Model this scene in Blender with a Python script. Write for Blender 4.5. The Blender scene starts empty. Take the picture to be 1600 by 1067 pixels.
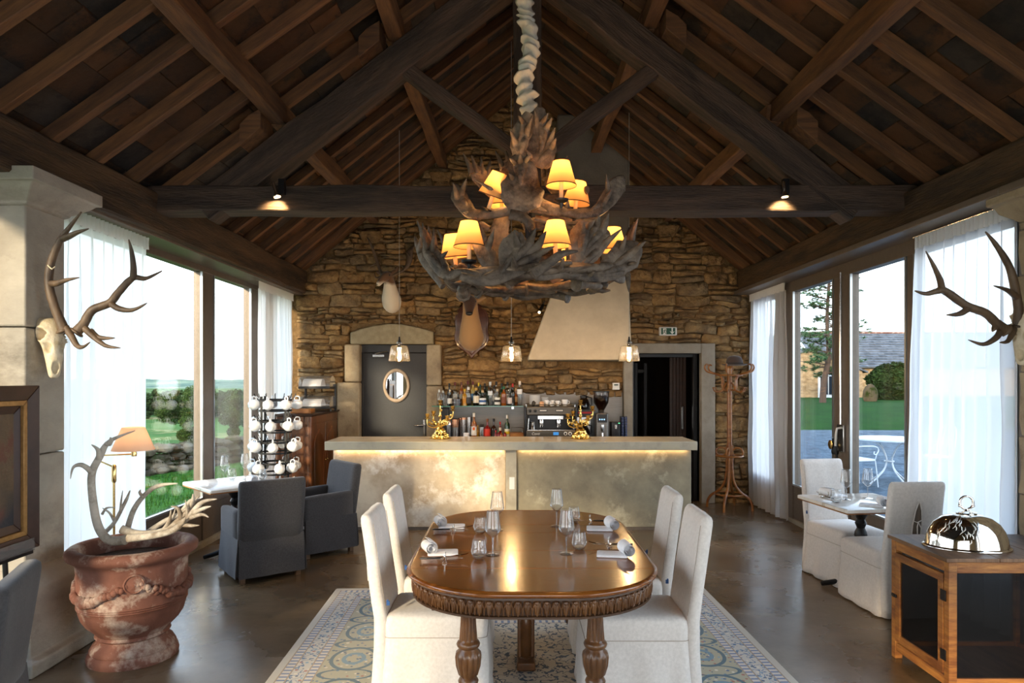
import bpy, math, random
from mathutils import Vector, Matrix, noise
random.seed(7)
C = bpy.context.scene.collection
sc = bpy.context.scene
PI = math.pi
rnd = random.uniform
FOC, CX, HY, CAMH = 1067.0, 800.0, 592.0, 1.75

# ------------------------------------------------------------------ camera, sky, sun, exposure
cd = bpy.data.cameras.new('camera')
cd.sensor_width = 36.0
cd.lens = 36.0 * FOC / 1600.0
cd.shift_y = (HY - 533.5) / 1600.0
cd.clip_end = 5000
cam = bpy.data.objects.new('camera', cd)
C.objects.link(cam)
cam.location = (0, 0, CAMH)
cam.rotation_euler = (PI / 2, 0, 0)
sc.camera = cam
sc.view_settings.view_transform = 'Standard'
sc.view_settings.look = 'None'
sc.view_settings.gamma = 1.0
sc.view_settings.use_curve_mapping = False
sc.view_settings.exposure = 1.12
sc.cycles.use_denoising = True
sc.cycles.max_bounces = 10
sc.cycles.diffuse_bounces = 5
sc.cycles.glossy_bounces = 4
sc.cycles.transmission_bounces = 6
sc.cycles.transparent_max_bounces = 24
sc.cycles.sample_clamp_indirect = 6.0
sc.cycles.caustics_reflective = False
sc.cycles.caustics_refractive = False

SUN_DIR = Vector((0.42, 0.86, -0.27)).normalized()   # the way the light travels
w = bpy.data.worlds.new('sky')
sc.world = w
w.use_nodes = True
nt = w.node_tree
nt.nodes.clear()
out = nt.nodes.new('ShaderNodeOutputWorld')
bg = nt.nodes.new('ShaderNodeBackground')
tc = nt.nodes.new('ShaderNodeTexCoord')
sep = nt.nodes.new('ShaderNodeSeparateXYZ')
nt.links.new(tc.outputs['Generated'], sep.inputs[0])
dot = nt.nodes.new('ShaderNodeVectorMath'); dot.operation = 'DOT_PRODUCT'
dot.inputs[1].default_value = (-SUN_DIR.x, -SUN_DIR.y, 0.0)
nt.links.new(tc.outputs['Generated'], dot.inputs[0])
mr = nt.nodes.new('ShaderNodeMapRange')
mr.inputs['From Min'].default_value = -1.0
mr.inputs['From Max'].default_value = 1.0
nt.links.new(dot.outputs['Value'], mr.inputs['Value'])
side = nt.nodes.new('ShaderNodeMix'); side.data_type = 'RGBA'
side.inputs['A'].default_value = (0.80, 0.91, 1.0, 1)
side.inputs['B'].default_value = (1.0, 0.975, 0.94, 1)
nt.links.new(mr.outputs['Result'], side.inputs['Factor'])
zr = nt.nodes.new('ShaderNodeMapRange')
zr.inputs['From Min'].default_value = 0.05
zr.inputs['From Max'].default_value = 0.9
nt.links.new(sep.outputs['Z'], zr.inputs['Value'])
zen = nt.nodes.new('ShaderNodeMix'); zen.data_type = 'RGBA'
zen.inputs['B'].default_value = (0.42, 0.62, 0.95, 1)
nt.links.new(zr.outputs['Result'], zen.inputs['Factor'])
nt.links.new(side.outputs['Result'], zen.inputs['A'])
nt.links.new(zen.outputs['Result'], bg.inputs['Color'])
bg.inputs['Strength'].default_value = 2.6
nt.links.new(bg.outputs[0], out.inputs[0])

sd = bpy.data.lights.new('sun', 'SUN')
sd.energy = 3.5
sd.angle = math.radians(6)
sd.color = (1.0, 0.78, 0.52)
sun = bpy.data.objects.new('sun', sd)
C.objects.link(sun)
sun.location = (-30, -60, 25)
sun.rotation_euler = SUN_DIR.to_track_quat('-Z', 'Y').to_euler()

# ------------------------------------------------------------------ helpers
def P(px, py, Y):
    return Vector(((px - CX) * Y / FOC, Y, CAMH - (py - HY) * Y / FOC))

class MB:
    def __init__(self):
        self.v = []; self.f = []
    def add(self, vs, fs, M=None):
        n = len(self.v)
        if M is not None:
            vs = [M @ Vector(p) for p in vs]
        self.v += [tuple(p) for p in vs]
        self.f += [tuple(i + n for i in f) for f in fs]
        return self
    def box(self, x0, x1, y0, y1, z0, z1, M=None):
        vs = [(x0,y0,z0),(x1,y0,z0),(x1,y1,z0),(x0,y1,z0),(x0,y0,z1),(x1,y0,z1),(x1,y1,z1),(x0,y1,z1)]
        return self.add(vs, [(0,3,2,1),(4,5,6,7),(0,1,5,4),(1,2,6,5),(2,3,7,6),(3,0,4,7)], M)
    def hexa(self, b, t, M=None):
        return self.add(list(b) + list(t), [(3,2,1,0),(4,5,6,7),(0,1,5,4),(1,2,6,5),(2,3,7,6),(3,0,4,7)], M)
    def loft(self, rings, cap=True, M=None, closed=True):
        n = len(rings[0]); vs = []; fs = []
        for r in rings: vs += list(r)
        for i in range(len(rings) - 1):
            for j in range(n if closed else n - 1):
                k = (j + 1) % n
                fs.append((i*n+j, i*n+k, (i+1)*n+k, (i+1)*n+j))
        if cap and closed:
            fs.append(tuple(range(n - 1, -1, -1)))
            fs.append(tuple((len(rings)-1)*n + j for j in range(n)))
        return self.add(vs, fs, M)
    def lathe(self, prof, n=24, M=None, cap=True, mod=None, sx=1, sy=1):
        rings = []
        for r, z in prof:
            ring = []
            for j in range(n):
                a = 2*PI*j/n
                rr = mod(a, r, z) if mod else r
                ring.append((rr*math.cos(a)*sx, rr*math.sin(a)*sy, z))
            rings.append(ring)
        return self.loft(rings, cap, M)
    def tube(self, pts, rad, n=8, cap=True, up=None, flat=None, M=None):
        pts = [Vector(p) for p in pts]; m = len(pts); rings = []
        if not hasattr(rad, '__len__'): rad = [rad]*m
        side = None
        for i in range(m):
            t = (pts[min(i+1,m-1)] - pts[max(i-1,0)])
            if t.length < 1e-9: t = Vector((0,0,1))
            t.normalize()
            if up is not None:
                u = Vector(up[i] if hasattr(up[0], '__len__') else up)
                s = t.cross(u)
                if s.length < 1e-5: s = t.orthogonal()
            else:
                s = t.orthogonal() if side is None else side - t*side.dot(t)
                if s.length < 1e-5: s = t.orthogonal()
            s.normalize(); side = s; b = s.cross(t).normalized()
            ra = rad[i]; rb = flat[i] if flat else ra
            rings.append([pts[i] + s*(ra*math.cos(2*PI*j/n)) + b*(rb*math.sin(2*PI*j/n)) for j in range(n)])
        return self.loft(rings, cap, M)
    def prism(self, poly, h0, h1, M=None):
        return self.loft([[(p[0],p[1],h0) for p in poly], [(p[0],p[1],h1) for p in poly]], True, M)
    def ball(self, c, rx, ry=None, rz=None, n=12, m=8, M=None):
        ry = ry or rx; rz = rz or rx
        rings = []
        for i in range(m+1):
            a = -PI/2 + PI*i/m; q = max(math.cos(a), .02)
            rings.append([(c[0]+rx*q*math.cos(2*PI*j/n), c[1]+ry*q*math.sin(2*PI*j/n), c[2]+rz*math.sin(a)) for j in range(n)])
        return self.loft(rings, True, M)
    def mesh(self, name):
        me = bpy.data.meshes.new(name)
        me.from_pydata(self.v, [], self.f)
        me.update()
        return me
    def build(self, name, mat, parent=None, smooth=True, ang=40, bevel=0, seg=2, sub=0, loc=None, rot=None, kind=None, fix=True):
        me = self.mesh(name)
        if fix:
            import bmesh
            bm = bmesh.new(); bm.from_mesh(me)
            bmesh.ops.recalc_face_normals(bm, faces=bm.faces)
            bm.to_mesh(me); bm.free()
        if mat: me.materials.append(mat)
        if smooth:
            me.polygons.foreach_set('use_smooth', [True]*len(me.polygons))
            if ang < 180: me.set_sharp_from_angle(angle=math.radians(ang))
        return link(name, me, parent, bevel, seg, sub, loc, rot, kind)

def link(name, me, parent=None, bevel=0, seg=2, sub=0, loc=None, rot=None, kind=None):
    o = bpy.data.objects.new(name, me)
    C.objects.link(o)
    if parent: o.parent = parent
    if loc is not None: o.location = loc
    if rot is not None: o.rotation_euler = rot
    if kind: o['kind'] = kind
    if bevel:
        b = o.modifiers.new('bevel', 'BEVEL'); b.width = bevel; b.segments = seg; b.limit_method = 'ANGLE'
        b.harden_normals = False
    if sub:
        s = o.modifiers.new('sub', 'SUBSURF'); s.levels = sub; s.render_levels = sub
    return o

def tag(o, label, cat, group=None):
    o['label'] = label; o['category'] = cat
    if group: o['group'] = group
    return o
def thing(name, label, cat, loc=(0,0,0), rz=0, group=None):
    o = bpy.data.objects.new(name, None); C.objects.link(o)
    o.empty_display_size = .05
    o.location = loc; o.rotation_euler = (0,0,rz)
    return tag(o, label, cat, group)
def structure(o, label=None):
    o['kind'] = 'structure'
    if label: o['label'] = label
    return o
def struct_empty(name, label=None, loc=(0,0,0)):
    o = bpy.data.objects.new(name, None); C.objects.link(o); o.location = loc
    return structure(o, label)
def dup(root, loc, rz=0, label=None, group=None, scale=None):
    r = root.copy(); C.objects.link(r); r.location = loc; r.rotation_euler = (0,0,rz)
    if scale: r.scale = scale
    if label: r['label'] = label
    if group: r['group'] = group
    for ch in root.children:
        c = ch.copy(); C.objects.link(c); c.parent = r
        for g in ch.children:
            d = g.copy(); C.objects.link(d); d.parent = c
    return r
def RZ(a): return Matrix.Rotation(a, 4, 'Z')
def RX(a): return Matrix.Rotation(a, 4, 'X')
def RY(a): return Matrix.Rotation(a, 4, 'Y')
def T(x, y, z): return Matrix.Translation((x, y, z))

def rrect(hx, hy, r, n=6, cx=0, cy=0):
    pts = []
    for qx, qy, a0 in ((1,1,0),(-1,1,PI/2),(-1,-1,PI),(1,-1,3*PI/2)):
        for i in range(n+1):
            a = a0 + PI/2*i/n
            pts.append((cx + qx*(hx-r) + r*math.cos(a), cy + qy*(hy-r) + r*math.sin(a)))
    return pts
def resample(pts, n):
    out = []; m = len(pts); L = [0]
    for i in range(m):
        a, b = pts[i], pts[(i+1) % m]
        L.append(L[-1] + math.hypot(b[0]-a[0], b[1]-a[1]))
    for k in range(n):
        d = L[-1]*k/n; i = 0
        while L[i+1] < d: i += 1
        t = (d-L[i])/max(L[i+1]-L[i], 1e-9); a, b = pts[i], pts[(i+1) % m]
        out.append((a[0]+(b[0]-a[0])*t, a[1]+(b[1]-a[1])*t))
    return out
def smooth_path(pts, k=4):
    """Catmull-Rom through the points"""
    pts = [Vector(p) for p in pts]; o = []
    for i in range(len(pts)-1):
        p0 = pts[max(i-1,0)]; p1 = pts[i]; p2 = pts[i+1]; p3 = pts[min(i+2,len(pts)-1)]
        for j in range(k):
            t = j/k
            o.append(.5*((2*p1) + (p2-p0)*t + (2*p0-5*p1+4*p2-p3)*t*t + (3*p1-p0-3*p2+p3)*t**3))
    o.append(pts[-1]); return o
def lerp(a, b, t): return a + (b-a)*t
def taper(n, vals):
    o = []
    for i in range(n):
        t = i/(n-1)*(len(vals)-1); k = min(int(t), len(vals)-2)
        o.append(lerp(vals[k], vals[k+1], t-k))
    return o

# ------------------------------------------------------------------ materials
MATS = {}
def srgb(h):
    h = h.lstrip('#'); c = [int(h[i:i+2],16)/255 for i in (0,2,4)]
    return tuple((x/12.92 if x <= .04045 else ((x+.055)/1.055)**2.4) for x in c) + (1,)
def col(c):
    return srgb(c) if isinstance(c, str) else (tuple(c) + (1,) if len(c) == 3 else c)
def pm(name, c1, c2=None, scale=4.0, rough=.5, metal=0.0, bump=0.0, bscale=40.0, stretch=(1,1,1), rand=0.0, world=False,
       detail=5.0, c3=None, s3=1.0, t3=(.45,.62), spec=.5, trans=0.0, coat=0.0, lo=.35, hi=.65, rvar=0.0, sheen=0.0, bstretch=None, bdist=0.01):
    m = bpy.data.materials.new(name); m.use_nodes = True
    n = m.node_tree.nodes; l = m.node_tree.links
    b = n['Principled BSDF']
    b.inputs['Roughness'].default_value = rough
    b.inputs['Metallic'].default_value = metal
    b.inputs['Specular IOR Level'].default_value = spec
    b.inputs['Transmission Weight'].default_value = trans
    b.inputs['Coat Weight'].default_value = coat
    if coat: b.inputs['Coat Roughness'].default_value = .12
    if sheen: b.inputs['Sheen Weight'].default_value = sheen
    b.inputs['Base Color'].default_value = col(c1)
    src = None
    if c2 or bump or c3 or rvar:
        if world:
            g = n.new('ShaderNodeNewGeometry'); co = g.outputs['Position']
        else:
            g = n.new('ShaderNodeTexCoord'); co = g.outputs['Object']
        mp = n.new('ShaderNodeMapping'); mp.inputs['Scale'].default_value = stretch
        l.new(co, mp.inputs['Vector'])
        if rand:
            oi0 = n.new('ShaderNodeObjectInfo')
            vm = n.new('ShaderNodeVectorMath'); vm.operation = 'SCALE'; vm.inputs[0].default_value = (13.1, 7.7, 19.3)
            l.new(oi0.outputs['Random'], vm.inputs['Scale']); l.new(vm.outputs[0], mp.inputs['Location'])
    if c2:
        nz = n.new('ShaderNodeTexNoise'); nz.inputs['Scale'].default_value = scale; nz.inputs['Detail'].default_value = detail
        nz.inputs['Roughness'].default_value = .62
        l.new(mp.outputs[0], nz.inputs['Vector'])
        r = n.new('ShaderNodeMapRange'); r.inputs['From Min'].default_value = lo; r.inputs['From Max'].default_value = hi
        l.new(nz.outputs['Fac'], r.inputs['Value'])
        mx = n.new('ShaderNodeMix'); mx.data_type = 'RGBA'
        mx.inputs['A'].default_value = col(c1); mx.inputs['B'].default_value = col(c2)
        l.new(r.outputs['Result'], mx.inputs['Factor']); src = mx.outputs['Result']
    if c3:
        nz3 = n.new('ShaderNodeTexNoise'); nz3.inputs['Scale'].default_value = s3; nz3.inputs['Detail'].default_value = 7; nz3.inputs['Roughness'].default_value = .7
        l.new(mp.outputs[0], nz3.inputs['Vector'])
        r3 = n.new('ShaderNodeMapRange'); r3.inputs['From Min'].default_value = t3[0]; r3.inputs['From Max'].default_value = t3[1]
        l.new(nz3.outputs['Fac'], r3.inputs['Value'])
        mx3 = n.new('ShaderNodeMix'); mx3.data_type = 'RGBA'
        if src: l.new(src, mx3.inputs['A'])
        else: mx3.inputs['A'].default_value = col(c1)
        mx3.inputs['B'].default_value = col(c3)
        l.new(r3.outputs['Result'], mx3.inputs['Factor']); src = mx3.outputs['Result']
    if rand:
        oi = n.new('ShaderNodeObjectInfo')
        rr = n.new('ShaderNodeMapRange'); rr.inputs['To Min'].default_value = 1-rand; rr.inputs['To Max'].default_value = 1+rand
        l.new(oi.outputs['Random'], rr.inputs['Value'])
        hs = n.new('ShaderNodeHueSaturation')
        if src: l.new(src, hs.inputs['Color'])
        else: hs.inputs['Color'].default_value = col(c1)
        l.new(rr.outputs['Result'], hs.inputs['Value']); src = hs.outputs['Color']
    if src: l.new(src, b.inputs['Base Color'])
    if rvar:
        nr = n.new('ShaderNodeTexNoise'); nr.inputs['Scale'].default_value = scale*.7; nr.inputs['Detail'].default_value = 6
        l.new(mp.outputs[0], nr.inputs['Vector'])
        rm = n.new('ShaderNodeMapRange'); rm.inputs['From Min'].default_value = .3; rm.inputs['From Max'].default_value = .7
        rm.inputs['To Min'].default_value = max(rough-rvar, .02); rm.inputs['To Max'].default_value = min(rough+rvar, 1)
        l.new(nr.outputs['Fac'], rm.inputs['Value']); l.new(rm.outputs['Result'], b.inputs['Roughness'])
    if bump:
        nb = n.new('ShaderNodeTexNoise'); nb.inputs['Scale'].default_value = bscale; nb.inputs['Detail'].default_value = 6
        if bstretch:
            mb = n.new('ShaderNodeMapping'); mb.inputs['Scale'].default_value = bstretch
            l.new(co, mb.inputs['Vector']); l.new(mb.outputs[0], nb.inputs['Vector'])
        else:
            l.new(mp.outputs[0], nb.inputs['Vector'])
        bp = n.new('ShaderNodeBump'); bp.inputs['Strength'].default_value = bump; bp.inputs['Distance'].default_value = bdist
        l.new(nb.outputs['Fac'], bp.inputs['Height']); l.new(bp.outputs[0], b.inputs['Normal'])
    MATS[name] = m
    return m
def emit(name, c, s):
    m = bpy.data.materials.new(name); m.use_nodes = True
    n = m.node_tree.nodes; n.clear()
    e = n.new('ShaderNodeEmission'); e.inputs[0].default_value = col(c); e.inputs[1].default_value = s
    o = n.new('ShaderNodeOutputMaterial'); m.node_tree.links.new(e.outputs[0], o.inputs[0])
    return m
def thin_glass(name, tint=(1,1,1), refl=1.0, rough=0.0, ior=1.45, haze=None, hz=0.0, edge=None):
    m = bpy.data.materials.new(name); m.use_nodes = True
    n = m.node_tree.nodes; l = m.node_tree.links; n.clear()
    t = n.new('ShaderNodeBsdfTransparent'); t.inputs[0].default_value = tuple(tint) + (1,)
    g = n.new('ShaderNodeBsdfGlossy'); g.inputs['Roughness'].default_value = rough
    f = n.new('ShaderNodeLayerWeight')                       # Schlick, the same from both sides
    pw = n.new('ShaderNodeMath'); pw.operation = 'POWER'; pw.inputs[1].default_value = 4.0
    l.new(f.outputs['Facing'], pw.inputs[0])
    ma = n.new('ShaderNodeMath'); ma.operation = 'MULTIPLY_ADD'; ma.inputs[1].default_value = .9; ma.inputs[2].default_value = .03
    l.new(pw.outputs[0], ma.inputs[0])
    k = n.new('ShaderNodeMath'); k.operation = 'MULTIPLY'; k.inputs[1].default_value = refl; k.use_clamp = True
    l.new(ma.outputs[0], k.inputs[0])
    x = n.new('ShaderNodeMixShader'); l.new(k.outputs[0], x.inputs[0]); l.new(t.outputs[0], x.inputs[1]); l.new(g.outputs[0], x.inputs[2])
    if edge is not None:
        pe = n.new('ShaderNodeMath'); pe.operation = 'POWER'; pe.inputs[1].default_value = 3.0
        l.new(f.outputs['Facing'], pe.inputs[0])
        ce = n.new('ShaderNodeMix'); ce.data_type = 'RGBA'; ce.inputs['A'].default_value = tuple(tint) + (1,); ce.inputs['B'].default_value = (edge, edge, edge, 1)
        l.new(pe.outputs[0], ce.inputs['Factor']); l.new(ce.outputs['Result'], t.inputs[0])
    o = n.new('ShaderNodeOutputMaterial')
    last = x.outputs[0]
    if haze:
        d = n.new('ShaderNodeBsdfDiffuse'); d.inputs[0].default_value = col(haze)
        y = n.new('ShaderNodeMixShader'); y.inputs[0].default_value = hz
        l.new(last, y.inputs[1]); l.new(d.outputs[0], y.inputs[2]); last = y.outputs[0]
    l.new(last, o.inputs[0])
    return m
def cloth_sheer(name, c, diff=.35, transl=.45, transp=.2, nscale=None):
    m = bpy.data.materials.new(name); m.use_nodes = True
    n = m.node_tree.nodes; l = m.node_tree.links; n.clear()
    d = n.new('ShaderNodeBsdfDiffuse'); d.inputs[0].default_value = col(c)
    t = n.new('ShaderNodeBsdfTranslucent'); t.inputs[0].default_value = col(c)
    p = n.new('ShaderNodeBsdfTransparent')
    a = n.new('ShaderNodeMixShader'); a.inputs[0].default_value = transl/(transl+diff)
    l.new(d.outputs[0], a.inputs[1]); l.new(t.outputs[0], a.inputs[2])
    b = n.new('ShaderNodeMixShader'); b.inputs[0].default_value = transp
    l.new(a.outputs[0], b.inputs[1]); l.new(p.outputs[0], b.inputs[2])
    o = n.new('ShaderNodeOutputMaterial'); l.new(b.outputs[0], o.inputs[0])
    return m
def light(kind, loc, energy, color=(1,.6,.25), size=.03, parent=None, name='lamp_light', rot=None, spot=None, blend=.5, sx=None, sy=None):
    d = bpy.data.lights.new(name, kind); d.energy = energy; d.color = color
    if kind == 'AREA':
        d.shape = 'RECTANGLE'; d.size = sx; d.size_y = sy
    else: d.shadow_soft_size = size
    if kind == 'SPOT': d.spot_size = math.radians(spot); d.spot_blend = blend
    o = bpy.data.objects.new(name, d); C.objects.link(o); o.location = loc
    if rot is not None: o.rotation_euler = rot
    if parent: o.parent = parent
    return o

M = {}
M['rafter'] = pm('rafter_wood', '#503523', '#74502f', 3, .75, bump=.3, bscale=20, stretch=(1,8,8), rand=.25)
M['oldbeam'] = pm('old_oak_beam', '#3a2e26', '#564437', 2.5, .8, bump=.6, bscale=14, stretch=(.7,6,6), c3='#281f18', s3=1.4, rand=.1, bdist=.02)
M['sidebeam'] = pm('wall_plate_oak', '#453422', '#5c452e', 2.5, .8, bump=.6, bscale=14, stretch=(.7,6,6), c3='#2c2119', s3=1.2, rand=.1, bdist=.02)
M['plank'] = pm('roof_board', '#38230f', '#54341a', 3, .8, bump=.5, bscale=25, stretch=(1,1,1), c3='#15100c', s3=3.2, t3=(.5,.62), rand=.45)
M['plankgrey'] = pm('roof_board_weathered', '#2c2622', '#3f352d', 3, .85, bump=.5, bscale=25, c3='#161210', s3=3.5, rand=.4)
M['deck'] = pm('roof_deck', '#1c130d', rough=.9)
M['stone'] = pm('rubble_stone', '#856540', '#ad8a58', 6, .92, bump=1.0, bscale=13, c3='#5f482d', s3=4, t3=(.46,.66), rand=.2, world=True, bdist=.06)
M['stonegrey'] = pm('rubble_stone_grey', '#7d664a', '#a3875e', 6, .92, bump=1.0, bscale=13, c3='#54452f', s3=4, t3=(.48,.68), rand=.2, world=True, bdist=.06)
M['mortar'] = pm('earth_mortar', '#6e5636', '#8d7049', 9, .95, bump=1.0, bscale=30, world=True, bdist=.03)
M['cutstone'] = pm('cut_limestone', '#9b8b72', '#b5a588', 6, .85, bump=.5, bscale=60, c3='#857560', s3=3, rand=.1, world=True)
M['lintel'] = pm('grey_lintel_stone', '#8f8266', '#a4977a', 12, .88, bump=.5, bscale=80, world=True)
M['pillar'] = pm('pillar_limestone', '#9a9387', '#b2aa9c', 2.2, .85, bump=.35, bscale=35, c3='#7b7469', s3=1.6, t3=(.5,.7), world=True, stretch=(1,1,1.6), rand=.04)
M['render'] = pm('grey_render', '#8d8578', '#a0988a', 5, .85, bump=.25, bscale=70, world=True)
M['hood'] = pm('hood_plaster', '#b9ad98', '#c9bda7', 4, .85, bump=.2, bscale=90, world=True)
M['flue'] = pm('flue_plaster', '#6d675f', '#7d766c', 4, .9, bump=.3, bscale=40, world=True)
M['floor'] = pm('polished_concrete', '#51422f', '#73614c', 1.3, .26, c3='#8a7861', s3=.9, t3=(.5,.75), rvar=.10, bump=.06, bscale=25, world=True, spec=.55, detail=8)
M['barwarm'] = pm('bar_concrete_warm_lit', '#b39c80', '#d9c8ae', 3.2, .6, c3='#ebe2d4', s3=2.6, t3=(.52,.63), bump=.2, bscale=12, detail=8)  # tone mixes the plaster's own colour with warm light falling on this panel
M['baroliv'] = pm('bar_concrete_olive', '#7f7765', '#a2987f', 3.0, .6, c3='#bcb39a', s3=2.6, t3=(.54,.66), bump=.2, bscale=12, detail=8)
M['bartop'] = pm('bar_top_concrete', '#a39a88', '#c4bba8', 4, .25, c3='#b1a78d', s3=2, bump=.08, bscale=30, detail=8)
M['frame'] = pm('bronze_window_frame', '#6a5f55', '#71665b', 20, .45, metal=.25)
M['alu'] = pm('aluminium_seal', '#aab0b4', rough=.3, metal=.8)
M['glass'] = thin_glass('window_glass', (.95,.97,.97), .8)
M['curtain'] = cloth_sheer('sheer_white_linen', (.95,.95,.96), .24, .52, .22)
M['curtainw'] = cloth_sheer('dense_white_linen', (.96,.955,.95), .30, .58, .12)
M['curtainhd'] = cloth_sheer('curtain_heading', (.86,.84,.81), .6, .25, .0)
M['white'] = pm('white_porcelain', '#eef0f2', rough=.15, spec=.6)
M['linen'] = pm('slipcover_linen', '#c8c1ba', '#d5cec7', 60, .9, bump=.25, bscale=220, sheen=.25, bdist=.003)
M['seam'] = pm('slipcover_seam', '#a3978a', rough=.95)
M['grey'] = pm('charcoal_slipcover', '#343336', '#424144', 90, .95, bump=.25, bscale=260, sheen=.15, bdist=.003)
M['chairleg'] = pm('chair_leg_wood', '#5b4028', rough=.6)
M['black'] = pm('black_iron', '#141416', rough=.4, metal=.3)
M['blackpl'] = pm('black_plastic', '#17181b', rough=.35)
M['darkwood'] = pm('dark_walnut', '#2b1a10', '#3d2617', 6, .45, stretch=(1,1,8))
M['tablewood'] = pm('polished_walnut_top', '#6e3c14', '#96581f', 6, .2, stretch=(.5,7,7), bump=.05, bscale=18, coat=.45, c3='#4f2a0d', s3=2.6, t3=(.48,.68), rand=.1)
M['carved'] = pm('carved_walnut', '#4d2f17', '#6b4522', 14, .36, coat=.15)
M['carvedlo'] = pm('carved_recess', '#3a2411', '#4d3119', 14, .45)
M['tagblue'] = pm('blue_label_tape', '#16457e', rough=.6)
M['pine'] = pm('old_pine', '#8a5426', '#ac7538', 5, .5, stretch=(1,1,7), bump=.15, bscale=30, c3='#6b3d1a', s3=2.4, rand=.12)
M['pinetop'] = pm('worn_pine_top', '#6b4d33', '#846347', 5, .5, stretch=(7,1,1), bump=.2, bscale=20, c3='#573d28', s3=2)
M['silver'] = pm('silver_plate', (.83,.80,.74), rough=.07, metal=1.0)
M['steel'] = pm('stainless_steel', (.62,.61,.6), rough=.22, metal=1.0)
M['steelpanel'] = pm('brushed_steel_panel', (.20,.19,.18), (.25,.235,.22), 3, .42, metal=.75, stretch=(1,1,20))
M['brass'] = pm('brass', (.72,.52,.22), rough=.22, metal=1.0)
M['gold'] = pm('gilt_bronze', (.85,.62,.22), (.7,.45,.12), 40, .25, metal=1.0)
M['bone'] = pm('bleached_bone', '#d9cdb6', '#c3b291', 12, .7, bump=.4, bscale=60, c3='#a48c66', s3=6, t3=(.55,.75))
M['antler'] = pm('dark_antler', '#3f3125', '#6b5640', 12, .55, bump=.8, bscale=28, stretch=(1,1,.3), bdist=.006)
M['antlerpale'] = pm('bleached_antler', '#b5ada0', '#cfc7ba', 9, .65, bump=.5, bscale=40, c3='#837564', s3=5, bdist=.004)
M['palm'] = pm('palmate_antler', '#4d4136', '#7d6d5c', 11, .6, bump=1.0, bscale=30, c3='#241a12', s3=5, t3=(.48,.66), bdist=.012, rand=.25)
M['tip'] = pm('antler_tip', '#b5a589', rough=.5)
M['terra'] = pm('weathered_terracotta', '#5c3629', '#754a3b', 4, .8, c3='#ab998c', s3=4.5, t3=(.50,.64), bump=.5, bscale=22, detail=8)
M['soil'] = pm('dark_soil', '#2a2019', '#3d2d22', 30, 1.0, bump=1, bscale=30)
M['shadecloth'] = cloth_sheer('lamp_shade_linen', (.70,.40,.15), .62, .26, .0)
M['shadecream'] = cloth_sheer('cream_lamp_shade', (.74,.55,.42), .55, .3, .0)
M['shadetrim'] = pm('shade_binding', '#5c3a1d', rough=.8)
M['candle'] = pm('candle_sleeve', '#d7b98c', rough=.6)
M['bulb'] = emit('warm_bulb', (1,.62,.28), 12)
M['filament'] = emit('filament_bulb', (1,.70,.36), 14)
M['led'] = emit('led_strip', (1,.66,.30), 3)
M['cloth_scrunch'] = pm('scrunched_chain_sleeve', '#b5ac9b', '#c9c1b0', 12, .9, bump=.3, bscale=80)
M['cleargl'] = thin_glass('drinking_glass', (.95,.96,.96), 3.0, 0.0, haze=(.9,.93,.96), hz=.05, edge=.35)
M['pendgl'] = thin_glass('pendant_glass', (.92,.91,.89), 3.0, .02, haze=(.9,.92,.95), hz=.015, edge=.4)
M['napkin'] = pm('white_napkin', '#e9eaee', '#f2f2f5', 40, .9, bump=.2, bscale=150, bdist=.003)
M['marble'] = pm('marble_top', '#d9d2c8', '#e7e2da', 3, .15, c3='#b6a997', s3=2.2, t3=(.56,.66), stretch=(1,2.5,1))
M['doorgrey'] = pm('anthracite_door', '#2a2c30', '#303236', 60, .5)
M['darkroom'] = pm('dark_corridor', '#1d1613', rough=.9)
M['bentwood'] = pm('bentwood_beech', '#7d4a1e', '#a0682c', 6, .28, stretch=(1,1,4), coat=.3)
M['felt'] = pm('brown_felt', '#4a3a33', rough=.95, sheen=.3)
M['walnutcab'] = pm('antique_walnut', '#59321a', '#7e4c28', 3.5, .3, c3='#3a1f10', s3=2.6, t3=(.5,.66), stretch=(1,1,.45), bump=.1, bscale=20, coat=.2, detail=8)
M['acryl'] = thin_glass('clear_plastic', (.92,.92,.92), 2.5, haze=(.9,.9,.9), hz=.07, edge=.5)
M['cream'] = pm('white_plastic', '#e4e2dc', rough=.4)
M['green'] = pm('exit_green', '#0d4a33', rough=.4)
M['signwhite'] = pm('sign_white', '#e9e6e0', rough=.5)
M['mirror'] = pm('mirror_glass', (.92,.92,.92), rough=.01, metal=1.0)
M['framewood'] = pm('limed_wood_frame', '#a08d7a', '#b5a28e', 14, .6)
M['deerbrown'] = None
# ================================================================== THE SETTING
YB = 9.67                      # face of the back wall
XL, XR, XM = -2.9, 3.2, 0.15   # inner faces of the wall plates, ridge line
def slope(Y): return max(.66, min(.84, .70 + .023*(Y-4)))
def roofz(X, Y): return 3.3 + slope(Y)*(3.05 - abs(X-XM))   # underside of the rafters

def beam(name, p0, p1, wid, hei, mat, parent=None, up=(0,0,1), jit=.006, segs=6, bevel=.008, kind=None):
    """hewn timber from p0 to p1 (centre line); local x runs along it"""
    p0, p1 = Vector(p0), Vector(p1); d = p1-p0; L = d.length
    x = d.normalized(); u = Vector(up); y = u.cross(x).normalized(); z = x.cross(y)
    mb = MB(); rings = []
    for i in range(segs+1):
        s = L*i/segs; h, k = hei/2, wid/2
        j = [rnd(-jit, jit) for _ in range(8)]
        rings.append([(s,-k+j[0],-h+j[1]), (s,k+j[2],-h+j[3]), (s,k+j[4],h+j[5]), (s,-k+j[6],h+j[7])])
    mb.loft(rings)
    o = mb.build(name, mat, parent, bevel=bevel, seg=1, ang=50, kind=kind)
    o.matrix_local = Matrix(((x.x,y.x,z.x,p0.x),(x.y,y.y,z.y,p0.y),(x.z,y.z,z.z,p0.z),(0,0,0,1)))
    return o

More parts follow.
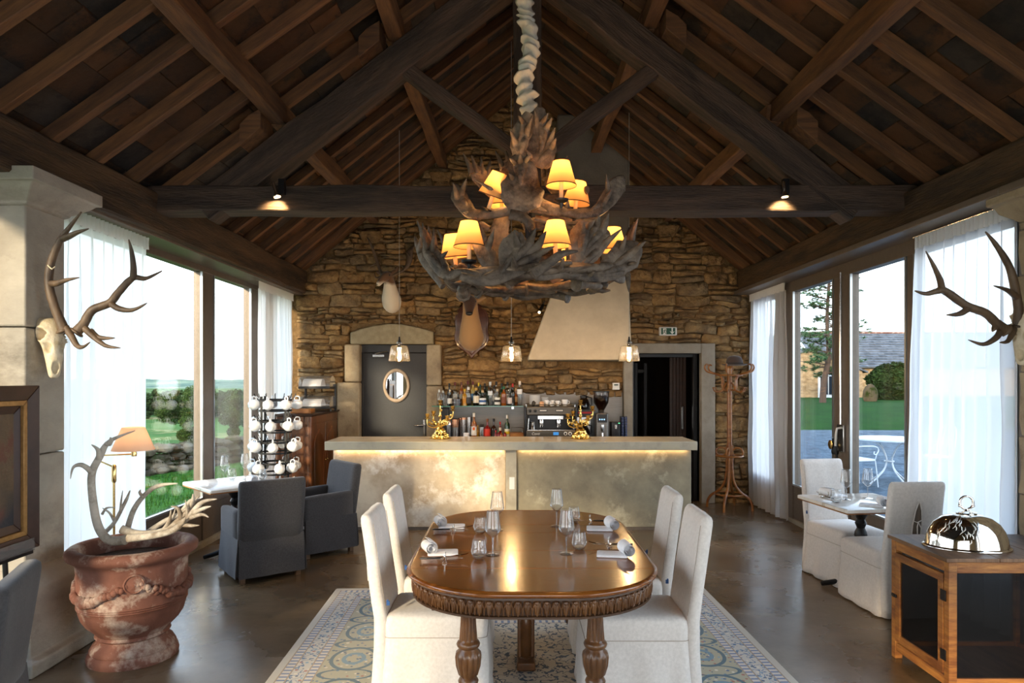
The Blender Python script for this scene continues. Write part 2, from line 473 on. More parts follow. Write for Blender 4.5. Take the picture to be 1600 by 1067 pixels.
# floor
mb = MB(); mb.box(-3.3, 3.46, -3, YB+.1, -.1, 0)
structure(mb.build('floor', M['floor']), 'polished brown grey concrete floor with cloudy stains')

# ------------------------------------------------------------------ back wall: mortar core with its openings
wall = MB()
def col_strip(x0, x1, z0, y0=YB+.03, y1=YB+.35):
    xs = [x0] + ([XM] if x0 < XM < x1 else []) + [x1]
    poly = [(x0, z0)] + [(x1, z0)] + [(x, roofz(x, YB)+.12) for x in reversed(xs)]
    wall.loft([[(p[0], y0, p[1]) for p in poly], [(p[0], y1, p[1]) for p in poly]])
for a, b, z in ((-3.5,-2.158,0), (-2.158,-1.197,2.24), (-1.197,1.70,0), (1.70,2.66,2.11), (2.66,3.6,0)):
    col_strip(a, b, z)
wb = structure(wall.build('wall_back', M['mortar'], ang=30), 'rubble stone gable wall behind the bar')

# stones
holes = [(-2.48,-.96,-1,.88), (-2.48,-.97,.88,1.66), (-2.38,-.98,1.66,2.24), (-2.29,-1.09,2.2,2.50), (1.56,2.86,-1,2.26), (-1.02,1.58,-1,1.50), (.66,1.54,2.0,6)]
def stone_mesh(x0, x1, z0, z1, prot):
    cx, cz = (x0+x1)/2, (z0+z1)/2; hx, hz = (x1-x0)/2, (z1-z0)/2
    def ring(k, y, jit):
        pts = []
        for (a, b) in ((-1,-.75),(-.7,-1),(0,-1),(.7,-1),(1,-.75),(1,.1),(1,.75),(.7,1),(0,1),(-.7,1),(-1,.75),(-1,-.1)):
            pts.append((cx + a*hx*k + rnd(-jit,jit), y + rnd(-.006,.006), cz + b*hz*k + rnd(-jit,jit)*.8))
        return pts
    m = MB()
    jit = min(hx, hz)*.34
    r0 = ring(1.0, YB+.06, jit*.3)
    r1 = [(p[0]+rnd(-jit,jit)*.5, YB+.005-prot*.3, p[2]+rnd(-jit,jit)*.5) for p in r0]
    r2 = [(cx+(p[0]-cx)*.86, YB-prot*.85+rnd(-.008,.008), cz+(p[2]-cz)*.80) for p in r1]
    c = (cx+rnd(-.3,.3)*hx, YB-prot-rnd(.0,.03), cz+rnd(-.3,.3)*hz)
    m.v = r0+r1+r2+[c]; n = 12
    def warp(p):
        a = noise.noise(Vector((p[0]*3.2,p[2]*4.0,1.7))); b = noise.noise(Vector((p[0]*2.6,p[2]*4.6,9.1))); e = noise.noise(Vector((p[0]*8,p[2]*11,4.4)))
        return (p[0]+.035*a+.012*e, p[1]+.01*e, p[2]+.045*b+.014*e)
    m.v = [warp(p) for p in m.v]
    for k in (0, 1):
        for j in range(n):
            q = (j+1) % n
            m.f.append((k*n+j, k*n+q, (k+1)*n+q, (k+1)*n+j))
    for j in range(n): m.f.append((2*n+j, 2*n+(j+1) % n, 3*n))
    return m
stones = []
z = 0.0; row = 0
while z < 5.8:
    h = random.choice((.06,.075,.09,.11,.14,.17))*(1 if z < 2.6 else 1.0)
    ph = rnd(0, 6)
    wav = lambda x: .02*math.sin(1.3*x+ph*.2) + .012*math.sin(3.1*x+ph*.3)
    zm = z + h/2
    lim = 3.05 - max(0, (zm+.02-3.3-.02)/slope(YB)) if zm > 3.2 else 3.2
    segs = [(max(XM-lim, -3.35), min(XM+lim, 3.55))]
    for (a, b, c0, c1) in holes:
        if z+h > c0+.02 and z < c1-.02:
            ns = []
            for (s, e) in segs:
                if e <= a or s >= b: ns.append((s, e)); continue
                if s < a: ns.append((s, a))
                if e > b: ns.append((b, e))
            segs = ns
    for (s, e) in segs:
        x = s
        while x < e-.05:
            wd = min(rnd(1.3, 4.2)*h*rnd(.8,1.2), .46)
            if e-(x+wd) < .09: wd = e-x
            if wd > .14 and h > .10 and random.random() < .42:       # two thin stones on each other
                f = rnd(.4,.6)
                for (q0, q1) in ((0, f), (f, 1)):
                    stones.append((wd*h, x+.006, x+wd-.006, z+h*q0+.004+wav(x), z+h*q1-.004+wav(x)))
            else:
                stones.append((wd*h, x+.006, x+wd-.006, z+.005+wav(x)+rnd(-.006,.006), z+h-.005+wav(x)+rnd(-.006,.006)))
            x += wd
    z += h; row += 1
stones.sort(key=lambda s: -s[0] if s[3] > 1.0 else 0)
rest = {0: MB(), 1: MB()}
for i, (a, x0, x1, z0, z1) in enumerate(stones):
    m = stone_mesh(x0, x1, z0, z1, rnd(.008,.06))
    k = 1 if random.random() < .3 else 0
    if i < 298:
        m.build('stone', M['stonegrey' if k else 'stone'], wb, ang=48)
    else:
        rest[k].add(m.v, m.f)
rest[0].build('small_stones', M['stone'], wb, ang=48, kind='stuff')
rest[1].build('small_stones', M['stonegrey'], wb, ang=48, kind='stuff')

# ------------------------------------------------------------------ left door: quoins, lintel, leaf
dr = struct_empty('door_1', 'anthracite door with oval mirror in the stone wall')
for (x0, x1, z0, z1) in ((-2.45,-2.15,0,.45), (-2.47,-2.15,.46,.85), (-2.465,-2.15,.86,1.70), (-2.36,-2.15,1.71,2.235),
                         (-1.205,-.98,0,.8), (-1.205,-.975,.81,1.65), (-1.205,-1.0,1.66,2.235)):
    m = MB(); m.box(x0, x1, YB-.06, YB+.16, z0, z1)
    m.build('quoin', M['cutstone'], dr, bevel=.02, seg=2)
arch = [(-2.275,2.24),(-1.106,2.24),(-1.106,2.415),(-1.3,2.47),(-1.55,2.52),(-1.75,2.525),(-1.95,2.50),(-2.12,2.455),(-2.275,2.40)]
m = MB(); m.loft([[(p[0],YB-.07,p[1]) for p in arch],[(p[0],YB+.16,p[1]) for p in arch]])
m.build('lintel', M['lintel'], dr, bevel=.015)
m = MB(); m.box(-2.15,-1.205, YB+.12, YB+.17, 0, 2.12); m.build('door_leaf', M['doorgrey'], dr, bevel=.004)
m = MB(); m.box(-2.158,-1.197, YB+.11, YB+.17, 2.128, 2.24); m.build('head_panel', M['doorgrey'], dr, bevel=.004)
m = MB()
m.box(-2.16,-2.13,YB+.09,YB+.18,0,2.13); m.box(-1.23,-1.197,YB+.09,YB+.18,0,2.13)
m.build('door_frame', M['blackpl'], dr, bevel=.003)
m = MB(); m.box(-1.99,-1.82,YB+.06,YB+.12,2.06,2.10); cl = m.build('door_closer', M['steel'], dr, bevel=.006)
m = MB(); m.tube([(-1.95,YB+.05,2.105),(-1.88,YB+.03,2.125),(-1.78,YB+.09,2.14)], .008); m.build('closer_arm', M['steel'], cl)
m = MB(); m.box(-2.3,-1.05,YB+.18,YB+.2,-.05,2.3); m.build('light_block_plate', M['darkroom'], dr)  # unseen plate added to stop outside light in the gaps round the leaf
m = MB(); m.box(-1.275,-1.24,YB+.11,YB+.125,.93,1.17); pl = m.build('handle_plate', M['steel'], dr, bevel=.006)
m = MB(); m.tube([(-1.257,YB+.11,1.09),(-1.257,YB+.06,1.09),(-1.28,YB+.055,1.09),(-1.39,YB+.055,1.088)], .010, 10); m.build('lever', M['steel'], pl)
mir = thing('oval_mirror', 'oval mirror in a limed wood frame hung on the anthracite door', 'mirror', (-1.655, YB+.115, 1.655))
R90 = RX(PI/2)
m = MB(); m.lathe([(.150,0),(.186,0),(.192,.012),(.186,.026),(.170,.032),(.156,.026),(.150,.014)], 48, R90 @ Matrix.Diagonal((1,1.27,1,1)), cap=False)
m.f += [(6*48+j, 6*48+(j+1) % 48, (j+1) % 48, j) for j in range(48)]
m.build('mirror_frame', M['framewood'], mir, ang=60)
m = MB(); m.lathe([(.155,.004),(.155,.012)], 48, R90 @ Matrix.Diagonal((1,1.27,1,1))); m.build('mirror_pane', M['mirror'], mir, ang=30)

# ------------------------------------------------------------------ right portal and dark doorway
dp = struct_empty('door_2', 'plain stone portal around a dark doorway')
m = MB(); m.box(1.57,1.70,YB-.08,YB+.3,0,2.25); m.build('portal_jamb', M['render'], dp, bevel=.01)
m = MB(); m.box(2.66,2.855,YB-.08,YB+.3,0,2.25); m.build('portal_jamb', M['render'], dp, bevel=.01)
m = MB(); m.box(1.70,2.66,YB-.08,YB+.3,2.11,2.25); m.build('portal_head', M['render'], dp, bevel=.01)
m = MB(); m.box(1.70,1.75,YB+.12,YB+.2,0,2.11); m.box(2.60,2.66,YB+.12,YB+.2,0,2.11); m.box(1.75,2.60,YB+.12,YB+.2,2.06,2.11)
m.build('steel_frame', M['blackpl'], dp, bevel=.004)
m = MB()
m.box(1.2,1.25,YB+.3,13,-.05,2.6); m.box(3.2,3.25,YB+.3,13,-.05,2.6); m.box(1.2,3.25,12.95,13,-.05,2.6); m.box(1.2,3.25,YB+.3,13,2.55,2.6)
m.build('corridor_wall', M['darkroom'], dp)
for k in range(5):
    m = MB(); m.box(2.36+k*.05,2.405+k*.05,YB+.55,YB+.58,0,2.1); m.build('door_board', M['darkwood'], dp, bevel=.003)
m = MB(); m.box(1.95,2.0,YB+1.2,YB+1.25,0,2.0); m.box(2.1,2.15,YB+1.2,YB+1.25,0,2.0); m.box(2.0,2.1,YB+1.2,YB+1.25,1.85,1.9); m.build('inner_frame', M['black'], dp, bevel=.003)
m = MB(); m.box(2.53,2.56,YB+.52,YB+.55,1.0,1.34); m.build('push_plate', M['steel'], dp, bevel=.004)
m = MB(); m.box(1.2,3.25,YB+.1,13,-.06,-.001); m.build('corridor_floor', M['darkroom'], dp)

# ------------------------------------------------------------------ hood and flue
hd = struct_empty('chimney_hood', 'plastered chimney hood and grey flue above the bar counter')
m = MB()
m.loft([[(.22,8.98,2.0),(1.575,8.98,2.0),(1.575,YB,2.0),(.22,YB,2.0)], [(.22,8.98,2.045),(1.575,8.98,2.045),(1.575,YB,2.045),(.22,YB,2.045)],
        [(.63,9.30,3.15),(1.59,9.30,3.15),(1.59,YB,3.15),(.63,YB,3.15)]])
m.build('hood', M['hood'], hd, bevel=.012)
m = MB(); m.box(.62,1.595,9.29,YB+.05,3.14,5.35); m.build('flue', M['flue'], hd, bevel=.02)

# ------------------------------------------------------------------ ceiling: two slopes of boards on rafters and purlins
rafY = [3.92 + .465*k for k in range(-5, 13)]
def rp(side, X, Y, off):      # point on the slope, off = height above the rafter underside
    return Vector((X, Y, roofz(X, Y) + off))
for side in (-1, 1):
    xe = (XL-.5) if side < 0 else (XR+.5)
    m = MB(); rings = []
    for k in range(14):
        Y = -3 + (YB+.3+3)*k/13
        rings.append([rp(side,xe,Y,.20), rp(side,XM,Y,.20), rp(side,XM,Y,.26), rp(side,xe,Y,.26)])
    m.loft(rings)
    ce = structure(m.build('ceiling', M['deck']), 'dark boarded roof slope on the %s with exposed rafters' % ('window side with the grass view' if side < 0 else 'courtyard side'))
    nrow = 17
    edges = [xe + (XM-xe)*i/nrow for i in range(nrow+1)]
    for i in range(nrow):
        x0, x1 = edges[i], edges[i+1]
        xm = (x0+x1)/2
        y0 = max(1.55, 1.45 + .75*(roofz(xm,5)-2.9)/ .56*.56)
        y = y0 - rnd(0, .6); 
        while y < YB:
            L = random.choice((.465,.93,.93,1.395)); y1 = min(y+L, YB+.02)
            if YB-y1 < .2: y1 = YB+.02
            o1, o2 = .115+rnd(-.006,.006), .125
            g = .004
            xa, xb = lerp(x0,x1,.012), lerp(x0,x1,.988)
            mm = MB()
            mm.hexa([rp(side,xa,y+g,o1),rp(side,xb,y+g,o1+rnd(-.004,.004)),rp(side,xb,y1-g,o1),rp(side,xa,y1-g,o1+rnd(-.004,.004))],
                    [rp(side,xa,y+g,o1+.03),rp(side,xb,y+g,o1+.03),rp(side,xb,y1-g,o1+.03),rp(side,xa,y1-g,o1+.03)])
            mm.build('plank', M['plankgrey' if random.random() < .36 else 'plank'], ce, smooth=False)
            y = y1
    for Y in rafY + [9.60]:
        if Y < 2.2: continue
        p0 = rp(side, xe, Y, .055); p1 = rp(side, XM-side*(-.02), Y, .055)
        beam('rafter', p0, p1, .065 if Y < 9.5 else .1, .095, M['rafter'], ce, jit=.004, bevel=.004, segs=5)
    for X in ((-1.93, -.98) if side < 0 else (2.20, 1.15)):
        for (ya, yb) in ((1.2, 5.68), (5.68, YB+.05)):
            beam('purlin', rp(side,X,ya,-.075)+Vector((rnd(-.02,.02),0,0)), rp(side,X,yb,-.075)+Vector((rnd(-.02,.02),0,0)), .125, .16, M['rafter'], ce, jit=.012, segs=7)
    # cleats where the purlins sit on the truss
    for X in ((-2.06, -1.11) if side < 0 else (2.33, 1.28)):
        mm = MB(); zc = roofz(X,5.6)
        s = -side
        mm.loft([[(X-s*.12,yy,zc-.30),(X+s*.05,yy,zc-.16),(X+s*.05,yy,zc+.0),(X-s*.05,yy,zc-.06),(X-s*.12,yy,zc-.13)] for yy in (5.46, 5.74)])
        mm.build('cleat', M['rafter'], ce, bevel=.006)

# roof truss
tr = struct_empty('roof_truss', 'old oak roof truss with tie beam and king post across the room')
TY = 5.69
beam('tie_beam', (-3.05,TY,3.225), (3.35,TY,3.235), .22, .215, M['oldbeam'], tr, jit=.01, segs=14)
beam('king_post', (.125,TY,3.30), (.125,TY,5.52), .23, .22, M['oldbeam'], tr, up=(0,1,0), jit=.006)
for s in (-1, 1):
    xx = lambda x: XM + s*x
    th = math.atan(.785); k = .13*math.sin(th); c = .13*math.cos(th)
    beam('principal_rafter', (xx(2.62)+s*k, TY, 3.04+c), (xx(0), TY, 5.10+c), .20, .25, M['oldbeam'], tr, jit=.012, segs=10)
    beam('strut', (xx(1.16), TY-.02, 4.40), (xx(.06), TY-.02, 3.60), .11, .12, M['oldbeam'], tr, jit=.006)
# wall plates
for s, x in ((-1, XL), (1, XR)):
    o = beam('wall_plate_beam', (x+s*.16, -3, 3.11), (x+s*.16, YB+.1, 3.12), .32, .32, M['sidebeam'], None, jit=.014, segs=26, bevel=.015)
    structure(o, 'heavy oak wall plate beam above the %s windows' % ('left' if s < 0 else 'right'))
    # brackets of stone under the purlin ends on the gable
    for X in ((-2.0, -1.0) if s < 0 else (2.2, 1.18)):
        mm = MB(); zc = roofz(X,YB)-.24
        mm.loft([[(X-.16,YB-.10,zc+.02),(X+.16,YB-.10,zc+.02),(X+.18,YB+.05,zc+.02),(X-.18,YB+.05,zc+.02)], [(X-.1,YB-.02,zc-.14),(X+.1,YB-.02,zc-.14),(X+.12,YB+.05,zc-.14),(X-.12,YB+.05,zc-.14)]])
        mm.build('corbel', M['mortar'], wb, bevel=.015)

# ------------------------------------------------------------------ left glazing
def glazing(name, label, x, s, posts, panes, sill, head, y0, y1):
    g = struct_empty(name, label)
    for (a, b) in posts:
        m = MB(); m.box(x-.05,x+.05,a,b,0,2.99); m.build('post', M['frame'], g, bevel=.006)
    m = MB(); m.box(x-.053,x+.053,y0,y1,head,2.99); m.box(min(x,x-s*.33),max(x,x-s*.33),y0,y1,2.935,2.985); m.build('head_rail', M['frame'], g, bevel=.006)
    for (a, b) in panes:
        m = MB(); m.box(x-.035,x+.035,a,b,.03,sill); m.box(x-.045,x+.045,a+.02,b-.02,sill-.09,sill); m.build('kick_panel', M['frame'], g, bevel=.006)
        m = MB(); m.box(x-.006,x+.006,a,b,sill,head); m.build('pane', M['glass'], g, smooth=False)
        m = MB()
        for q in (a, b-.025): m.box(x-s*.045-.012,x-s*.045+.012,q,q+.025,sill,head)
        m.box(x-s*.045-.012,x-s*.045+.012,a,b,sill,sill+.02)
        m.build('glazing_bead', M['alu'], g)
    return g
w1 = glazing('window_1', 'tall bronze framed windows looking over the lawn', -3.295, -1,
    ((4.42,4.6),(7.17,7.42),(8.50,8.82),(9.55,9.7)), ((4.6,7.17),(7.42,8.50),(8.82,9.55)), .49, 2.875, 4.42, 9.7)
w1b = glazing('window_2', 'tall bronze framed windows nearer the camera on the lawn side', -3.295, -1,
    ((-3,-2.8),(.4,.6),(3.9,4.2)), ((-2.8,.4),(.6,3.9)), .49, 2.875, -3, 4.42)
w2 = glazing('window_3', 'bronze framed glass doors looking onto the gravel court', 3.46, 1,
    ((4.45,4.6),(5.80,5.90),(6.90,7.24),(8.30,8.52),(8.56,8.76),(9.5,9.7)), ((4.6,5.80),(5.90,6.90),(7.24,8.30),(8.76,9.5)), .46, 2.81, 4.4, 9.7)
w2b = glazing('window_4', 'bronze framed glass doors nearer the camera on the court side', 3.46, 1,
    ((-3,-2.8),(.4,.6),(3.6,3.9)), ((-2.8,.4),(.6,3.6)), .46, 2.81, -3, 4.4)
m = MB(); m.box(3.385,3.405,6.98,7.12,1.0,1.28); m.build('lock_plate', M['steel'], w2, bevel=.004)
m = MB(); m.tube([(3.395,7.02,1.25),(3.34,7.02,1.24),(3.335,7.03,1.18),(3.34,7.05,1.06)], .012, 8); m.build('door_lever', M['cream'], w2)
m = MB(); m.tube([(3.405,7.16,.75),(3.405,7.16,1.22)], .014, 8); m.lathe([(.0,0),(.035,.002),(.04,.03),(.03,.1),(.035,.17),(.0,.18)],12,T(3.39,7.16,.96)); lk = m.build('old_bolt', M['black'], w2)
m = MB(); m.lathe([(.004,-.03),(.012,-.03),(.012,0),(.045,.005),(.05,.015),(.03,.026),(.004,.028)],16,T(3.36,7.18,1.06) @ RY(-PI/2)); m.build('brass_knob', M['brass'], lk)
m = MB(); m.tube([(3.40,7.07,1.25),(3.40,7.07,2.85)], .012, 8); m.build('espagnolette_rod', M['steel'], w2)
for s, x, n in ((-1,-3.2,'left'),(1,3.4,'right')):
    m = MB(); m.box(min(x,x+s*.06),max(x,x+s*.06),4.42,9.66,0,.055)
    structure(m.build('baseboard_'+n, M['render'], bevel=.005), 'pale stone strip along the foot of the %s windows' % n)
# end wall behind the camera, its unseen opening sized for the light let in
m = MB()
m.box(-3.6,-2.3,-3.2,-3,0,3.4); m.box(2.6,3.8,-3.2,-3,0,3.4); m.box(-2.3,-1.5,-3.2,-3,0,3.4); m.box(1.8,2.6,-3.2,-3,0,3.4); m.box(-1.5,1.8,-3.2,-3,2.45,3.4)
m.loft([[(p[0],y,p[1]) for p in ((-3.6,3.3),(3.9,3.3),(XM,6.0))] for y in (-3.2,-3)])
structure(m.build('wall_front', M['mortar']), 'stone wall behind the viewer')

# ------------------------------------------------------------------ pillars
def pillar(name, label, x0, x1, y0, y1, side, mats):
    p = struct_empty(name, label)
    for (za, zb) in ((.56,1.28),(1.286,2.06),(2.066,2.80)):
        m = MB(); m.box(x0,x1,y0,y1,za,zb); m.build('block', mats[0], p, bevel=.012)
    ex = lambda d, z: [(x0-(d if side > 0 else 0),y0-d,z),(x1+(d if side < 0 else 0),y0-d,z),(x1+(d if side < 0 else 0),y1+d,z),(x0-(d if side > 0 else 0),y1+d,z)]
    m = MB(); m.loft([ex(0,2.79),ex(.02,2.80),ex(.025,2.815),ex(.05,2.83),ex(.10,2.87),ex(.13,2.90),ex(.135,2.905),ex(.155,2.906),ex(.155,2.985)]); m.build('capital', mats[0], p, bevel=.006, ang=30)
    m = MB(); m.loft([ex(.0,.60),ex(.02,.58),ex(.085,.50),ex(.09,.10),ex(.13,.08),ex(.13,0)]); m.build('plinth', mats[0], p, bevel=.01, ang=30)
    return p
pillar('pillar', 'pale limestone pillar on the left with moulded capital and plinth', -3.95, -2.92, 4.10, 4.46, -1, (M['pillar'],))
# right pillar: rough edged stone
p = struct_empty('pillar', 'rough stone pillar at the right edge beside the white curtain')
zz = 0
while zz < 2.75:
    hh = rnd(.2,.42); zt = min(zz+hh, 2.76)
    mb = MB(); a = rnd(-.012,.012)
    rings = []
    for q in range(5):
        z_ = lerp(zz+.003, zt-.003, q/4)
        rings.append([(3.28+a+rnd(-.008,.008),3.55+rnd(-.01,.01),z_),(4.2,3.55,z_),(4.2,4.4,z_),(3.28+a+rnd(-.008,.008),4.42+rnd(-.012,.012),z_)])
    mb.loft(rings); mb.build('block', M['cutstone'], p, bevel=.008)
    zz = zt
mb = MB(); ex = lambda d, z: [(3.28-d,3.55-d,z),(4.2,3.55-d,z),(4.2,4.42+d,z),(3.28-d,4.42+d,z)]
mb.loft([ex(0,2.76),ex(.02,2.78),ex(.08,2.83),ex(.10,2.88),ex(.13,2.89),ex(.13,2.985)]); mb.build('capital', M['cutstone'], p, bevel=.012)

# ------------------------------------------------------------------ outside, lawn side
def ground(name, x0, x1, y0, y1, nx, ny, fz, mat, label, kind='structure'):
    m = MB()
    for j in range(ny+1):
        for i in range(nx+1):
            X = lerp(x0,x1,i/nx); Y = lerp(y0,y1,j/ny); m.v.append((X,Y,fz(X,Y)))
    for j in range(ny):
        for i in range(nx):
            a = j*(nx+1)+i; m.f.append((a,a+1,a+nx+2,a+nx+1))
    o = m.build(name, mat, ang=180); o['kind'] = kind; o['label'] = label; return o
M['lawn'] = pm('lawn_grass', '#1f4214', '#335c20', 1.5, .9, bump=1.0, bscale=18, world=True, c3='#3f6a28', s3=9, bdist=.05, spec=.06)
M['lawnshade'] = pm('court_lawn_shaded', '#122e0b', '#1b3d10', 1.2, .95, bump=.6, bscale=14, world=True, bdist=.04, spec=.06)  # court grass made darker, shade of the building put into its colour
M['gravel'] = pm('gravel_blue_shade', '#434e58', '#5f6b74', 14, .95, bump=1.0, bscale=40, world=True, c3='#39434c', s3=3, bdist=.02, spec=.06)  # the blue is the building's shade put into the gravel colour
M['field'] = pm('far_field', '#2b4a1c', '#3b5c26', .06, .95, world=True, c3='#6f6f45', s3=.02, t3=(.55,.6), spec=.06)
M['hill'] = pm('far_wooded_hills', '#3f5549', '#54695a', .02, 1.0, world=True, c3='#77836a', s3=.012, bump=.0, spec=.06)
M['foliage'] = pm('tree_leaves', '#26391a', '#3d5426', 2.0, .85, world=True, c3='#4a5a2a', s3=1.3, rand=.1, spec=.06)
M['foliagedk'] = pm('dark_tree_leaves', '#202f18', '#2f4222', 1.0, .9, world=True, rand=.15, spec=.06)
M['bark'] = pm('tree_bark', '#332822', '#46372e', 8, .9, bump=.8, bscale=20, stretch=(1,1,.2))
M['pineleaf'] = pm('pine_needles', '#2d4630', '#42603f', 3, .9, world=True, spec=.06)
M['drystone'] = pm('mossy_field_stone', '#453d32', '#5e5443', 6, .95, bump=.8, bscale=25, c3='#262d12', s3=3, t3=(.46,.6), world=True, rand=.25, spec=.06)
ground('lawn', -7.6, -3.35, -4, 18, 8, 30, lambda X,Y: -.03+.03*noise.noise(Vector((X*.5,Y*.5,0))), M['lawn'], 'bright short lawn outside the left windows')
def fz(X,Y): return -.12-8.1*min(1,max(0,(math.hypot(X+6.9,max(Y-14,0)*.8)-.5)/80))
ground('field', -500, -6.9, -40, 720, 60, 80, fz, M['field'], 'green field falling away below the lawn wall')
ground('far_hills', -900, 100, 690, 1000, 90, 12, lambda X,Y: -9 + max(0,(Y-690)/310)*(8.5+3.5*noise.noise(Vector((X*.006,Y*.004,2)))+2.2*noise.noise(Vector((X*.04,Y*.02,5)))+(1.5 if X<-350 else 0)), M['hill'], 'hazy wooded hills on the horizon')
gr = MB()
for k in range(9000):                                   # blades of grass near the glass
    Y = rnd(5.4,13.5); X = rnd(max(-6.9,-7.9+(Y-9.2)*.3625+.35),-3.45); h = rnd(.03,.07); a = rnd(0,PI); r = .006
    dx, dy = r*math.cos(a), r*math.sin(a); lx, ly = rnd(-.03,.03), rnd(-.03,.03)
    n = len(gr.v); gr.v += [(X-dx,Y-dy,-.03),(X+dx,Y+dy,-.03),(X+lx,Y+ly,h)]; gr.f.append((n,n+1,n+2))
o = gr.build('grass_blades', M['lawn'], smooth=False, fix=False, kind='stuff'); tag(o, 'blades of bright grass on the lawn by the left windows', 'grass')

dw = struct_empty('dry_stone_wall', 'mossy dry stone garden wall at the edge of the lawn')
def blob(mb, c, rx, ry, rz, n=9, m=6, j=.16):
    rings = []
    for i in range(m+1):
        a = -PI/2+PI*i/m; q = max(math.cos(a),.05)
        rings.append([(c[0]+rx*q*math.cos(2*PI*k/n)*rnd(1-j,1+j), c[1]+ry*q*math.sin(2*PI*k/n)*rnd(1-j,1+j), c[2]+rz*math.sin(a)*rnd(1-j,1+j)) for k in range(n)])
    mb.loft(rings)
A, B = Vector((-7.9,9.2,0)), Vector((-5.0,17.2,0)); dwd = (B-A).normalized(); nn = Vector((dwd.y,-dwd.x,0))
for lv in range(4):
    s = -.1*lv
    while s < (B-A).length:
        wv = rnd(.16,.36); hv = .13
        p_ = A+dwd*(s+wv/2)
        mb = MB(); blob(mb, (p_.x,p_.y,.03+lv*.125+rnd(-.02,.02)+(rnd(-.02,.05) if lv == 3 else 0)), wv*.60, .2, hv*.66, 10, 6, .24)
        mb.build('stone', M['drystone'], dw, ang=28); s += wv

def crown(mb, c, rx, ry, rz, n, leaf, seed=1, lo=-1):
    """leaf quads scattered through clumps"""
    R = random.Random(seed)
    clumps = [(R.uniform(-1,1),R.uniform(-1,1),R.uniform(lo,1)) for _ in range(60)]
    clumps = [q for q in clumps if q[0]**2+q[1]**2+q[2]**2 < 1.0][:34]
    for k in range(n):
        q = R.choice(clumps); d = Vector((R.gauss(0,1),R.gauss(0,1),R.gauss(0,1))).normalized()*R.uniform(.16,.27)
        p = Vector((c[0]+(q[0]+d.x)*rx, c[1]+(q[1]+d.y)*ry, c[2]+(q[2]+d.z)*rz))
        u = Vector((R.gauss(0,1),R.gauss(0,1),R.gauss(0,.6))).normalized()*leaf*R.uniform(.6,1.2); v = u.cross(Vector((R.gauss(0,1),R.gauss(0,1),1))).normalized()*leaf*.6
        i = len(mb.v); mb.v += [tuple(p-u),tuple(p+v),tuple(p+u),tuple(p-v)]; mb.f.append((i,i+1,i+2,i+3))
def shellcrown(mb, c, rx, ry, rz, n, leaf, seed):
    R = random.Random(seed)
    for k in range(n):
        d = Vector((R.gauss(0,1),R.gauss(0,1),R.gauss(0,1))).normalized(); f = 1+.13*noise.noise(d*3.1)+.06*noise.noise(d*9)-R.uniform(0,.16)
        p = Vector((c[0]+d.x*rx*f, c[1]+d.y*ry*f, c[2]+d.z*rz*f))
        u = Vector((R.gauss(0,1),R.gauss(0,1),R.gauss(0,.6))).normalized()*leaf*R.uniform(.6,1.2); v = u.cross(Vector((R.gauss(0,1),R.gauss(0,1),1))).normalized()*leaf*.6
        i = len(mb.v); mb.v += [tuple(p-u),tuple(p+v),tuple(p+u),tuple(p-v)]; mb.f.append((i,i+1,i+2,i+3))
def tree(label, x, y, gz, h, rx, trunk, n, leaf, mat, seed, group=None, cz=.62, rzf=.42):
    t = thing('tree', label, 'tree', (x,y,gz), 0, group)
    mb = MB(); crown(mb, (0,0,h*cz), rx, rx, h*rzf, n, leaf, seed); mb.build('crown', mat, t, smooth=False, fix=False)
    mb = MB(); mb.tube([(0,0,-.3),(.05,0,h*.3),(0,.05,h*.7)], [trunk,trunk*.8,trunk*.3], 8); mb.build('trunk', M['bark'], t)
    return t
def lt(px, Y, h, rx, label, seed, n=5000, leaf=.16, mat='foliage', group=None, cz=.62, rzf=.42):
    X = (px-800)*Y/FOC; tree(label, X, Y, fz(X,Y), h, rx, .25, n, leaf, M[mat], seed, group, cz, rzf)
lt(290, 100, 8.3, 3.7, 'big round green tree beyond the garden wall, seen in the wider left pane', 3, 30000, .12, cz=.60, rzf=.42)
lt(370, 106, 8.0, 3.7, 'pale green tree beyond the garden wall, seen in the narrower left pane', 5, 26000, .13, cz=.58, rzf=.42)
mb = MB()
for i, px in enumerate(range(205, 440, 9)):
    Y = 185+rnd(-15,15); h = rnd(6.0,7.4); X = (px-800)*Y/FOC; crown(mb, (X,Y,fz(X,Y)+h*.5), 2.6, 2.6, h*.5, 1500, .36, 20+i)
o = mb.build('woodland', M['foliagedk'], smooth=False, fix=False, kind='stuff'); tag(o, 'dark belt of woodland at the far end of the field', 'woodland')

# ------------------------------------------------------------------ outside, court side
ground('gravel_court', 3.52, 60, -10, 27, 20, 20, lambda X,Y: -.05, M['gravel'], 'gravel court coloured blue as in shade outside the glass doors')
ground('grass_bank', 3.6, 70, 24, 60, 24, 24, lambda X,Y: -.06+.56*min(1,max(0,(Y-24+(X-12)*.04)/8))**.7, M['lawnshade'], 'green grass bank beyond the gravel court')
hs = struct_empty('farmhouse', None, (0,0,0)); del hs['kind']
tag(hs, 'stone farmhouse with a slate roof across the court', 'house')
M['housestone'] = pm('farmhouse_stone', '#8c7658', '#a18a6b', 2.2, .9, bump=.6, bscale=8, world=True, stretch=(1,1,2.2), c3='#705c43', s3=2.5, spec=.06)
M['slate'] = pm('slate_roof_tiles', '#4c5056', '#63676d', 2.0, .85, world=True, rand=.22, c3='#3f4449', s3=1.2, spec=.06)
HY0 = 50
mb = MB(); mb.box(21.4,42,HY0,HY0+8,.2,2.75); mb.build('house_wall', M['housestone'], hs)
mb = MB(); mb.loft([[(p[0],y,p[1]) for p in ((16.4,.2),(23.6,.2),(23.6,2.25),(20.0,3.7),(16.4,2.25))] for y in (HY0-4,HY0+1)]); mb.build('gable_wing', M['housestone'], hs)
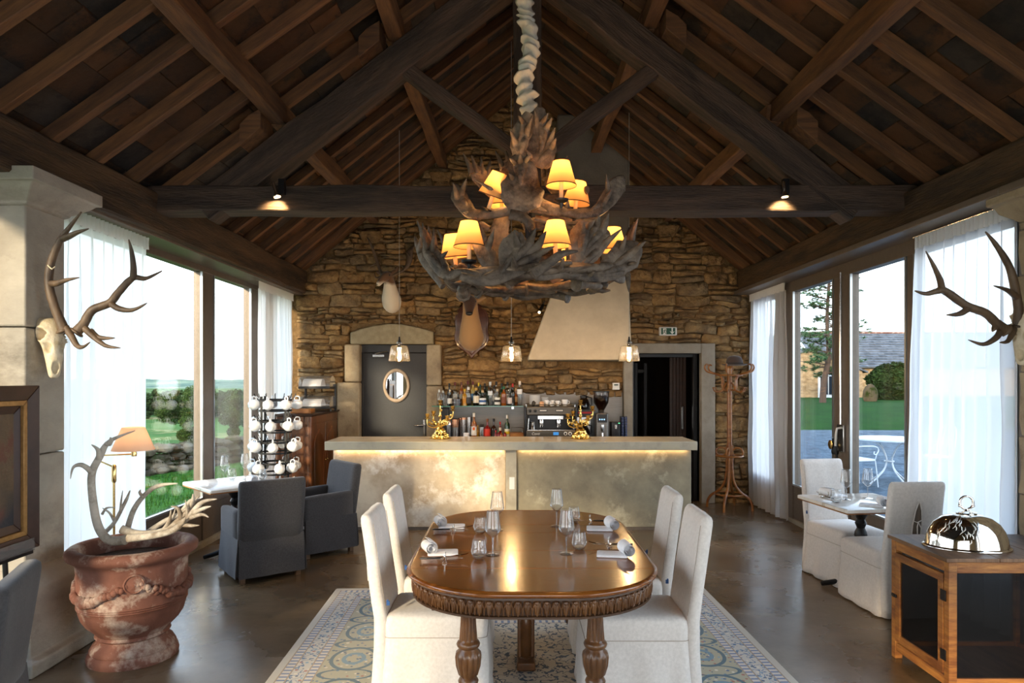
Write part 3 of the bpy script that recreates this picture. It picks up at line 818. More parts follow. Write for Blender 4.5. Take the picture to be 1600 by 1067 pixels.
# slate courses on both roofs, each course a part; slates that show stand as parts
for k in range(14):
    f0, f1 = k/14, (k+1)/14
    y0, y1 = HY0-.3+4.3*f0, HY0-.3+4.3*f1+.08; z0, z1 = 2.6+2.75*f0, 2.6+2.75*f1
    x = 23.4-.4*f0
    if k < 14:
        while x < 38:
            wx = rnd(.42,.62)
            if x > 22.6 and x+wx < 33:
                mb = MB(); mb.hexa([(x+.01,y0,z0),(x+wx,y0,z0),(x+wx,y1,z1),(x+.01,y1,z1)], [(x+.01,y0-.02,z0+.05),(x+wx,y0-.02,z0+.05+rnd(0,.02)),(x+wx,y1,z1+.02),(x+.01,y1,z1+.02)])
                mb.build('slate', M['slate'], hs, smooth=False)
            x += wx
mb = MB(); mb.hexa([(22.4,HY0-.3,2.56),(42,HY0-.3,2.56),(42,HY0+4,5.3),(22.4,HY0+4,5.3)],[(22.4,HY0-.3,2.60),(42,HY0-.3,2.60),(42,HY0+4,5.36),(22.4,HY0+4,5.36)])
mb.build('roof', M['slate'], hs, smooth=False)
mb = MB(); mb.tube([(22.4,HY0+4,5.4),(42,HY0+4,5.4)],.09,8); mb.build('ridge_tiles', M['terra'], hs)
for s_ in (-1,1):
    mb = MB(); mb.hexa([(20,HY0-4.2,3.75),(20+s_*3.9,HY0-4.2,2.15),(20+s_*3.9,HY0+2,2.15),(20,HY0+2,3.75)],[(20,HY0-4.2,3.87),(20+s_*3.9,HY0-4.2,2.27),(20+s_*3.9,HY0+2,2.27),(20,HY0+2,3.87)])
    mb.build('roof', M['slate'], hs, smooth=False)
M['whitewood'] = pm('white_painted_wood', '#c8ccd2', rough=.6)
M['darkpane'] = pm('dark_house_pane', '#1d242c', rough=.15)
for (x0,x1,z0,z1) in ((20.6,21.9,.2,2.05),(22.2,23.1,.2,2.05),(18.2,18.9,.9,1.9)):
    mb = MB(); mb.box(x0,x1,HY0-4.12,HY0-3.9,z0,z1); fr = mb.build('window', M['whitewood'], hs, bevel=.01)
    mb = MB(); mb.box(x0+.12,(x0+x1)/2-.04,HY0-4.16,HY0-4.1,z0+.5,z1-.12); mb.box((x0+x1)/2+.04,x1-.12,HY0-4.16,HY0-4.1,z0+.5,z1-.12); mb.build('pane', M['darkpane'], fr)
# pine
pt = thing('pine_tree', 'tall open pine tree on the grass bank seen through the glass door', 'tree', (16.35,36,.4))
mb = MB(); mb.tube(smooth_path([(0,0,-.4),(.1,0,1.2),(.35,0,2.6),(.3,.1,4.5),(.45,0,7.5)],4), taper(17,[.2,.16,.13,.1,.05]), 8); mb.build('trunk', M['bark'], pt)
R = random.Random(4); br = MB(); nd = MB()
for k in range(60):
    zq = 1.5+5.9*(k/60); a = R.uniform(0,2*PI); L = R.uniform(1.3,3.0)*(1.12-.08*zq)
    p0 = Vector((.3,0,zq)); p1 = p0+Vector((math.cos(a)*L,math.sin(a)*L,R.uniform(-.25,.35)))
    br.tube([p0,(p0+p1)/2+Vector((0,0,.06)),p1],[.04,.025,.01],5)
    for q in range(15):
        c_ = p0.lerp(p1, R.uniform(.25,1.05))+Vector((R.uniform(-.3,.3),R.uniform(-.3,.3),R.uniform(-.05,.2)))
        for b_ in range(26):
            d = Vector((R.gauss(0,1),R.gauss(0,1),R.gauss(.2,.7))).normalized()*R.uniform(.10,.24); s_ = d.orthogonal().normalized()*.022
            i = len(nd.v); nd.v += [tuple(c_-s_),tuple(c_+s_),tuple(c_+d)]; nd.f.append((i,i+1,i+2))
br.build('branches', M['bark'], pt, fix=False); nd.build('needles', M['pineleaf'], pt, smooth=False, fix=False)
bs = thing('bush', 'large clipped evergreen bush in front of the slate roofed house', 'bush', (23.0,41,.45))
mb = MB(); shellcrown(mb,(0,0,1.05),1.62,1.05,1.22,16000,.085,8); mb.build('leaves', M['foliagedk'], bs, smooth=False, fix=False)
mb = MB(); mb.ball((0,0,1.0),1.4,.85,1.05,14,9); mb.build('inner_leaves', M['foliagedk'], bs)
mb = MB(); blob(mb,(0,0,.45),.42,.3,.62,12,8,.06); o = mb.build('standing_stone', M['drystone']); o.location = (19.95,38,.4); tag(o,'rounded grey standing stone on the bank beside the bush','stone')
lt2 = thing('tree', 'green tree far behind the farmhouse roof at the edge of the left courtyard pane', 'tree', (27,75,0))
mb = MB(); crown(mb,(0,0,4),3,3,3,3000,.25,31); mb.build('crown', M['foliage'], lt2, smooth=False, fix=False)
mb = MB(); mb.tube([(0,0,0),(0,0,3)],.2,8); mb.build('trunk', M['bark'], lt2)
# ================================================================== FURNITURE
# ------------------------------------------------------------------ bar counter
bar = thing('bar_counter', 'long cast concrete bar counter with a glowing strip under its top', 'bar counter', (0, 8.0, 0))
m = MB(); m.box(-2.114,2.093,-.30,.40,.945,1.043); m.build('counter_top', M['bartop'], bar, bevel=.006)
m = MB(); m.box(-2.07,-.075,-.09,.25,.035,.945); m.build('front_panel', M['barwarm'], bar, bevel=.004)['label'] = 'sandy cream front panel'
m = MB(); m.box(.055,2.076,-.09,.25,.035,.945); m.build('front_panel', M['baroliv'], bar, bevel=.004)['label'] = 'olive grey front panel'
m = MB(); m.box(-.072,.052,-.14,.25,.035,.944); m.build('pilaster', M['bartop'], bar, bevel=.004)
m = MB(); m.box(-2.06,2.066,-.08,.24,.0,.035); m.build('plinth_strip', M['frame'], bar)
m = MB(); m.box(-.03,.03,-.150,-.139,.48,.62); m.build('socket_plate', M['cream'], bar, bevel=.003)
for a, b in ((-2.03,-.10),(.08,2.03)):
    m = MB(); m.box(a,b,-.112,-.098,.933,.943); m.build('light_strip', M['led'], bar)
    light('AREA', ((a+b)/2,-.115,.928), 1.0, (1,.64,.30), sx=b-a, sy=.02, parent=bar, rot=(math.radians(20),0,0))

# ------------------------------------------------------------------ back counter, splash panel, glass shelf
bc = thing('back_counter', 'low working counter behind the bar against the wall', 'counter', (0, 9.3, 0))
m = MB(); m.box(-1.05,1.55,-.28,.36,.88,.93); m.build('worktop', M['steelpanel'], bc, bevel=.004)
m = MB(); m.box(-1.03,1.53,-.22,.36,0,.88); m.build('carcass', M['blackpl'], bc)
m = MB(); m.box(-1.0,1.565,YB-.012,YB+.028,.93,1.56); o = m.build('splash_panel', M['steelpanel'], bevel=.003); tag(o,'brushed steel splash panel on the wall behind the bar','panel')
sh = thing('glass_shelf', 'green edged glass shelf of bottles on the splash panel', 'shelf', (-.49, 9.52, 1.375))
M['shelfgl'] = thin_glass('shelf_glass', (.75,.9,.84), 1.5); M['shelfedge'] = pm('shelf_edge', '#4d8a78', rough=.15)
m = MB(); m.box(-.61,.65,-.16,.138,-.006,.006); m.build('shelf_pane', M['shelfgl'], sh, smooth=False)
m = MB(); m.box(-.61,.65,-.166,-.16,-.006,.006); m.build('front_edge', M['shelfedge'], sh, smooth=False)
for x in (-.5, .5):
    m = MB(); m.box(x-.018,x+.018,.05,.138,-.05,-.006); m.build('shelf_bracket', M['steel'], sh, bevel=.003)

# ------------------------------------------------------------------ bottles
BM = {}
def bglass(k, c, r=.08, clear=False):
    if k not in BM:
        BM[k] = thin_glass('bottle_glass_'+k, c, 2.2) if clear else pm('bottle_glass_'+k, c, rough=r, spec=.7)
    return BM[k]
for k, c in (('clear',(.88,.9,.9)),('pale',(.8,.84,.78))): bglass(k, c, clear=True)
for k, c in (('amber','#8a4a12'),('gold','#b4841f'),('brown','#2c1508'),('dark','#10130f'),('green','#1d3a22'),('red','#7a1410'),('straw','#b59a4a')): bglass(k, c)
flat_m = {}
def flatc(c):
    if c not in flat_m: flat_m[c] = pm('label_'+c.strip('#'), c, rough=.6)
    return flat_m[c]
PROF = {
 'wine':   [(.0,0),(.9,0),(1,.01),(1,.55),(.9,.64),(.42,.72),(.36,.76),(.36,.97),(.40,.975),(.40,1.0)],
 'spirit': [(.0,0),(.95,0),(1,.01),(1,.60),(.93,.66),(.45,.73),(.36,.76),(.36,.95),(.42,.955),(.42,1.0)],
 'squat':  [(.0,0),(.93,0),(1,.02),(1,.50),(.8,.60),(.34,.66),(.30,.70),(.30,.94),(.36,.945),(.36,1.0)],
 'tall':   [(.0,0),(.95,0),(1,.01),(1,.66),(.9,.70),(.5,.74),(.44,.78),(.42,.97),(.46,.975),(.46,1.0)],
 'decant': [(.0,0),(.7,0),(.9,.04),(1,.16),(.98,.26),(.7,.40),(.36,.50),(.34,.60),(.42,.62),(.42,.66),(.34,.68),(.30,.80),(.1,.83)],
 'jar':    [(.0,0),(.95,0),(1,.02),(1,.75),(.9,.80),(.6,.82),(.6,.95),(.3,.97),(.3,1.0)],
}
def bottle(px, base, hpx, wpx, Y, z, prof, glass, lab=None, cap=None, label='', lz=(.14,.46), lab2=None, liquid=None, cat='bottle', name='bottle', group=None):
    k = FOC/Y; h = hpx/k; r = wpx/k/2
    t = thing(name, label, cat, ((px-800)/k, Y, z), 0, group)
    m = MB(); m.lathe([(max(a,.02)*r, b*h) for a, b in PROF[prof]], 14); m.build('body', BM[glass], t)
    if liquid:
        m = MB(); m.lathe([(.02,.012*h),(r*.93,.012*h),(r*.93,.42*h),(.02,.42*h)], 12); m.build('liquid', BM[liquid], t)
    if lab:
        m = MB(); m.lathe([(r*1.02,lz[0]*h),(r*1.02,lz[1]*h)], 14, cap=False); m.build('label', flatc(lab), t)
    if lab2:
        a, b = lz; q = b-a
        m = MB(); m.lathe([(r*1.05,(a+q*.35)*h),(r*1.05,(a+q*.68)*h)], 14, cap=False); m.build('label_band', flatc(lab2), t)
    if cap:
        top = PROF[prof][-1][1]; rr = max(PROF[prof][-2][0],.3)*r*1.12
        m = MB(); m.lathe([(.01,.86*h*top),(rr,.86*h*top),(rr,1.01*h*top),(.01,1.01*h*top)], 10); m.build('cap', flatc(cap), t)
    return t
SY, SZ = 9.42, 1.381
front = [ # px, height px, width px, profile, glass, label, cap, description, extra
 (686,25,7,'jar','clear','','#d8d8d4','clear lidded glass jar at the shelf end above the gilt candelabra',{}),
 (692,24,8,'jar','clear','','#c9c4b8','fluted clear glass jar with a pale stopper, next to the end jar',{}),
 (703,25,8,'squat','clear','#e8e8e4','#d9c9b0','clear bottle with a small white label left of the round decanter',{}),
 (714,26,18,'decant','clear','','','round bellied decanter of dark spirit with a gilt stopper',{'liquid':'brown'}),
 (726,26,8,'wine','gold','#c98a2a','#d9a92a','golden bottle with a yellow cap right of the round decanter',{}),
 (732,29,9,'spirit','clear','#3a3a3c','#e0e0e0','clear bottle with a round black and white label',{}),
 (744,28,9.5,'spirit','dark','#e9e2cf','#c8a050','squat dark bottle with a large cream label',{'lz':(.16,.55)}),
 (754,24,11,'squat','clear','#e6ecf0','#c9b08a','low wide bottle with a white and blue banded label',{'lab2':'#2a5a9c','lz':(.1,.5)}),
 (766,37,7.5,'tall','clear','#dfe6ee','#c9d0d6','tall slim clear bottle with a white label near its shoulder',{'lz':(.45,.62)}),
 (777,26,9,'squat','clear','#e9e9e6','#c7b9a0','clear bottle with a white label and wide black band',{'lab2':'#1b1b1d','lz':(.08,.5)}),
 (787,30,8.5,'spirit','amber','#7a4632','#2a6a48','brown patterned bottle with a green cap',{}),
 (797,28,9,'squat','clear','#d9cfcf','#b98','cut glass bottle with a grey label and red base band',{'lz':(.12,.45)}),
 (801,34,7,'wine','dark','#1a1a1a','#b02020','dark bottle with a bright red neck behind the cut glass bottle',{}),
 (812,38,8,'tall','clear','#f2f2f2','#e9d9c9','tall frosted bottle with a white upper label at the right end of the shelf',{'lz':(.48,.68)}),
]
for (px,h,wd,pf,gl,lb,cp,ds,ex_) in front:
    bottle(px, 0, h, wd, SY-.02, SZ, pf, gl, lb or None, (cp if len(cp) == 7 else None), ds, **ex_)
backr = [
 (702,34,7,'wine','dark','#2a2a2a','#1a1a1c','black wine bottle at the back of the shelf behind the small white labelled one'),
 (711,36,7,'spirit','clear','#e0dcd2','#5a1a24','clear bottle with a maroon cap at the back left of the decanter'),
 (721,36,7,'spirit','amber','#b9b0a0','#5a2a1c','amber bottle with a brown cap at the back right of the decanter'),
 (731,38,7,'spirit','clear','#e4e4e4','#5c1626','tall bottle with a dark red cap behind the round labelled bottle'),
 (739,37,7,'spirit','straw','#4f8ac0','#5c1a22','straw coloured bottle with a blue label and red cap at the back'),
 (748,35,6.5,'spirit','clear','#d9d9d0','#e0c030','bottle with a yellow cap at the back of the shelf'),
 (750.5,32,6,'wine','green','#203a28','#12352a','green bottle with a dark teal cap behind the blue banded label'),
 (757.5,34,6.5,'wine','dark','#232820','#16161a','dark bottle with a black cap behind the blue banded label'),
 (761,29,6,'wine','green','#1f3a26','#173026','small green bottle left of the tall slim clear one'),
 (772,31,7,'spirit','clear','#cfd2d4','#2a2a2c','clear bottle with a black stopper right of the tall slim one'),
 (775.5,37,6.5,'tall','clear','#d0d4d8','#202022','tall clear bottle with a black cap at the back of the shelf'),
 (784,34,7,'wine','green','#8a8f3a','#1a1c24','olive bottle with a navy cap left of the brown patterned one'),
 (793,36,7,'tall','clear','#c9c9c9','#16181c','clear bottle with a black cap left of the red necked one'),
 (806,27,7,'squat','amber','#c9a070','#caa77a','small amber bottle between the red necked and the frosted bottle'),
]
for (px,h,wd,pf,gl,lb,cp,ds) in backr:
    bottle(px, 0, h, wd, SY+.12, SZ, pf, gl, lb, cp, ds, lz=(.2,.5))
# things on the back counter
CZ, CY = .93, 9.25
def shaker(px, h, wd, name, label, mats, tin):
    k = FOC/CY; hh = h/k; r = wd/k/2
    t = thing(name, label, 'shaker', ((px-800)/k, CY, CZ))
    if tin:
        m = MB(); m.lathe([(r*.72,0),(r*.78,.002),(r*.92,hh*.62)],18); m.build('tin', M['steel'], t)
        m = MB(); m.lathe([(r*.93,hh*.62),(r,hh),(r*.96,hh),(r*.9,hh*.64)],18,cap=False); m.build('copper_rim', mats, t)
    else:
        m = MB(); m.lathe([(r*.75,0),(r*.8,.002),(r,hh*.62)],18); m.build('tin', M['steel'], t)
        m = MB(); m.lathe([(r*1.02,hh*.62),(r*1.02,hh*.68),(r*.6,hh*.82),(r*.5,hh*.84)],18); m.build('strainer_top', M['steel'], t)
        m = MB(); m.lathe([(r*.5,hh*.84),(r*.5,hh*.97),(r*.3,hh)],18); m.build('cap', M['steel'], t)
M['copper'] = pm('copper', (.78,.40,.24), rough=.2, metal=1)
shaker(701,37,9,'cocktail_shaker','steel cocktail shaker with a stepped cap beside the left gilt candelabra',None,False)
shaker(711.5,31,11,'cocktail_shaker','steel and copper tumbler shaker on the back counter',M['copper'],True)
for i, (px, h, wd) in enumerate(((720,33,9),(724,34,8))):
    k = FOC/CY; t = thing('mixing_tin', ('steel mixing tin with a copper rim' if i == 0 else 'darker tall steel mixing tin with a coppery rim behind the white cup'), 'tin', ((px-800)/k, CY+.1-.05*i, CZ))
    m = MB(); m.lathe([(wd/k*.36,0),(wd/k*.5,h/k)],18); m.build('tin', M['steel'], t)
    m = MB(); m.lathe([(wd/k*.51,h/k*.9),(wd/k*.52,h/k)],18,cap=False); m.build('rim', M['copper'], t)
t = thing('cup', 'small white tapered cup in front of the mixing tins', 'cup', ((728.5-800)*9.1/FOC, 9.1, CZ))
m = MB(); m.lathe([(.028,0),(.04,.10),(.037,.10),(.027,.006)],18); m.build('cup_body', M['white'], t)
t = thing('mixing_glass', 'fluted steel rimmed mixing glass behind the small white cup', 'glass', ((733-800)*CY/FOC, CY+.06, CZ))
m = MB(); m.lathe([(.03,0),(.04,.30)],12); m.build('body', M['steel'], t)
bottle(740.5,0,41,8.5,CY,CZ,'wine','amber','#efece6','#e6e0d6','amber bottle with a white label and orange square',lz=(.16,.5),lab2=None)
m = MB(); m.box(-.014,.014,-.0445,-.0415,.13,.17); o = m.build('label_square', flatc('#d9641c')); o.parent = bpy.data.objects[[x.name for x in bpy.data.objects if x.get('label') == 'amber bottle with a white label and orange square'][0]]
bottle(746.5,0,22,3.5,CY+.02,CZ,'tall','gold',None,'#cfa030','slim yellow bottle beside the orange square label')
t = thing('utensil_pot', 'steel pot of black handled bar tools', 'pot', ((753-800)*CY/FOC, CY, CZ))
m = MB(); m.lathe([(.034,0),(.036,.17),(.033,.17),(.031,.006)],18); m.build('pot', M['steel'], t)
for a in range(4):
    m = MB(); m.tube([(0,0,.05),(.02*math.cos(a*1.6),.02*math.sin(a*1.6),.21)],.006,6); m.build('tool_handle', M['blackpl'], t)
bottle(761.5,0,32,9.5,CY,CZ,'squat','red','#c9301c','#7a4a2a','round red labelled bottle with a brown stopper',lz=(.18,.52))
bottle(771.5,0,32,9,CY+.03,CZ,'squat','brown','#1a1410','#141414','round dark brown bottle right of the red labelled one')
bottle(781.5,0,27,4.5,CY+.05,CZ,'tall','red','#d9d2c9','#c42020','slim red sauce bottle with a red cap and white collar',lz=(.5,.68))
bottle(774.5,0,15,4.5,CY-.08,CZ,'wine','red','#e9e4da','#c82a20','small sauce bottle with a red cap, first of two alike',lz=(.1,.4))
bottle(779,0,15,4.5,CY-.08,CZ,'wine','red','#e9e4da','#2a8a4a','small sauce bottle with a green cap beside its red capped twin',lz=(.1,.4))
bottle(783.5,0,11,5.5,CY-.08,CZ,'jar','amber','#d96a20','#d9601c','small orange jar beside the tiny sauce bottles',lz=(.1,.6))
bottle(789,0,12,5,CY-.06,CZ,'jar','red','#b02a28','#20242a','small red jar with a dark lid',lz=(.15,.6))
bottle(792.5,0,38,8,CY,CZ,'wine','green','#e6e2d2','#dcd9d4','green wine bottle with a cream and yellow label and white neck',lz=(.12,.44),lab2='#d9c020')
t = thing('wooden_caddy', 'small wooden box with a wire handle left of the espresso machine', 'box', ((807.5-800)*CY/FOC, CY-.02, CZ))
m = MB(); m.box(-.09,.09,-.06,.06,0,.10); m.build('box', M['pine'], t, bevel=.004)
m = MB(); m.tube([(-.08,0,.10),(-.085,0,.155),(-.06,0,.165),(.06,0,.165),(.085,0,.155),(.08,0,.10)],.004,6); m.build('wire_handle', M['steel'], t)
t = thing('black_canister', 'black box behind the left gilt candelabra', 'box', ((697-800)*9.45/FOC, 9.45, CZ))
m = MB(); m.box(-.09,.04,-.08,.08,0,.42); m.build('case', M['blackpl'], t, bevel=.01); m = MB(); m.box(.06,.21,-.06,.08,0,.27); m.build('lower_case', M['blackpl'], t, bevel=.02)

# ------------------------------------------------------------------ espresso machine
em = thing('espresso_machine', 'two group espresso machine with dark panels behind the bar', 'coffee machine', ((859.5-800)*9.15/FOC, 9.2, CZ))
M['mpanel'] = pm('machine_panel', '#5c564e', rough=.35, metal=.6); M['mdark'] = pm('machine_dark', '#1c1b1c', rough=.3, metal=.4)
m = MB(); m.box(-.325,.325,-.20,.22,.34,.455); tp = m.build('upper_panel', M['mpanel'], em, bevel=.012)
m = MB(); m.box(-.30,.30,.0,.22,.15,.34); m.build('back_plate', M['mdark'], em, bevel=.004)
m = MB(); m.box(-.325,.325,-.26,.22,.05,.145); lp = m.build('lower_panel', M['mpanel'], em, bevel=.01)
m = MB(); m.box(-.31,.31,-.25,.0,.145,.153); m.build('drip_tray', M['steel'], em)
for x in (-.335,.335):
    m = MB(); m.box(x-.012,x+.012,-.22,.23,.02,.45); m.build('side_frame', M['mdark'], em, bevel=.01)
for x in (-.26,.26):
    for y in (-.18,.15):
        m = MB(); m.lathe([(.02,0),(.026,.03)],10,T(x,y,0)); m.build('foot', M['black'], em)
for x in (-.275,-.205,.285):
    m = MB(); m.lathe([(.022,0),(.02,.03),(.008,.034)],14,T(x,-.20,.40) @ RX(PI/2)); m.build('knob', M['blackpl'], tp)
for x in (-.10,.115):
    m = MB(); m.box(x-.05,x+.05,-.206,-.199,.385,.42); m.build('button_strip', M['mdark'], tp)
    for q in range(5):
        m = MB(); m.box(x-.042+q*.018,x-.03+q*.018,-.209,-.205,.395,.412); m.build('button', M['signwhite'], tp)
m = MB(); m.box(-.17,.17,-.17,0,.285,.335); m.build('steel_bar', M['steel'], em, bevel=.004)
for x in (-.12,.11):
    m = MB(); m.lathe([(.035,0),(.035,.03),(.028,.06)],16,T(x,-.13,.235)); g_ = m.build('group_head', M['steel'], em)
    m = MB(); m.lathe([(.03,0),(.032,.03)],16,T(x,-.13,.205)); m.tube([(x,-.16,.22),(x+.01,-.24,.215)],.010,8); m.tube([(x-.012,-.13,.205),(x-.014,-.13,.18)],.006,6); m.tube([(x+.012,-.13,.205),(x+.016,-.13,.18)],.006,6); m.build('portafilter', M['steel'], g_)
for x, s_ in ((-.30,-1),(.30,1)):
    m = MB(); m.tube([(x-.02*s_,-.2,.34),(x-.01*s_,-.24,.3),(x+.0*s_,-.25,.16)],.006,6); m.build('steam_wand', M['steel'], em)
t_ = thing('milk_jug', 'small steel milk jug on the drip tray of the espresso machine', 'jug', (em.location.x-.235, 9.05, CZ+.153))
m = MB(); m.lathe([(.034,0),(.036,.004),(.03,.08),(.033,.10),(.031,.10),(.027,.08)],16); m.build('body', M['steel'], t_)
m = MB(); m.tube([(-.03,0,.09),(-.055,0,.085),(-.055,0,.03),(-.034,0,.02)],.004,6); m.build('handle', M['steel'], t_)
m = MB(); m.box(.03,.10,-.264,-.258,.085,.125); m.build('display', emit('machine_display',(.1,.4,.9),.35), lp)
for x in (.19,.25):
    m = MB(); m.lathe([(.024,0),(.024,.006),(.002,.007)],16,T(x,-.258,.105) @ RX(PI/2)); m.build('gauge', M['signwhite'], lp)
    m = MB(); m.lathe([(.013,0),(.013,.004),(.002,.005)],12,T(x,-.2645,.103) @ RX(PI/2)); m.build('gauge_face', M['mdark'], lp)
def text(body, size, loc, mat, parent=None, rot=(PI/2,0,0), ext=.0008, name='lettering', shear=0, align='CENTER'):
    cu = bpy.data.curves.new(name, 'FONT'); cu.body = body; cu.size = size; cu.extrude = ext; cu.align_x = align; cu.shear = shear
    to = bpy.data.objects.new(name, cu); me = bpy.data.meshes.new_from_object(to); bpy.data.objects.remove(to)
    me.materials.clear(); me.materials.append(mat)
    o = bpy.data.objects.new(name, me); C.objects.link(o); o.location = loc; o.rotation_euler = rot
    if parent: o.parent = parent
    return o
text('Conti', .046, (-.255,-.2615,.088), M['signwhite'], lp, shear=.25, align='LEFT')
m = MB()
for a, b in (((-.32,-.19),(.32,-.19)),((-.32,.2),(.32,.2)),((-.32,-.19),(-.32,.2)),((.32,-.19),(.32,.2))):
    m.tube([(a[0],a[1],.48),(b[0],b[1],.48)],.005,6)
for x in (-.32,.32):
    for y in (-.19,.2): m.tube([(x,y,.45),(x,y,.48)],.005,6)
m.build('cup_rail', M['steel'], em)
# cups on top
EX, EZ = em.location.x, CZ+.458
def cup(x, y, r, h, label, group=None):
    t = thing('coffee_cup', label, 'cup', (EX+x, 9.2+y, EZ), 0, group)
    m = MB(); m.lathe([(r*.55,0),(r*.6,.004),(r*.95,h*.45),(r,h),(r*.94,h),(r*.88,h*.45),(r*.5,.01)],20); m.build('cup_body', M['white'], t)
    m = MB(); m.tube([(r*.9,0,h*.8),(r*1.45,0,h*.75),(r*1.4,0,h*.35),(r*.85,0,h*.28)],.005,6); m.build('handle', M['white'], t)
def plates(x, y, r, n, label, dz=.008):
    g = 'stacked white plates on the espresso machine'
    for i in range(n):
        t = MB(); t.lathe([(r*.6,0),(r,.012),(r*.98,.015),(r*.55,.005)],24)
        o = t.build('plate', M['white']); o.location = (EX+x, 9.2+y, EZ+i*dz); tag(o, label, 'plate', g+(' (tall stack)' if n > 8 else ' (low stack)'))
plates(-.20,.06,.076,17,'white plate in the tall stack on top of the espresso machine')
plates(-.065,.08,.052,7,'white saucer in the low stack behind the cups on the espresso machine',.016)
cup(.20,-.02,.042,.085,'large white cup in the rightmost stack on the espresso machine')
cup(.10,-.05,.03,.07,'white cup left of the large stacked cup on the espresso machine')
cup(.035,.0,.032,.075,'white cup in the middle of the row on the espresso machine')
cup(-.045,-.05,.033,.075,'white cup right of the sugar jar on the espresso machine')
cup(.015,-.10,.028,.045,'low white cup at the front edge of the espresso machine top')
m = MB(); m.lathe([(.03,0),(.034,.05),(.02,.062)],14); o = m.build('sugar_jar', flatc('#e0b08a')); o.location = (EX-.115,9.08,EZ); tag(o,'small jar of pink and orange sugar sachets on the espresso machine','jar')
m = MB(); blob(m,(0,0,.035),.03,.02,.035,8,6,.25); o = m.build('black_ornament', flatc('#2a2a2a')); o.location = (EX-.225,9.04,EZ); tag(o,'small black and white ornament in front of the plate stack','ornament')
# filter brewer
fb = thing('filter_brewer', 'black filter coffee brewer with a red stripe behind the right gilt candelabra', 'coffee machine', ((913-800)*9.3/FOC, 9.38, CZ))
m = MB(); m.box(-.105,.105,-.10,.16,0,.03); m.build('base', M['blackpl'], fb, bevel=.006)
m = MB(); m.box(-.10,.10,.05,.16,.03,.30); m.build('column', M['steel'], fb, bevel=.006)
m = MB(); m.box(-.105,.105,-.12,.16,.30,.41); m.build('head', M['blackpl'], fb, bevel=.008)
m = MB(); m.box(-.09,.09,-.124,-.118,.35,.375); m.build('red_stripe', flatc('#a31828'), fb)
def carafe(zz, nm):
    m = MB(); m.lathe([(.05,0),(.085,.01),(.09,.05),(.07,.11),(.045,.15),(.05,.17)],18,T(0,-.02,zz)); c = m.build(nm, thin_glass(nm+'_glass',(.3,.24,.2),3.0), fb)
    m = MB(); m.tube([(.04,-.02,zz+.165),(.10,-.03,zz+.15),(.105,-.03,zz+.06),(.085,-.03,zz+.03)],.010,6); m.lathe([(.052,.15),(.052,.175),(.02,.185)],16,T(0,-.02,zz)); m.build('handle', M['blackpl'], c)
    m = MB(); m.lathe([(.048,.004),(.083,.012),(.086,.04),(.02,.041)],18,T(0,-.02,zz)); m.build('coffee', BM['brown'], c)
carafe(.03,'carafe'); carafe(.412,'carafe')
gd = thing('coffee_grinder', 'coffee grinder with a smoky bean hopper and small lit display', 'grinder', ((939-800)*9.25/FOC, 9.22, CZ))
m = MB(); m.loft([[(x,y,z) for x,y in rrect(.085,.11,.03,4)] for z in (0,.02,.33,.36)]); m.build('body', M['steelpanel'], gd, bevel=.006)
m = MB(); m.box(-.065,.065,-.118,-.105,.24,.35); dsp = m.build('display', M['blackpl'], gd, bevel=.004)
for q in range(3):
    m = MB(); m.lathe([(.009,0),(.009,.003),(.001,.004)],10,T(-.035+q*.03,-.118,.28) @ RX(PI/2)); m.build('lit_icon', emit('icon_blue',(.3,.6,1),1.2), dsp)
m = MB(); m.lathe([(.02,0),(.028,.05),(.025,.09)],12,T(0,-.12,.12)); m.tube([(0,-.12,.1),(0,-.13,.0)],.012,8); m.build('spout', M['steel'], gd)
m = MB(); m.lathe([(.035,.36),(.04,.40),(.10,.50),(.108,.62),(.106,.645),(.10,.645)],20); hp = m.build('hopper', thin_glass('hopper_plastic',(.45,.38,.33),2.5), gd)
m = MB(); m.lathe([(.03,.40),(.09,.50),(.10,.585),(.02,.59)],18); m.build('beans', pm('coffee_beans','#2a1509','#3d2010',60,.4), hp)
m = MB(); m.lathe([(.112,.64),(.112,.655),(.02,.66)],20); m.build('lid', M['blackpl'], hp)
bx = thing('hot_water_box', 'small black hot water dispenser with a green light', 'dispenser', ((960.5-800)*9.25/FOC, 9.25, CZ))
m = MB(); m.loft([[(x,y,z) for x,y in rrect(.062,.09,.015,3)] for z in (.04,.235,.24)]); m.build('case', M['blackpl'], bx, bevel=.004)
m = MB(); m.box(-.015,.015,-.105,-.088,.15,.21); m.build('tap', M['steel'], bx, bevel=.003)
m = MB(); m.box(.035,.055,-.093,-.089,.222,.23); m.build('green_light', emit('green_led',(.1,.9,.3),1.5), bx)
m = MB(); m.box(-.05,.05,-.08,.08,0,.04); m.build('tray', M['steel'], bx)
pt_ = thing('capsule_tower', 'dark blue patterned tower of coffee capsules by the doorway', 'holder', ((974.5-800)*9.3/FOC, 9.3, CZ))
M['capsblue'] = pm('capsule_blue','#141a33','#3a4a7a',120,.35)
for a in range(8):
    for b_ in range(2):
        m = MB(); m.lathe([(.02,0),(.024,.02),(.018,.034)],10,T(-.022+b_*.045,-.02,.01+a*.037)); m.build('capsule', M['capsblue'], pt_)
m = MB(); m.box(-.05,.05,.02,.03,0,.31); m.box(-.05,.05,-.05,.03,0,.008); m.build('stand', M['blackpl'], pt_)
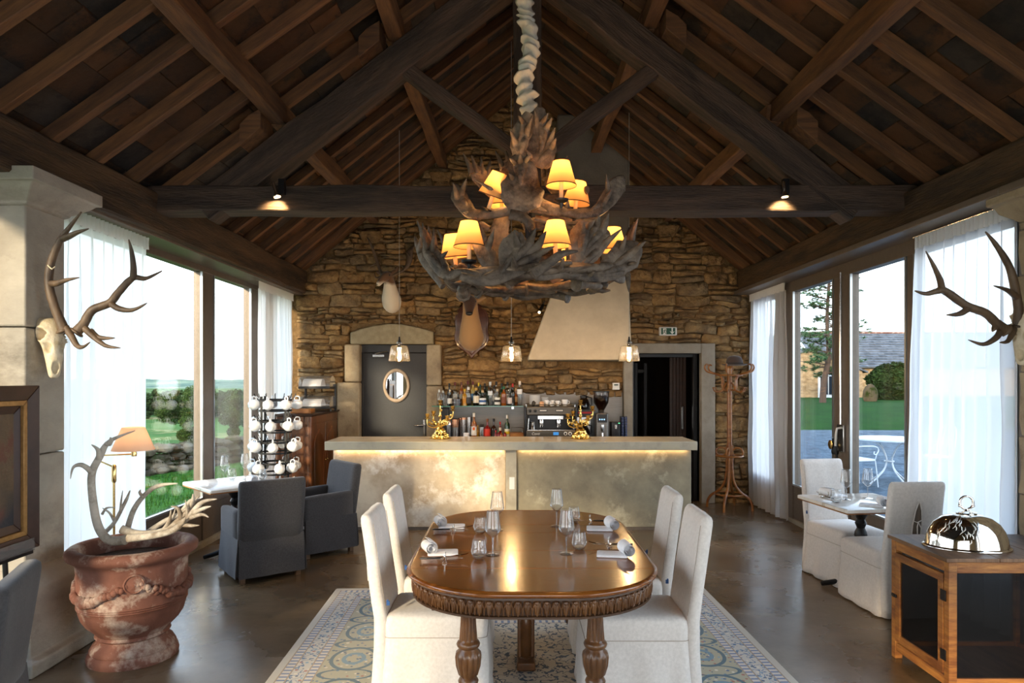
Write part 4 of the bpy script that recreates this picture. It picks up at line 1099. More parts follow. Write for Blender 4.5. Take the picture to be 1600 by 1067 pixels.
# ------------------------------------------------------------------ candelabra
def candelabrum(x, y, label, flip):
    t = thing('candelabrum', label, 'candelabrum', (x, y, 1.043))
    s = flip
    m = MB()
    m.lathe([(.105,0),(.104,.008),(.096,.016),(.09,.024),(.086,.032),(.082,.042),(.078,.052),(.072,.062),(.064,.072),(.057,.082),(.06,.095),(.045,.105)],48,mod=lambda a,r,z: r*(1+.13*math.cos(6*a)*(1 if z < .07 else .4)+.07*math.cos(17*a+z*60)+.05*math.sin(z*190)))
    m.build('base', M['gold'], t)
    for k in range(4):
        a = PI/4+k*PI/2; m = MB(); m.ball((.09*math.cos(a),.09*math.sin(a),.018),.028,.02,.018,10,6); m.build('scroll_foot', M['gold'], t)
    m = MB(); m.lathe([(.036,.10),(.048,.112),(.04,.125),(.022,.14),(.03,.165),(.02,.18),(.013,.21),(.012,.25),(.02,.265),(.013,.28),(.012,.34),(.017,.35)],16,mod=lambda a,r,z: r*(1+.12*math.cos(5*a+z*40))); m.build('stem', M['gold'], t)
    for k, (dx, dy, zt, r0) in enumerate(((-.15,-.02,.24,.15),(-.085,.05,.27,.2),(.085,-.04,.22,.2),(.145,.02,.33,.2),(0.0,.0,.40,.33))):
        dx *= s
        m = MB()
        if k < 4:
            path = smooth_path([(0,0,.19),(dx*.35,dy*.4,.135+.03*k),(dx*.85,dy,.15+.03*k),(dx*1.02,dy,zt-.05),(dx,dy,zt)],5)
            m.tube(path, taper(len(path),[.010,.008,.006]), 7)
        else:
            m.tube([(0,0,.33),(0,0,zt)], .008, 7)
        arm = m.build('arm', M['gold'], t)
        m = MB(); m.lathe([(.008,-.008),(.03,.0),(.032,.006),(.014,.01),(.012,.016),(.021,.03),(.024,.05),(.028,.056),(.02,.056),(.018,.03)],14,T(dx,dy,zt),mod=lambda a,r,z: r*(1+.1*math.cos(6*a))); m.build('candle_cup', M['gold'], arm)
        for q in range(3):
            fx = lerp(0,dx,.4+.25*q); zq = lerp(.16,zt-.04,.2+.35*q); yq = lerp(0,dy,.5)
            m = MB(); m.lathe([(.002,-.022),(.012,-.012),(.017,0),(.010,.013),(.001,.024)],7,T(fx+rnd(-.01,.01),yq-.010,zq) @ RX(rnd(-1,1)) @ RY(rnd(-1,1)),sy=.5); m.build('leaf', M['gold'], arm)
candelabrum((688-800)*8.08/FOC, 8.08, 'gilt leafy candelabrum on the bar in front of the grey door side', 1)
candelabrum((907-800)*8.08/FOC, 8.08, 'gilt leafy candelabrum on the bar in front of the coffee grinder', 1)

# ------------------------------------------------------------------ wall devices
ex_ = thing('exit_sign', 'small green and white emergency exit light above the dark doorway', 'sign', ((1044-800)*9.6/FOC, 9.62, CAMH-(517.5-HY)*9.6/FOC))
m = MB(); m.box(-.122,.122,-.03,.05,-.06,.06); m.build('case', M['cream'], ex_, bevel=.012)
m = MB(); m.box(-.10,.098,-.034,-.029,-.045,.045); pn = m.build('green_panel', M['green'], ex_)
m = MB(); m.box(.045,.062,-.037,-.033,-.01,.045); m.prism([(.018,.002),(.0535,-.042),(.089,.002),(.062,-.012),(.045,-.012)],.033,.037,RX(PI/2)); m.build('arrow', M['signwhite'], pn)
m = MB(); m.box(-.075,-.03,-.037,-.033,-.045,.04); dw_ = m.build('running_figure_door', M['signwhite'], pn)
m = MB(); m.ball((-.046,-.038,.022),.008,.003,.008,8,6)
for a in (((-.05,.012),(-.056,-.012)),((-.05,.01),(-.032,.0)),((-.052,.01),(-.07,.0)),((-.056,-.012),(-.04,-.022)),((-.04,-.022),(-.042,-.04)),((-.056,-.012),(-.074,-.03))):
    m.tube([(a[0][0],-.038,a[0][1]),(a[1][0],-.038,a[1][1])],.0042,6)
m.build('running_figure', M['green'], dw_)
th = thing('thermostat', 'white thermostat with a grey screen above the steel splash panel', 'thermostat', ((962.5-800)*9.62/FOC, 9.63, CAMH-(603.5-HY)*9.62/FOC))
m = MB(); m.box(-.05,.05,-.02,.04,-.05,.05); m.build('case', M['cream'], th, bevel=.006)
m = MB(); m.box(-.028,.028,-.023,-.019,.01,.03); m.build('screen', flatc('#4a5a50'), th)
m = MB(); m.lathe([(.010,0),(.009,.004),(.001,.005)],12,T(0,-.02,-.02) @ RX(PI/2)); m.build('dial', M['signwhite'], th)

# ------------------------------------------------------------------ pendants
for px, wh in ((624,'in front of the grey door'),(799,'in the middle over the bar'),(983,'in front of the stone portal')):
    X = (px-800)*8.0/FOC
    t = thing('pendant_lamp', 'clear glass pendant lamp hanging on a thin cord '+wh, 'lamp', (X, 8.0, 1.96), 0, 'three glass pendants over the bar')
    ztop = roofz(X, 8.0)-1.96
    m = MB(); m.lathe([(.122,0),(.128,.004),(.104,.16),(.09,.178),(.03,.185)],28,cap=False); m.build('glass_shade', M['pendgl'], t, ang=80)
    m = MB(); m.ball((0,0,.215),.034,.034,.034,14,10); m.build('glass_knob', M['pendgl'], t)
    m = MB(); m.lathe([(.02,.165),(.022,.215),(.012,.25),(.008,.285)],12); m.build('lamp_holder', M['black'], t)
    m = MB(); m.tube([(0,0,.28),(0,0,ztop+.13)],.0035,6); m.build('cord', flatc('#b5ab9c'), t)
    m = MB(); m.lathe([(.012,.15),(.016,.13),(.05,.07),(.056,.035),(.045,.0),(.02,-.02),(.003,-.024)],18); bl = m.build('bulb', thin_glass('bulb_glass',(1,.92,.8),1.2), t)
    m = MB()
    for q in range(5):
        a = q*2*PI/5; m.tube([(.012*math.cos(a),.012*math.sin(a),.11),(.024*math.cos(a),.024*math.sin(a),.03)],.003,5)
    m.build('filament', M['filament'], bl)
    light('POINT', (0,0,.06), 16, (1,.66,.32), .03, parent=t)

t = thing('spotlight', 'small black tube spotlight on the wall beside the chimney hood', 'lamp', (P(843,487,9.25).x, 9.25, P(843,487,9.25).z))
m = MB(); m.tube([(0,0,0),(.05,.06,.10)],.022,10); m.build('tube_body', M['black'], t)
m = MB(); m.tube([(.045,.05,.10),(.08,.30,.17),(.08,.43,.17)],.012,8); m.build('arm', M['black'], t)
m = MB(); m.ball((-.004,-.005,-.010),.015,None,None,10,6); m.build('lit_face', M['filament'], t)
# ================================================================== CHANDELIER
CHX, CHY = .10, 4.16
ch = thing('antler_chandelier', 'large two tier antler chandelier with small linen shades above the long table', 'chandelier', (CHX, CHY, 2.3))
def cp(px, py, dy): return P(px, py, CHY+dy) - Vector((CHX, CHY, 2.3))
def c6(x, y): return (620+x/3.335, 160+y/3.335)
def antler(pts, wid, nrm, tines=(), dys=None, thick=.013, mat='palm', n=14):
    k = len(pts); dys = dys if hasattr(dys,'__len__') else [dys]*k
    dd = taper(k, dys) if len(dys) != k else dys
    p3 = smooth_path([cp(*c6(*p), d) for p, d in zip(pts, dd)], 5)
    ww = taper(len(p3), wid)
    mb = MB()
    ww = [w_*(1+.10*noise.noise(Vector((i*.9, pts[0][0], 3)))) for i, w_ in enumerate(ww)]
    curl = [.25*math.sin(i*.4+pts[0][1]) for i in range(len(p3))]
    up = [Vector(nrm)+Vector((c,0,.0)) for c in curl]
    core = [w_*(.95 if w_ > .045 else 1) for w_ in ww]
    mb.tube(p3, core, n, up=[tuple(u) for u in up], flat=[min(w_, thick*(1 if w_ > .04 else 1.2)) for w_ in core])
    nv = Vector(nrm).normalized(); q = len(tines); big = max(wid) > .045
    for k_, (a, b) in enumerate(tines):
        da = dd[-2]
        A = cp(*c6(*a), da); B = cp(*c6(*b), da-.06); B = A+(B-A)*(1.30 if big else 1.0)
        if big:                                   # a finger of the palm: flattened, rooted low in the palm
            near = min(range(len(p3)), key=lambda i: (p3[i]-A).length); root = p3[max(near-7, 0)]
            mid = root.lerp(A, .6) + nv*(.012+.012*(k_ % 2)); out = (A+B)/2 + nv*.012
            tp = smooth_path([root, mid, A+nv*.015, out, B], 4); m_ = len(tp)
            wt = [x_*(1+.12*noise.noise(Vector((i*.7,k_,pts[0][0])))) for i, x_ in enumerate(taper(m_, [.012,.020,.022,.015,.002]))]
            mb.tube(tp, wt, 8, up=tuple(nv), flat=[min(x_, .011) for x_ in wt])
        else:
            tp = smooth_path([A+(A-B)*.25, A, (A+B)/2+Vector((0,-.03,-.015)), B], 4); mb.tube(tp, taper(len(tp), [.024,.022,.015,.003]), 7)
    return mb.build('antler', M[mat], ch, ang=70)
F_ = (0.05,-1,.15)
antler([(240,960),(190,880),(130,800),(95,700)],[.02,.035,.03,.006],(-.8,-.5,.2),[((125,770),(125,702))],[-.3,-.1])
antler([(445,910),(340,885),(270,900),(225,850),(175,780),(148,740)],[.026,.024,.03,.05,.045,.012],(-.3,-.9,.2),[((192,790),(192,722)),((158,780),(150,728)),((225,830),(256,788)),((280,880),(262,845))],[-.6,-.35])
antler([(330,905),(440,930),(560,890),(630,800),(690,725)],[.022,.03,.05,.125,.10],F_,[((630,770),(616,688)),((690,740),(716,676)),((735,750),(768,690)),((730,800),(800,762)),((655,740),(648,690))],[-.62,-.55])
antler([(505,885),(470,800),(430,720),(404,600)],[.04,.06,.05,.010],F_,[((475,770),(499,684))],[-.45,-.38])
antler([(700,860),(740,905),(880,890),(1020,910),(1120,860),(1200,790),(1255,745)],[.03,.026,.026,.032,.08,.10,.04],(.35,-.9,.2),[((1215,790),(1278,738)),((1190,850),(1238,840)),((1150,800),(1185,718)),((1190,890),(1205,965))],[-.62,-.2])
antler([(940,880),(970,790),(1008,700),(1030,640)],[.04,.09,.125,.09],F_,[((1035,660),(1050,602)),((1072,670),(1097,600)),((1060,760),(1147,682)),((985,670),(1022,624)),((965,700),(972,640))],[-.42,-.36])
antler([(712,890),(790,840),(860,790),(944,775)],[.034,.026,.02,.004],F_,(),[-.68,-.7])
antler([(600,560),(500,580),(400,582),(355,540),(325,490),(308,430)],[.03,.03,.032,.05,.055,.012],F_,[((335,490),(357,418)),((400,590),(358,575)),((322,520),(300,440))],[-.25,-.1])
antler([(690,570),(660,490),(640,410),(640,330),(652,285)],[.07,.135,.12,.10,.05],F_,[((600,525),(450,430)),((690,540),(760,560)),((620,330),(596,300)),((665,320),(690,285)),((612,420),(590,380)),((640,330),(642,282))],[-.3,-.22])
antler([(690,500),(750,540),(880,572),(1020,580),(1090,520),(1150,430),(1178,385)],[.09,.05,.028,.028,.05,.06,.012],F_,[((1100,500),(1095,402)),((880,570),(890,525)),((1050,570),(1112,470))],[-.25,-.15])
antler([(650,310),(636,230),(655,150),(692,60)],[.03,.055,.065,.03],F_,[((622,230),(598,165)),((640,300),(590,330)),((660,120),(640,80)),((670,180),(700,90))],[-.12,-.08])
antler([(725,330),(752,240),(740,150),(738,30)],[.05,.10,.085,.045],(.3,-1,0),[((790,220),(815,152)),((795,250),(822,200)),((710,310),(680,260)),((750,120),(780,70)),((730,130),(720,60)),((770,150),(800,95))],[-.05,0])
antler([(760,330),(790,300),(800,240),(790,160)],[.03,.05,.06,.02],(.8,-.6,0),(),[.12,.1])
antler([(560,575),(535,680),(560,780),(585,870)],[.045,.06,.085,.05],F_,(),[-.05,-.1])
antler([(590,585),(660,600),(700,650),(708,700)],[.035,.03,.025,.008],F_,(),[-.3,-.35])
antler([(660,650),(760,625),(880,610),(960,600)],[.04,.05,.09,.05],F_,[((930,620),(1000,590)),((900,640),(880,700))],[.25,.3])
antler([(720,600),(860,640),(940,660),(1000,620)],[.03,.03,.05,.02],(0,-.5,.8),[((960,640),(1025,622))],[-.1,-.1])
antler([(480,660),(440,640),(400,650),(380,600)],[.02,.025,.025,.006],F_,(),[.15,.1])
antler([(870,680),(900,760),(905,830),(870,860)],[.02,.03,.03,.012],F_,(),[.1,.1])
RR = random.Random(11)
# the woven ring of beams under the lower tier
for k in range(17):
    a0 = 2*PI*k/17 + RR.uniform(-.15,.15); rad = RR.uniform(.36,.56); z0 = RR.uniform(-.02,.07); span = RR.uniform(.9,1.5)
    pts = []
    for i in range(6):
        a = a0+span*i/5; r_ = rad+RR.uniform(-.02,.02)+.05*(i/5); pts.append(Vector((r_*math.cos(a), r_*math.sin(a), z0+RR.uniform(-.02,.02)+(.05*(i/5)**2))))
    mb = MB(); sp = smooth_path(pts,4)
    mb.tube(sp, taper(len(sp),[.034,.026,.028,.036,.05,.014]), 8, up=(0,0,1), flat=taper(len(sp),[.034,.026,.024,.02,.016,.010]))
    mb.lathe([(.02,-.006),(.046,0),(.044,.012),(.02,.016)],9,T(*pts[0]) @ Vector((pts[1]-pts[0])).to_track_quat('Z','Y').to_matrix().to_4x4())
    tip = pts[3]+Vector((.09*math.cos(a0+span*.6), .09*math.sin(a0+span*.6), RR.uniform(-.03,.05)))
    mb.tube([pts[3],(pts[3]+tip)/2-Vector((0,0,.01)),tip],[.024,.018,.005],7)
    mb.build('antler', M['palm'], ch, ang=70)
# palms standing on the far side of the ring and of the upper tier
for k, (a, r_, z0, hgt, wdt) in enumerate(((.5,.5,.05,.34,.09),(1.1,.52,.04,.36,.10),(1.7,.5,.05,.33,.09),(2.3,.52,.04,.34,.10),(2.8,.54,.04,.33,.08),(.05,.56,.05,.33,.09),(.9,.34,.62,.22,.07),(2.2,.34,.60,.22,.07),(1.55,.25,.62,.26,.08))):
    d = Vector((math.cos(a),math.sin(a),0)); tg = Vector((-d.y,d.x,0))
    pts = [d*r_*.8-tg*.25+Vector((0,0,z0)), d*r_-tg*.1+Vector((0,0,z0)), d*r_*1.05+tg*.03+Vector((0,0,z0+hgt*.35)), d*r_*1.14+tg*.1+Vector((0,0,z0+hgt*.75)), d*r_*1.2+tg*.14+Vector((0,0,z0+hgt))]
    sp = smooth_path(pts,4); mb = MB(); ww = taper(len(sp),[.025,.03,wdt*.8,wdt,wdt*.5])
    mb.tube(sp, ww, 9, up=tuple(d), flat=[min(w_,.016) for w_ in ww])
    for q in (-1,-.3,.4,1):
        b_ = pts[3]+tg*wdt*.8*q; mb.tube([b_, b_+Vector((0,0,.06))+tg*q*.02+d*.01, b_+Vector((0,0,.13))+tg*q*.05+d*.03],[.024,.016,.004],6)
    mb.build('antler', M['palm'], ch, ang=70)
# lamps
def chlamp(px, py, dy, tx=0, ty=0):
    b = cp(px, py, dy)
    o = bpy.data.objects.new('shaded_lamp', None); C.objects.link(o); o.parent = ch; o.location = b; o.rotation_euler = (tx, ty, 0); o.empty_display_size = .03
    m = MB(); m.lathe([(.086,0),(.047,.138)],26,cap=False); m.build('shade', M['shadecloth'], o, ang=80)
    m = MB()
    for r_, z_ in ((.0865,.0),(.0475,.138)):
        m.lathe([(r_,z_-.003),(r_+.001,z_-.003),(r_+.001,z_+.003),(r_,z_+.003)],26,cap=False)
    m.build('shade_binding', M['shadetrim'], o)
    m = MB(); m.lathe([(.012,-.075),(.0125,.02),(.006,.024)],12); m.build('candle', M['candle'], o)
    m = MB(); m.lathe([(.006,-.13),(.012,-.10),(.04,-.088),(.043,-.078),(.012,-.082)],14); m.build('drip_pan', M['black'], o)
    m = MB(); m.lathe([(.006,.022),(.014,.04),(.016,.06),(.009,.085),(.002,.095)],12); m.build('bulb', M['bulb'], o)
    light('POINT', (0,0,.10), 2.0, (1,.56,.2), .03, parent=o)
for a in ((770,306,-.22,.25,.35),(877,290,-.28),(900,318,.12,0,.12),(784,322,.2),(733,385,-.40),(711,402,-.12,.1,-.1),(868,384,-.42),(957,392,-.12),(890,418,.35),(800,400,.42),(815,318,.3)):
    chlamp(*a)
# scrunched fabric sleeve over the chain, and the cord
mb = MB(); rings = []
zt = roofz(CHX, CHY)-.05-2.3; z0 = cp(820,188,0).z; nr = 300
for i in range(nr+1):
    z_ = lerp(z0, zt, i/nr); s_ = i/nr
    ph = noise.noise(Vector((0,0,z_*9)))*3
    base = .047 + .010*math.sin(z_*105+ph*1.7) + .016*noise.noise(Vector((1,2,z_*26)))
    if i < 12: base *= .45+.55*i/12
    cx_ = .018*math.sin(z_*13+1)+.010*noise.noise(Vector((5,0,z_*6))); 
    rings.append([(cx_-.005+base*(1+.38*noise.noise(Vector((math.cos(a)*1.3,math.sin(a)*1.3,z_*28))))*math.cos(a), base*(1+.38*noise.noise(Vector((math.cos(a)*1.3+4,math.sin(a)*1.3,z_*28))))*math.sin(a), z_+.020*math.sin(a+z_*7)+.012*noise.noise(Vector((math.cos(a),math.sin(a),z_*14)))) for a in [2*PI*j/22 for j in range(22)]])
mb.loft(rings); mb.build('chain_sleeve', M['cloth_scrunch'], ch, ang=180)
mb = MB(); mb.tube([(0,0,.3),(0,0,z0+.05)],.02,8); mb.build('stem', M['black'], ch)
# spots on the tie beam
for px, nm in ((432,'left'),(1227,'right')):
    X = (px-800)*5.5/FOC
    t = thing('spotlight', 'small spotlight clipped to the tie beam, near its %s end' % nm, 'lamp', (X, 5.56, 3.30))
    m = MB(); m.box(.0,.05,-.025,.025,-.05,.075); m.build('bracket', M['black'], t, bevel=.003)
    s_ = -1 if nm == 'left' else 1
    m = MB(); m.lathe([(.014,.03),(.016,.10),(.012,.115)],12,T(0,-.05,-.07) @ RY(-.3 if nm == 'left' else -.1)); m.build('tube_body', M['steel'], t)
    m = MB(); m.lathe([(.016,.03),(.034,-.006),(.032,-.012),(.004,-.014)],16,T(0,-.05,-.07) @ RY(-.3 if nm == 'left' else -.1)); m.build('reflector', M['steel'], t)
    m = MB(); m.lathe([(.026,-.0145),(.002,-.017)],14,T(0,-.05,-.07) @ RY(-.3 if nm == 'left' else -.1)); m.build('lit_face', M['bulb'], t)
    light('SPOT', (.0,-.075,-.085), 24, (1,.66,.3), .02, parent=t, rot=(math.radians(44), math.radians(18 if nm == 'left' else 0), 0), spot=95, blend=.6)

# ================================================================== DINING TABLE
TX, TYc, TZ = .105, 4.16, .7495
tb = thing('dining_table', 'long polished walnut dining table with rounded ends and a carved apron', 'table', (TX, TYc, .0105))
HX, HY_, RC = .640, .985, .48
def outline(g, n=10):
    return rrect(HX+g, HY_+g, RC+g, n)
def halfw(y, g=0):
    hy = HY_+g; r = RC+g; a = abs(y)
    if a > hy: return 0
    if a <= hy-r: return HX+g
    return HX+g-r+math.sqrt(max(r*r-(a-(hy-r))**2, 0))
cuts = [-HY_, 3.57-TYc, 3.94-TYc, 4.40-TYc, 4.65-TYc, HY_]
for a, b in zip(cuts[:-1], cuts[1:]):
    ys = [lerp(a+.0012, b-.0012, i/14) for i in range(15)]
    poly = [(halfw(y), y) for y in ys] + [(-halfw(y), y) for y in reversed(ys)]
    m = MB(); m.prism(poly, TZ-.026, TZ); m.build('table_leaf', M['tablewood'], tb, bevel=.0015, seg=1, ang=30)
m = MB(); rings = [[(x,y,z) for x,y in outline(g,14)] for g, z in ((-.03,TZ-.03),(.0,TZ-.03),(.012,TZ-.028),(.022,TZ-.018),(.024,TZ-.010),(.019,TZ-.004),(.008,TZ+.001),(.001,TZ+.0015),(-.001,TZ-.002))]
m.loft(rings, cap=False); m.build('edge_moulding', M['tablewood'], tb, ang=60)
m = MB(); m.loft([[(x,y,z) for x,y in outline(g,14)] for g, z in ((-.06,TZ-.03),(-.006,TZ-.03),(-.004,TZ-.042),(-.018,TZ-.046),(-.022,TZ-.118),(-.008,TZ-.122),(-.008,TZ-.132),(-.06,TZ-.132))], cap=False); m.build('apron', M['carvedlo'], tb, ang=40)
# carved acanthus leaves round the apron
ol = resample(outline(-.019,14), 124); fr = MB()
for i, p in enumerate(ol):
    q = ol[(i+1) % len(ol)]; tx, ty = q[0]-p[0], q[1]-p[1]; L = math.hypot(tx,ty); tx/=L; ty/=L; nx, ny = ty, -tx
    if nx*p[0]+ny*p[1] < 0: nx, ny = -nx, -ny
    Mx = Matrix(((tx,0,nx,p[0]),(ty,0,ny,p[1]),(0,1,0,TZ-.083),(0,0,0,1)))
    fr.loft([[(x*1.12,y*1.1,-.004) for x,y in ((0,-.033),(.010,-.028),(.014,-.005),(.022,.014),(.018,.030),(0,.034),(-.018,.030),(-.022,.014),(-.014,-.005),(-.010,-.028))],
             [(x*.85,y*.95,.008) for x,y in ((0,-.033),(.010,-.028),(.014,-.005),(.022,.014),(.018,.030),(0,.034),(-.018,.030),(-.022,.014),(-.014,-.005),(-.010,-.028))],
             [(x*.25,y*.62,.014) for x,y in ((0,-.033),(.010,-.028),(.014,-.005),(.022,.014),(.018,.030),(0,.034),(-.018,.030),(-.022,.014),(-.014,-.005),(-.010,-.028))]], True, Mx)
    fr.tube([(-.023,-.034,.002),(-.02,.0,.006),(-.010,.030,.010)],.0045,5,M=Mx); fr.tube([(.023,-.034,.002),(.02,.0,.006),(.010,.030,.010)],.0045,5,M=Mx); fr.ball((0,.026,.012),.011,.012,.007,8,5,M=Mx); fr.tube([(0,-.034,.012),(0,.0,.016),(0,.02,.014)],.003,5,M=Mx)
fr.build('carved_frieze', M['carved'], tb, ang=50, kind='stuff')
def flute(nf, amp, za, zb):
    def f(a, r, z):
        if za < z < zb: return r*(1-amp*(.5+.5*math.cos(nf*a))**2)
        return r
    return f
def turned(parent, x, y, name, s=1.0):
    def fm(a, r, z):
        if .43 < z < .60: return r*(1-.16*(.5+.5*math.cos(12*a))**3)
        if .245 < z < .375: return r*(1-.14*(.5+.5*math.cos(12*a))**3)
        return r
    prof = [(.05,.645),(.052,.625),(.044,.612),(.038,.606),(.036,.598),(.041,.50),(.046,.435),(.043,.428),(.054,.42),(.060,.408),(.056,.396),(.046,.388),(.052,.376),(.064,.365),(.068,.345),(.064,.30),(.050,.255),(.038,.243),(.046,.234),(.052,.222),(.048,.208),(.036,.20),(.03,.19),(.034,.12),(.045,.085),(.05,.06),(.045,.035),(.03,.03),(.03,.0)]
    m = MB(); m.lathe([(r*s,z) for r,z in reversed(prof)], 48, T(x,y,0), mod=fm); return m.build(name, M['carved'], parent, ang=60)
for x in (-.325,.315):
    for y in (-.72,.62): turned(tb, x, y, 'leg')
def fm2(a, r, z): return r*(1-.16*(.5+.5*math.cos(10*a))**3) if .30 < z < .60 else r
m = MB(); m.lathe([(.045,.0),(.045,.05),(.03,.06),(.036,.10),(.034,.24),(.042,.26),(.034,.28),(.032,.30),(.03,.60),(.04,.615),(.045,.64)],40,T(-.02,.0,0),mod=fm2); m.build('centre_leg', M['carved'], tb, ang=60)
m = MB(); m.box(-.075,.035,-.10,.14,.0,.05); m.box(-.072,-.045,-.02,.02,.05,.36); m.box(.005,.032,-.02,.02,.05,.36); m.build('centre_foot', M['carved'], tb, bevel=.008)
m = MB(); m.box(-.45,.43,-.05,-.02,.58,.63); m.box(-.45,.43,.3,.33,.58,.63); m.box(-.50,.48,-.80,-.78,.60,.635); m.build('slide_rails', M['darkwood'], tb)

# ------------------------------------------------------------------ glasses, napkins, cutlery
def wineglass(loc, label, group=None, s=1.0, src=[]):
    if src: return dup(src[0], loc, rnd(0,6), label, group)
    t = thing('wine_glass', label, 'glass', loc, 0, group)
    m = MB(); m.lathe([(.004,.098),(.018,.105),(.040,.130),(.046,.142),(.044,.16),(.036,.22),(.032,.248)],28,cap=False); m.build('bowl', M['cleargl'], t, ang=180)
    m = MB(); m.lathe([(.031,.247),(.033,.2485),(.031,.250)],28,cap=False); m.build('rim', M['rimgl'], t)
    m = MB(); m.tube([(0,0,.006),(0,0,.05),(0,0,.10)],[.0045,.0035,.006],8); m.build('stem', M['rimgl'], t)
    m = MB(); m.lathe([(.038,0),(.039,.0015),(.02,.004),(.005,.008)],26); m.build('foot', M['cleargl'], t)
    src.append(t); return t
M['rimgl'] = thin_glass('glass_rim', (.85,.86,.86), 6.0, .05)
def tumbler(loc, label, group=None, src=[]):
    if src: return dup(src[0], loc, rnd(0,6), label, group)
    t = thing('tumbler', label, 'glass', loc, 0, group)
    m = MB(); m.lathe([(.02,.0),(.034,.010),(.043,.034),(.044,.042),(.036,.094),(.034,.103)],28,cap=False); m.build('bowl', M['cleargl'], t, ang=180)
    m = MB(); m.lathe([(.022,0),(.033,.010),(.036,.018),(.01,.016)],24); m.build('base', M['rimgl'], t)
    m = MB(); m.lathe([(.033,.1025),(.035,.1035),(.033,.1045)],28,cap=False); m.build('rim', M['rimgl'], t)
    src.append(t); return t
def roll_mesh(L, r0):
    """a rolled cloth: spiral section"""
    m = MB(); n = 40; o = []
    for i in range(n+1):
        a = i/n*4.6*PI; r = r0*(.28+.72*i/n); o.append((r*math.cos(a), r*math.sin(a)))
    rings = []
    for y in (-L/2,-L/2+.004,L/2-.004,L/2):
        e = .97 if abs(y) > L/2-.002 else 1
        rings.append([(p[0]*e,y,p[1]*e) for p in o]+[(p[0]*e*.94,y,p[1]*e*.94) for p in reversed(o)])
    m.loft(rings, cap=False); return m
def napkin(loc, rz, label, src=[]):
    if src: return dup(src[0], loc, rz, label)
    t = thing('napkin', label, 'napkin', loc, rz)
    m = MB()
    m.loft([[(x,y,z) for x,y in rrect(.085-e,.056-e,.012,4,.025,0)] for e, z in ((.004,0),(0,.003),(0,.006),(.002,.0065),(.0005,.008),(.0005,.013),(.005,.015))]); m.build('folded_pad', M['napkin'], t, ang=60)
    m = roll_mesh(.112,.041); o = m.build('roll', M['napkin'], t, ang=60); o.location = (-.055,.0,.044); o.rotation_euler = (.0,.2,.32)
    src.append(t); return t
def cutlery(x, y, rz, z, where):
    """knife and fork side by side on a silver animal rest; local +x points to the fork tip"""
    for nm in ('knife','fork','rest'):
        pass
    k = thing('table_knife', 'table knife with a dark handle '+where, 'knife', (x, y, z+.018), rz)
    m = MB(); m.loft([[(xx,yy,zz) for yy,zz in rrect(hw,ht,min(hw,ht)*.9,3)] for xx,hw,ht in ((-.125,.004,.003),(-.12,.0075,.005),(-.06,.0065,.0045),(-.01,.0055,.004))]); m.build('handle', M['blackpl'], k)
    m = MB(); m.loft([[(xx,yy,zz) for yy,zz in rrect(hw,ht,min(hw,ht)*.9,3)] for xx,hw,ht in ((-.01,.005,.0035),(.0,.0065,.0012),(.07,.009,.001),(.10,.006,.0008),(.108,.001,.0006))]); m.build('blade', M['steel'], k)
    f = thing('table_fork', 'slim silver fork '+where, 'fork', (x+.012*math.sin(rz)+.0*1, y+.020*math.cos(rz), z+.018), rz+.05)
    m = MB(); pth = [(-.11,0,-.004),(-.03,0,0),(.04,0,.004),(.075,0,.010),(.095,0,.008)]; m.tube(pth,[.006,.004,.003,.008,.011],8,up=(0,0,1),flat=[.0025,.002,.002,.002,.0018]); m.build('stem', M['silver'], f)
    for q in (-1,0,1):
        m = MB(); m.tube([(.093,q*.0075,.008),(.115,q*.0075,.012),(.138,q*.0065,.020)],[.0018,.0016,.0008],6); m.build('tine', M['silver'], f)
    r = thing('cutlery_rest', 'little silver animal shaped cutlery rest '+where, 'cutlery rest', (x+.012*math.cos(rz), y+.012*math.sin(rz), z), rz+PI/2)
    m = MB(); m.tube([(-.035,0,.010),(-.02,0,.012),(.0,0,.0125),(.02,0,.012),(.035,0,.012)],[.003,.0048,.0042,.005,.003],8); m.build('body', M['silver'], r)
    for sx_ in (-.026,.026):
        for sy_ in (-1,1):
            m = MB(); m.tube([(sx_,0,.011),(sx_*1.1,sy_*.008,.008),(sx_*1.25,sy_*.012,.0012)],[.0035,.0026,.0018],6); m.build('leg', M['silver'], r)
    m = MB(); m.tube([(-.034,0,.011),(-.042,0,.030),(-.040,0,.036)],[.003,.003,.004],7); m.ball((-.045,0,.040),.008,.005,.006,8,6); m.tube([(-.040,.003,.044),(-.038,.004,.052)],[.002,.0008],5); m.tube([(-.040,-.003,.044),(-.038,-.004,.052)],[.002,.0008],5); m.build('head', M['silver'], r)
    m = MB(); m.tube(smooth_path([(.034,0,.012),(.045,0,.024),(.038,0,.034),(.046,0,.040)],3),.0018,5); m.build('tail', M['silver'], r)
Z0 = TZ+.0115
wineglass((-.108,3.84,Z0), 'wine glass at the front left place of the walnut table')
wineglass((-.097,4.48,Z0), 'wine glass at the back left place of the walnut table')
wineglass((.300,4.59,Z0), 'wine glass at the back right place of the walnut table')
wineglass((.308,3.87,Z0), 'wine glass at the front right place of the walnut table')
tumbler((-.183,3.76,Z0), 'water tumbler at the front left place of the walnut table')
tumbler((-.205,4.38,Z0), 'water tumbler at the back left place of the walnut table')
tumbler((.39,3.96,Z0), 'water tumbler at the front right place of the walnut table')
tumbler((.427,4.72,Z0), 'water tumbler half hidden behind the front right wine glass')
napkin((-.415,3.86,Z0), .08, 'rolled white napkin at the front left place of the walnut table')
napkin((-.425,4.55,Z0), .0, 'rolled white napkin at the back left place of the walnut table')
napkin((.585,3.82,Z0), PI-.15, 'rolled white napkin at the front right place of the walnut table')
napkin((.60,4.48,Z0), PI-.1, 'rolled white napkin at the back right place of the walnut table')
cutlery(-.375,3.70,.03,Z0,'at the front left place of the walnut table')
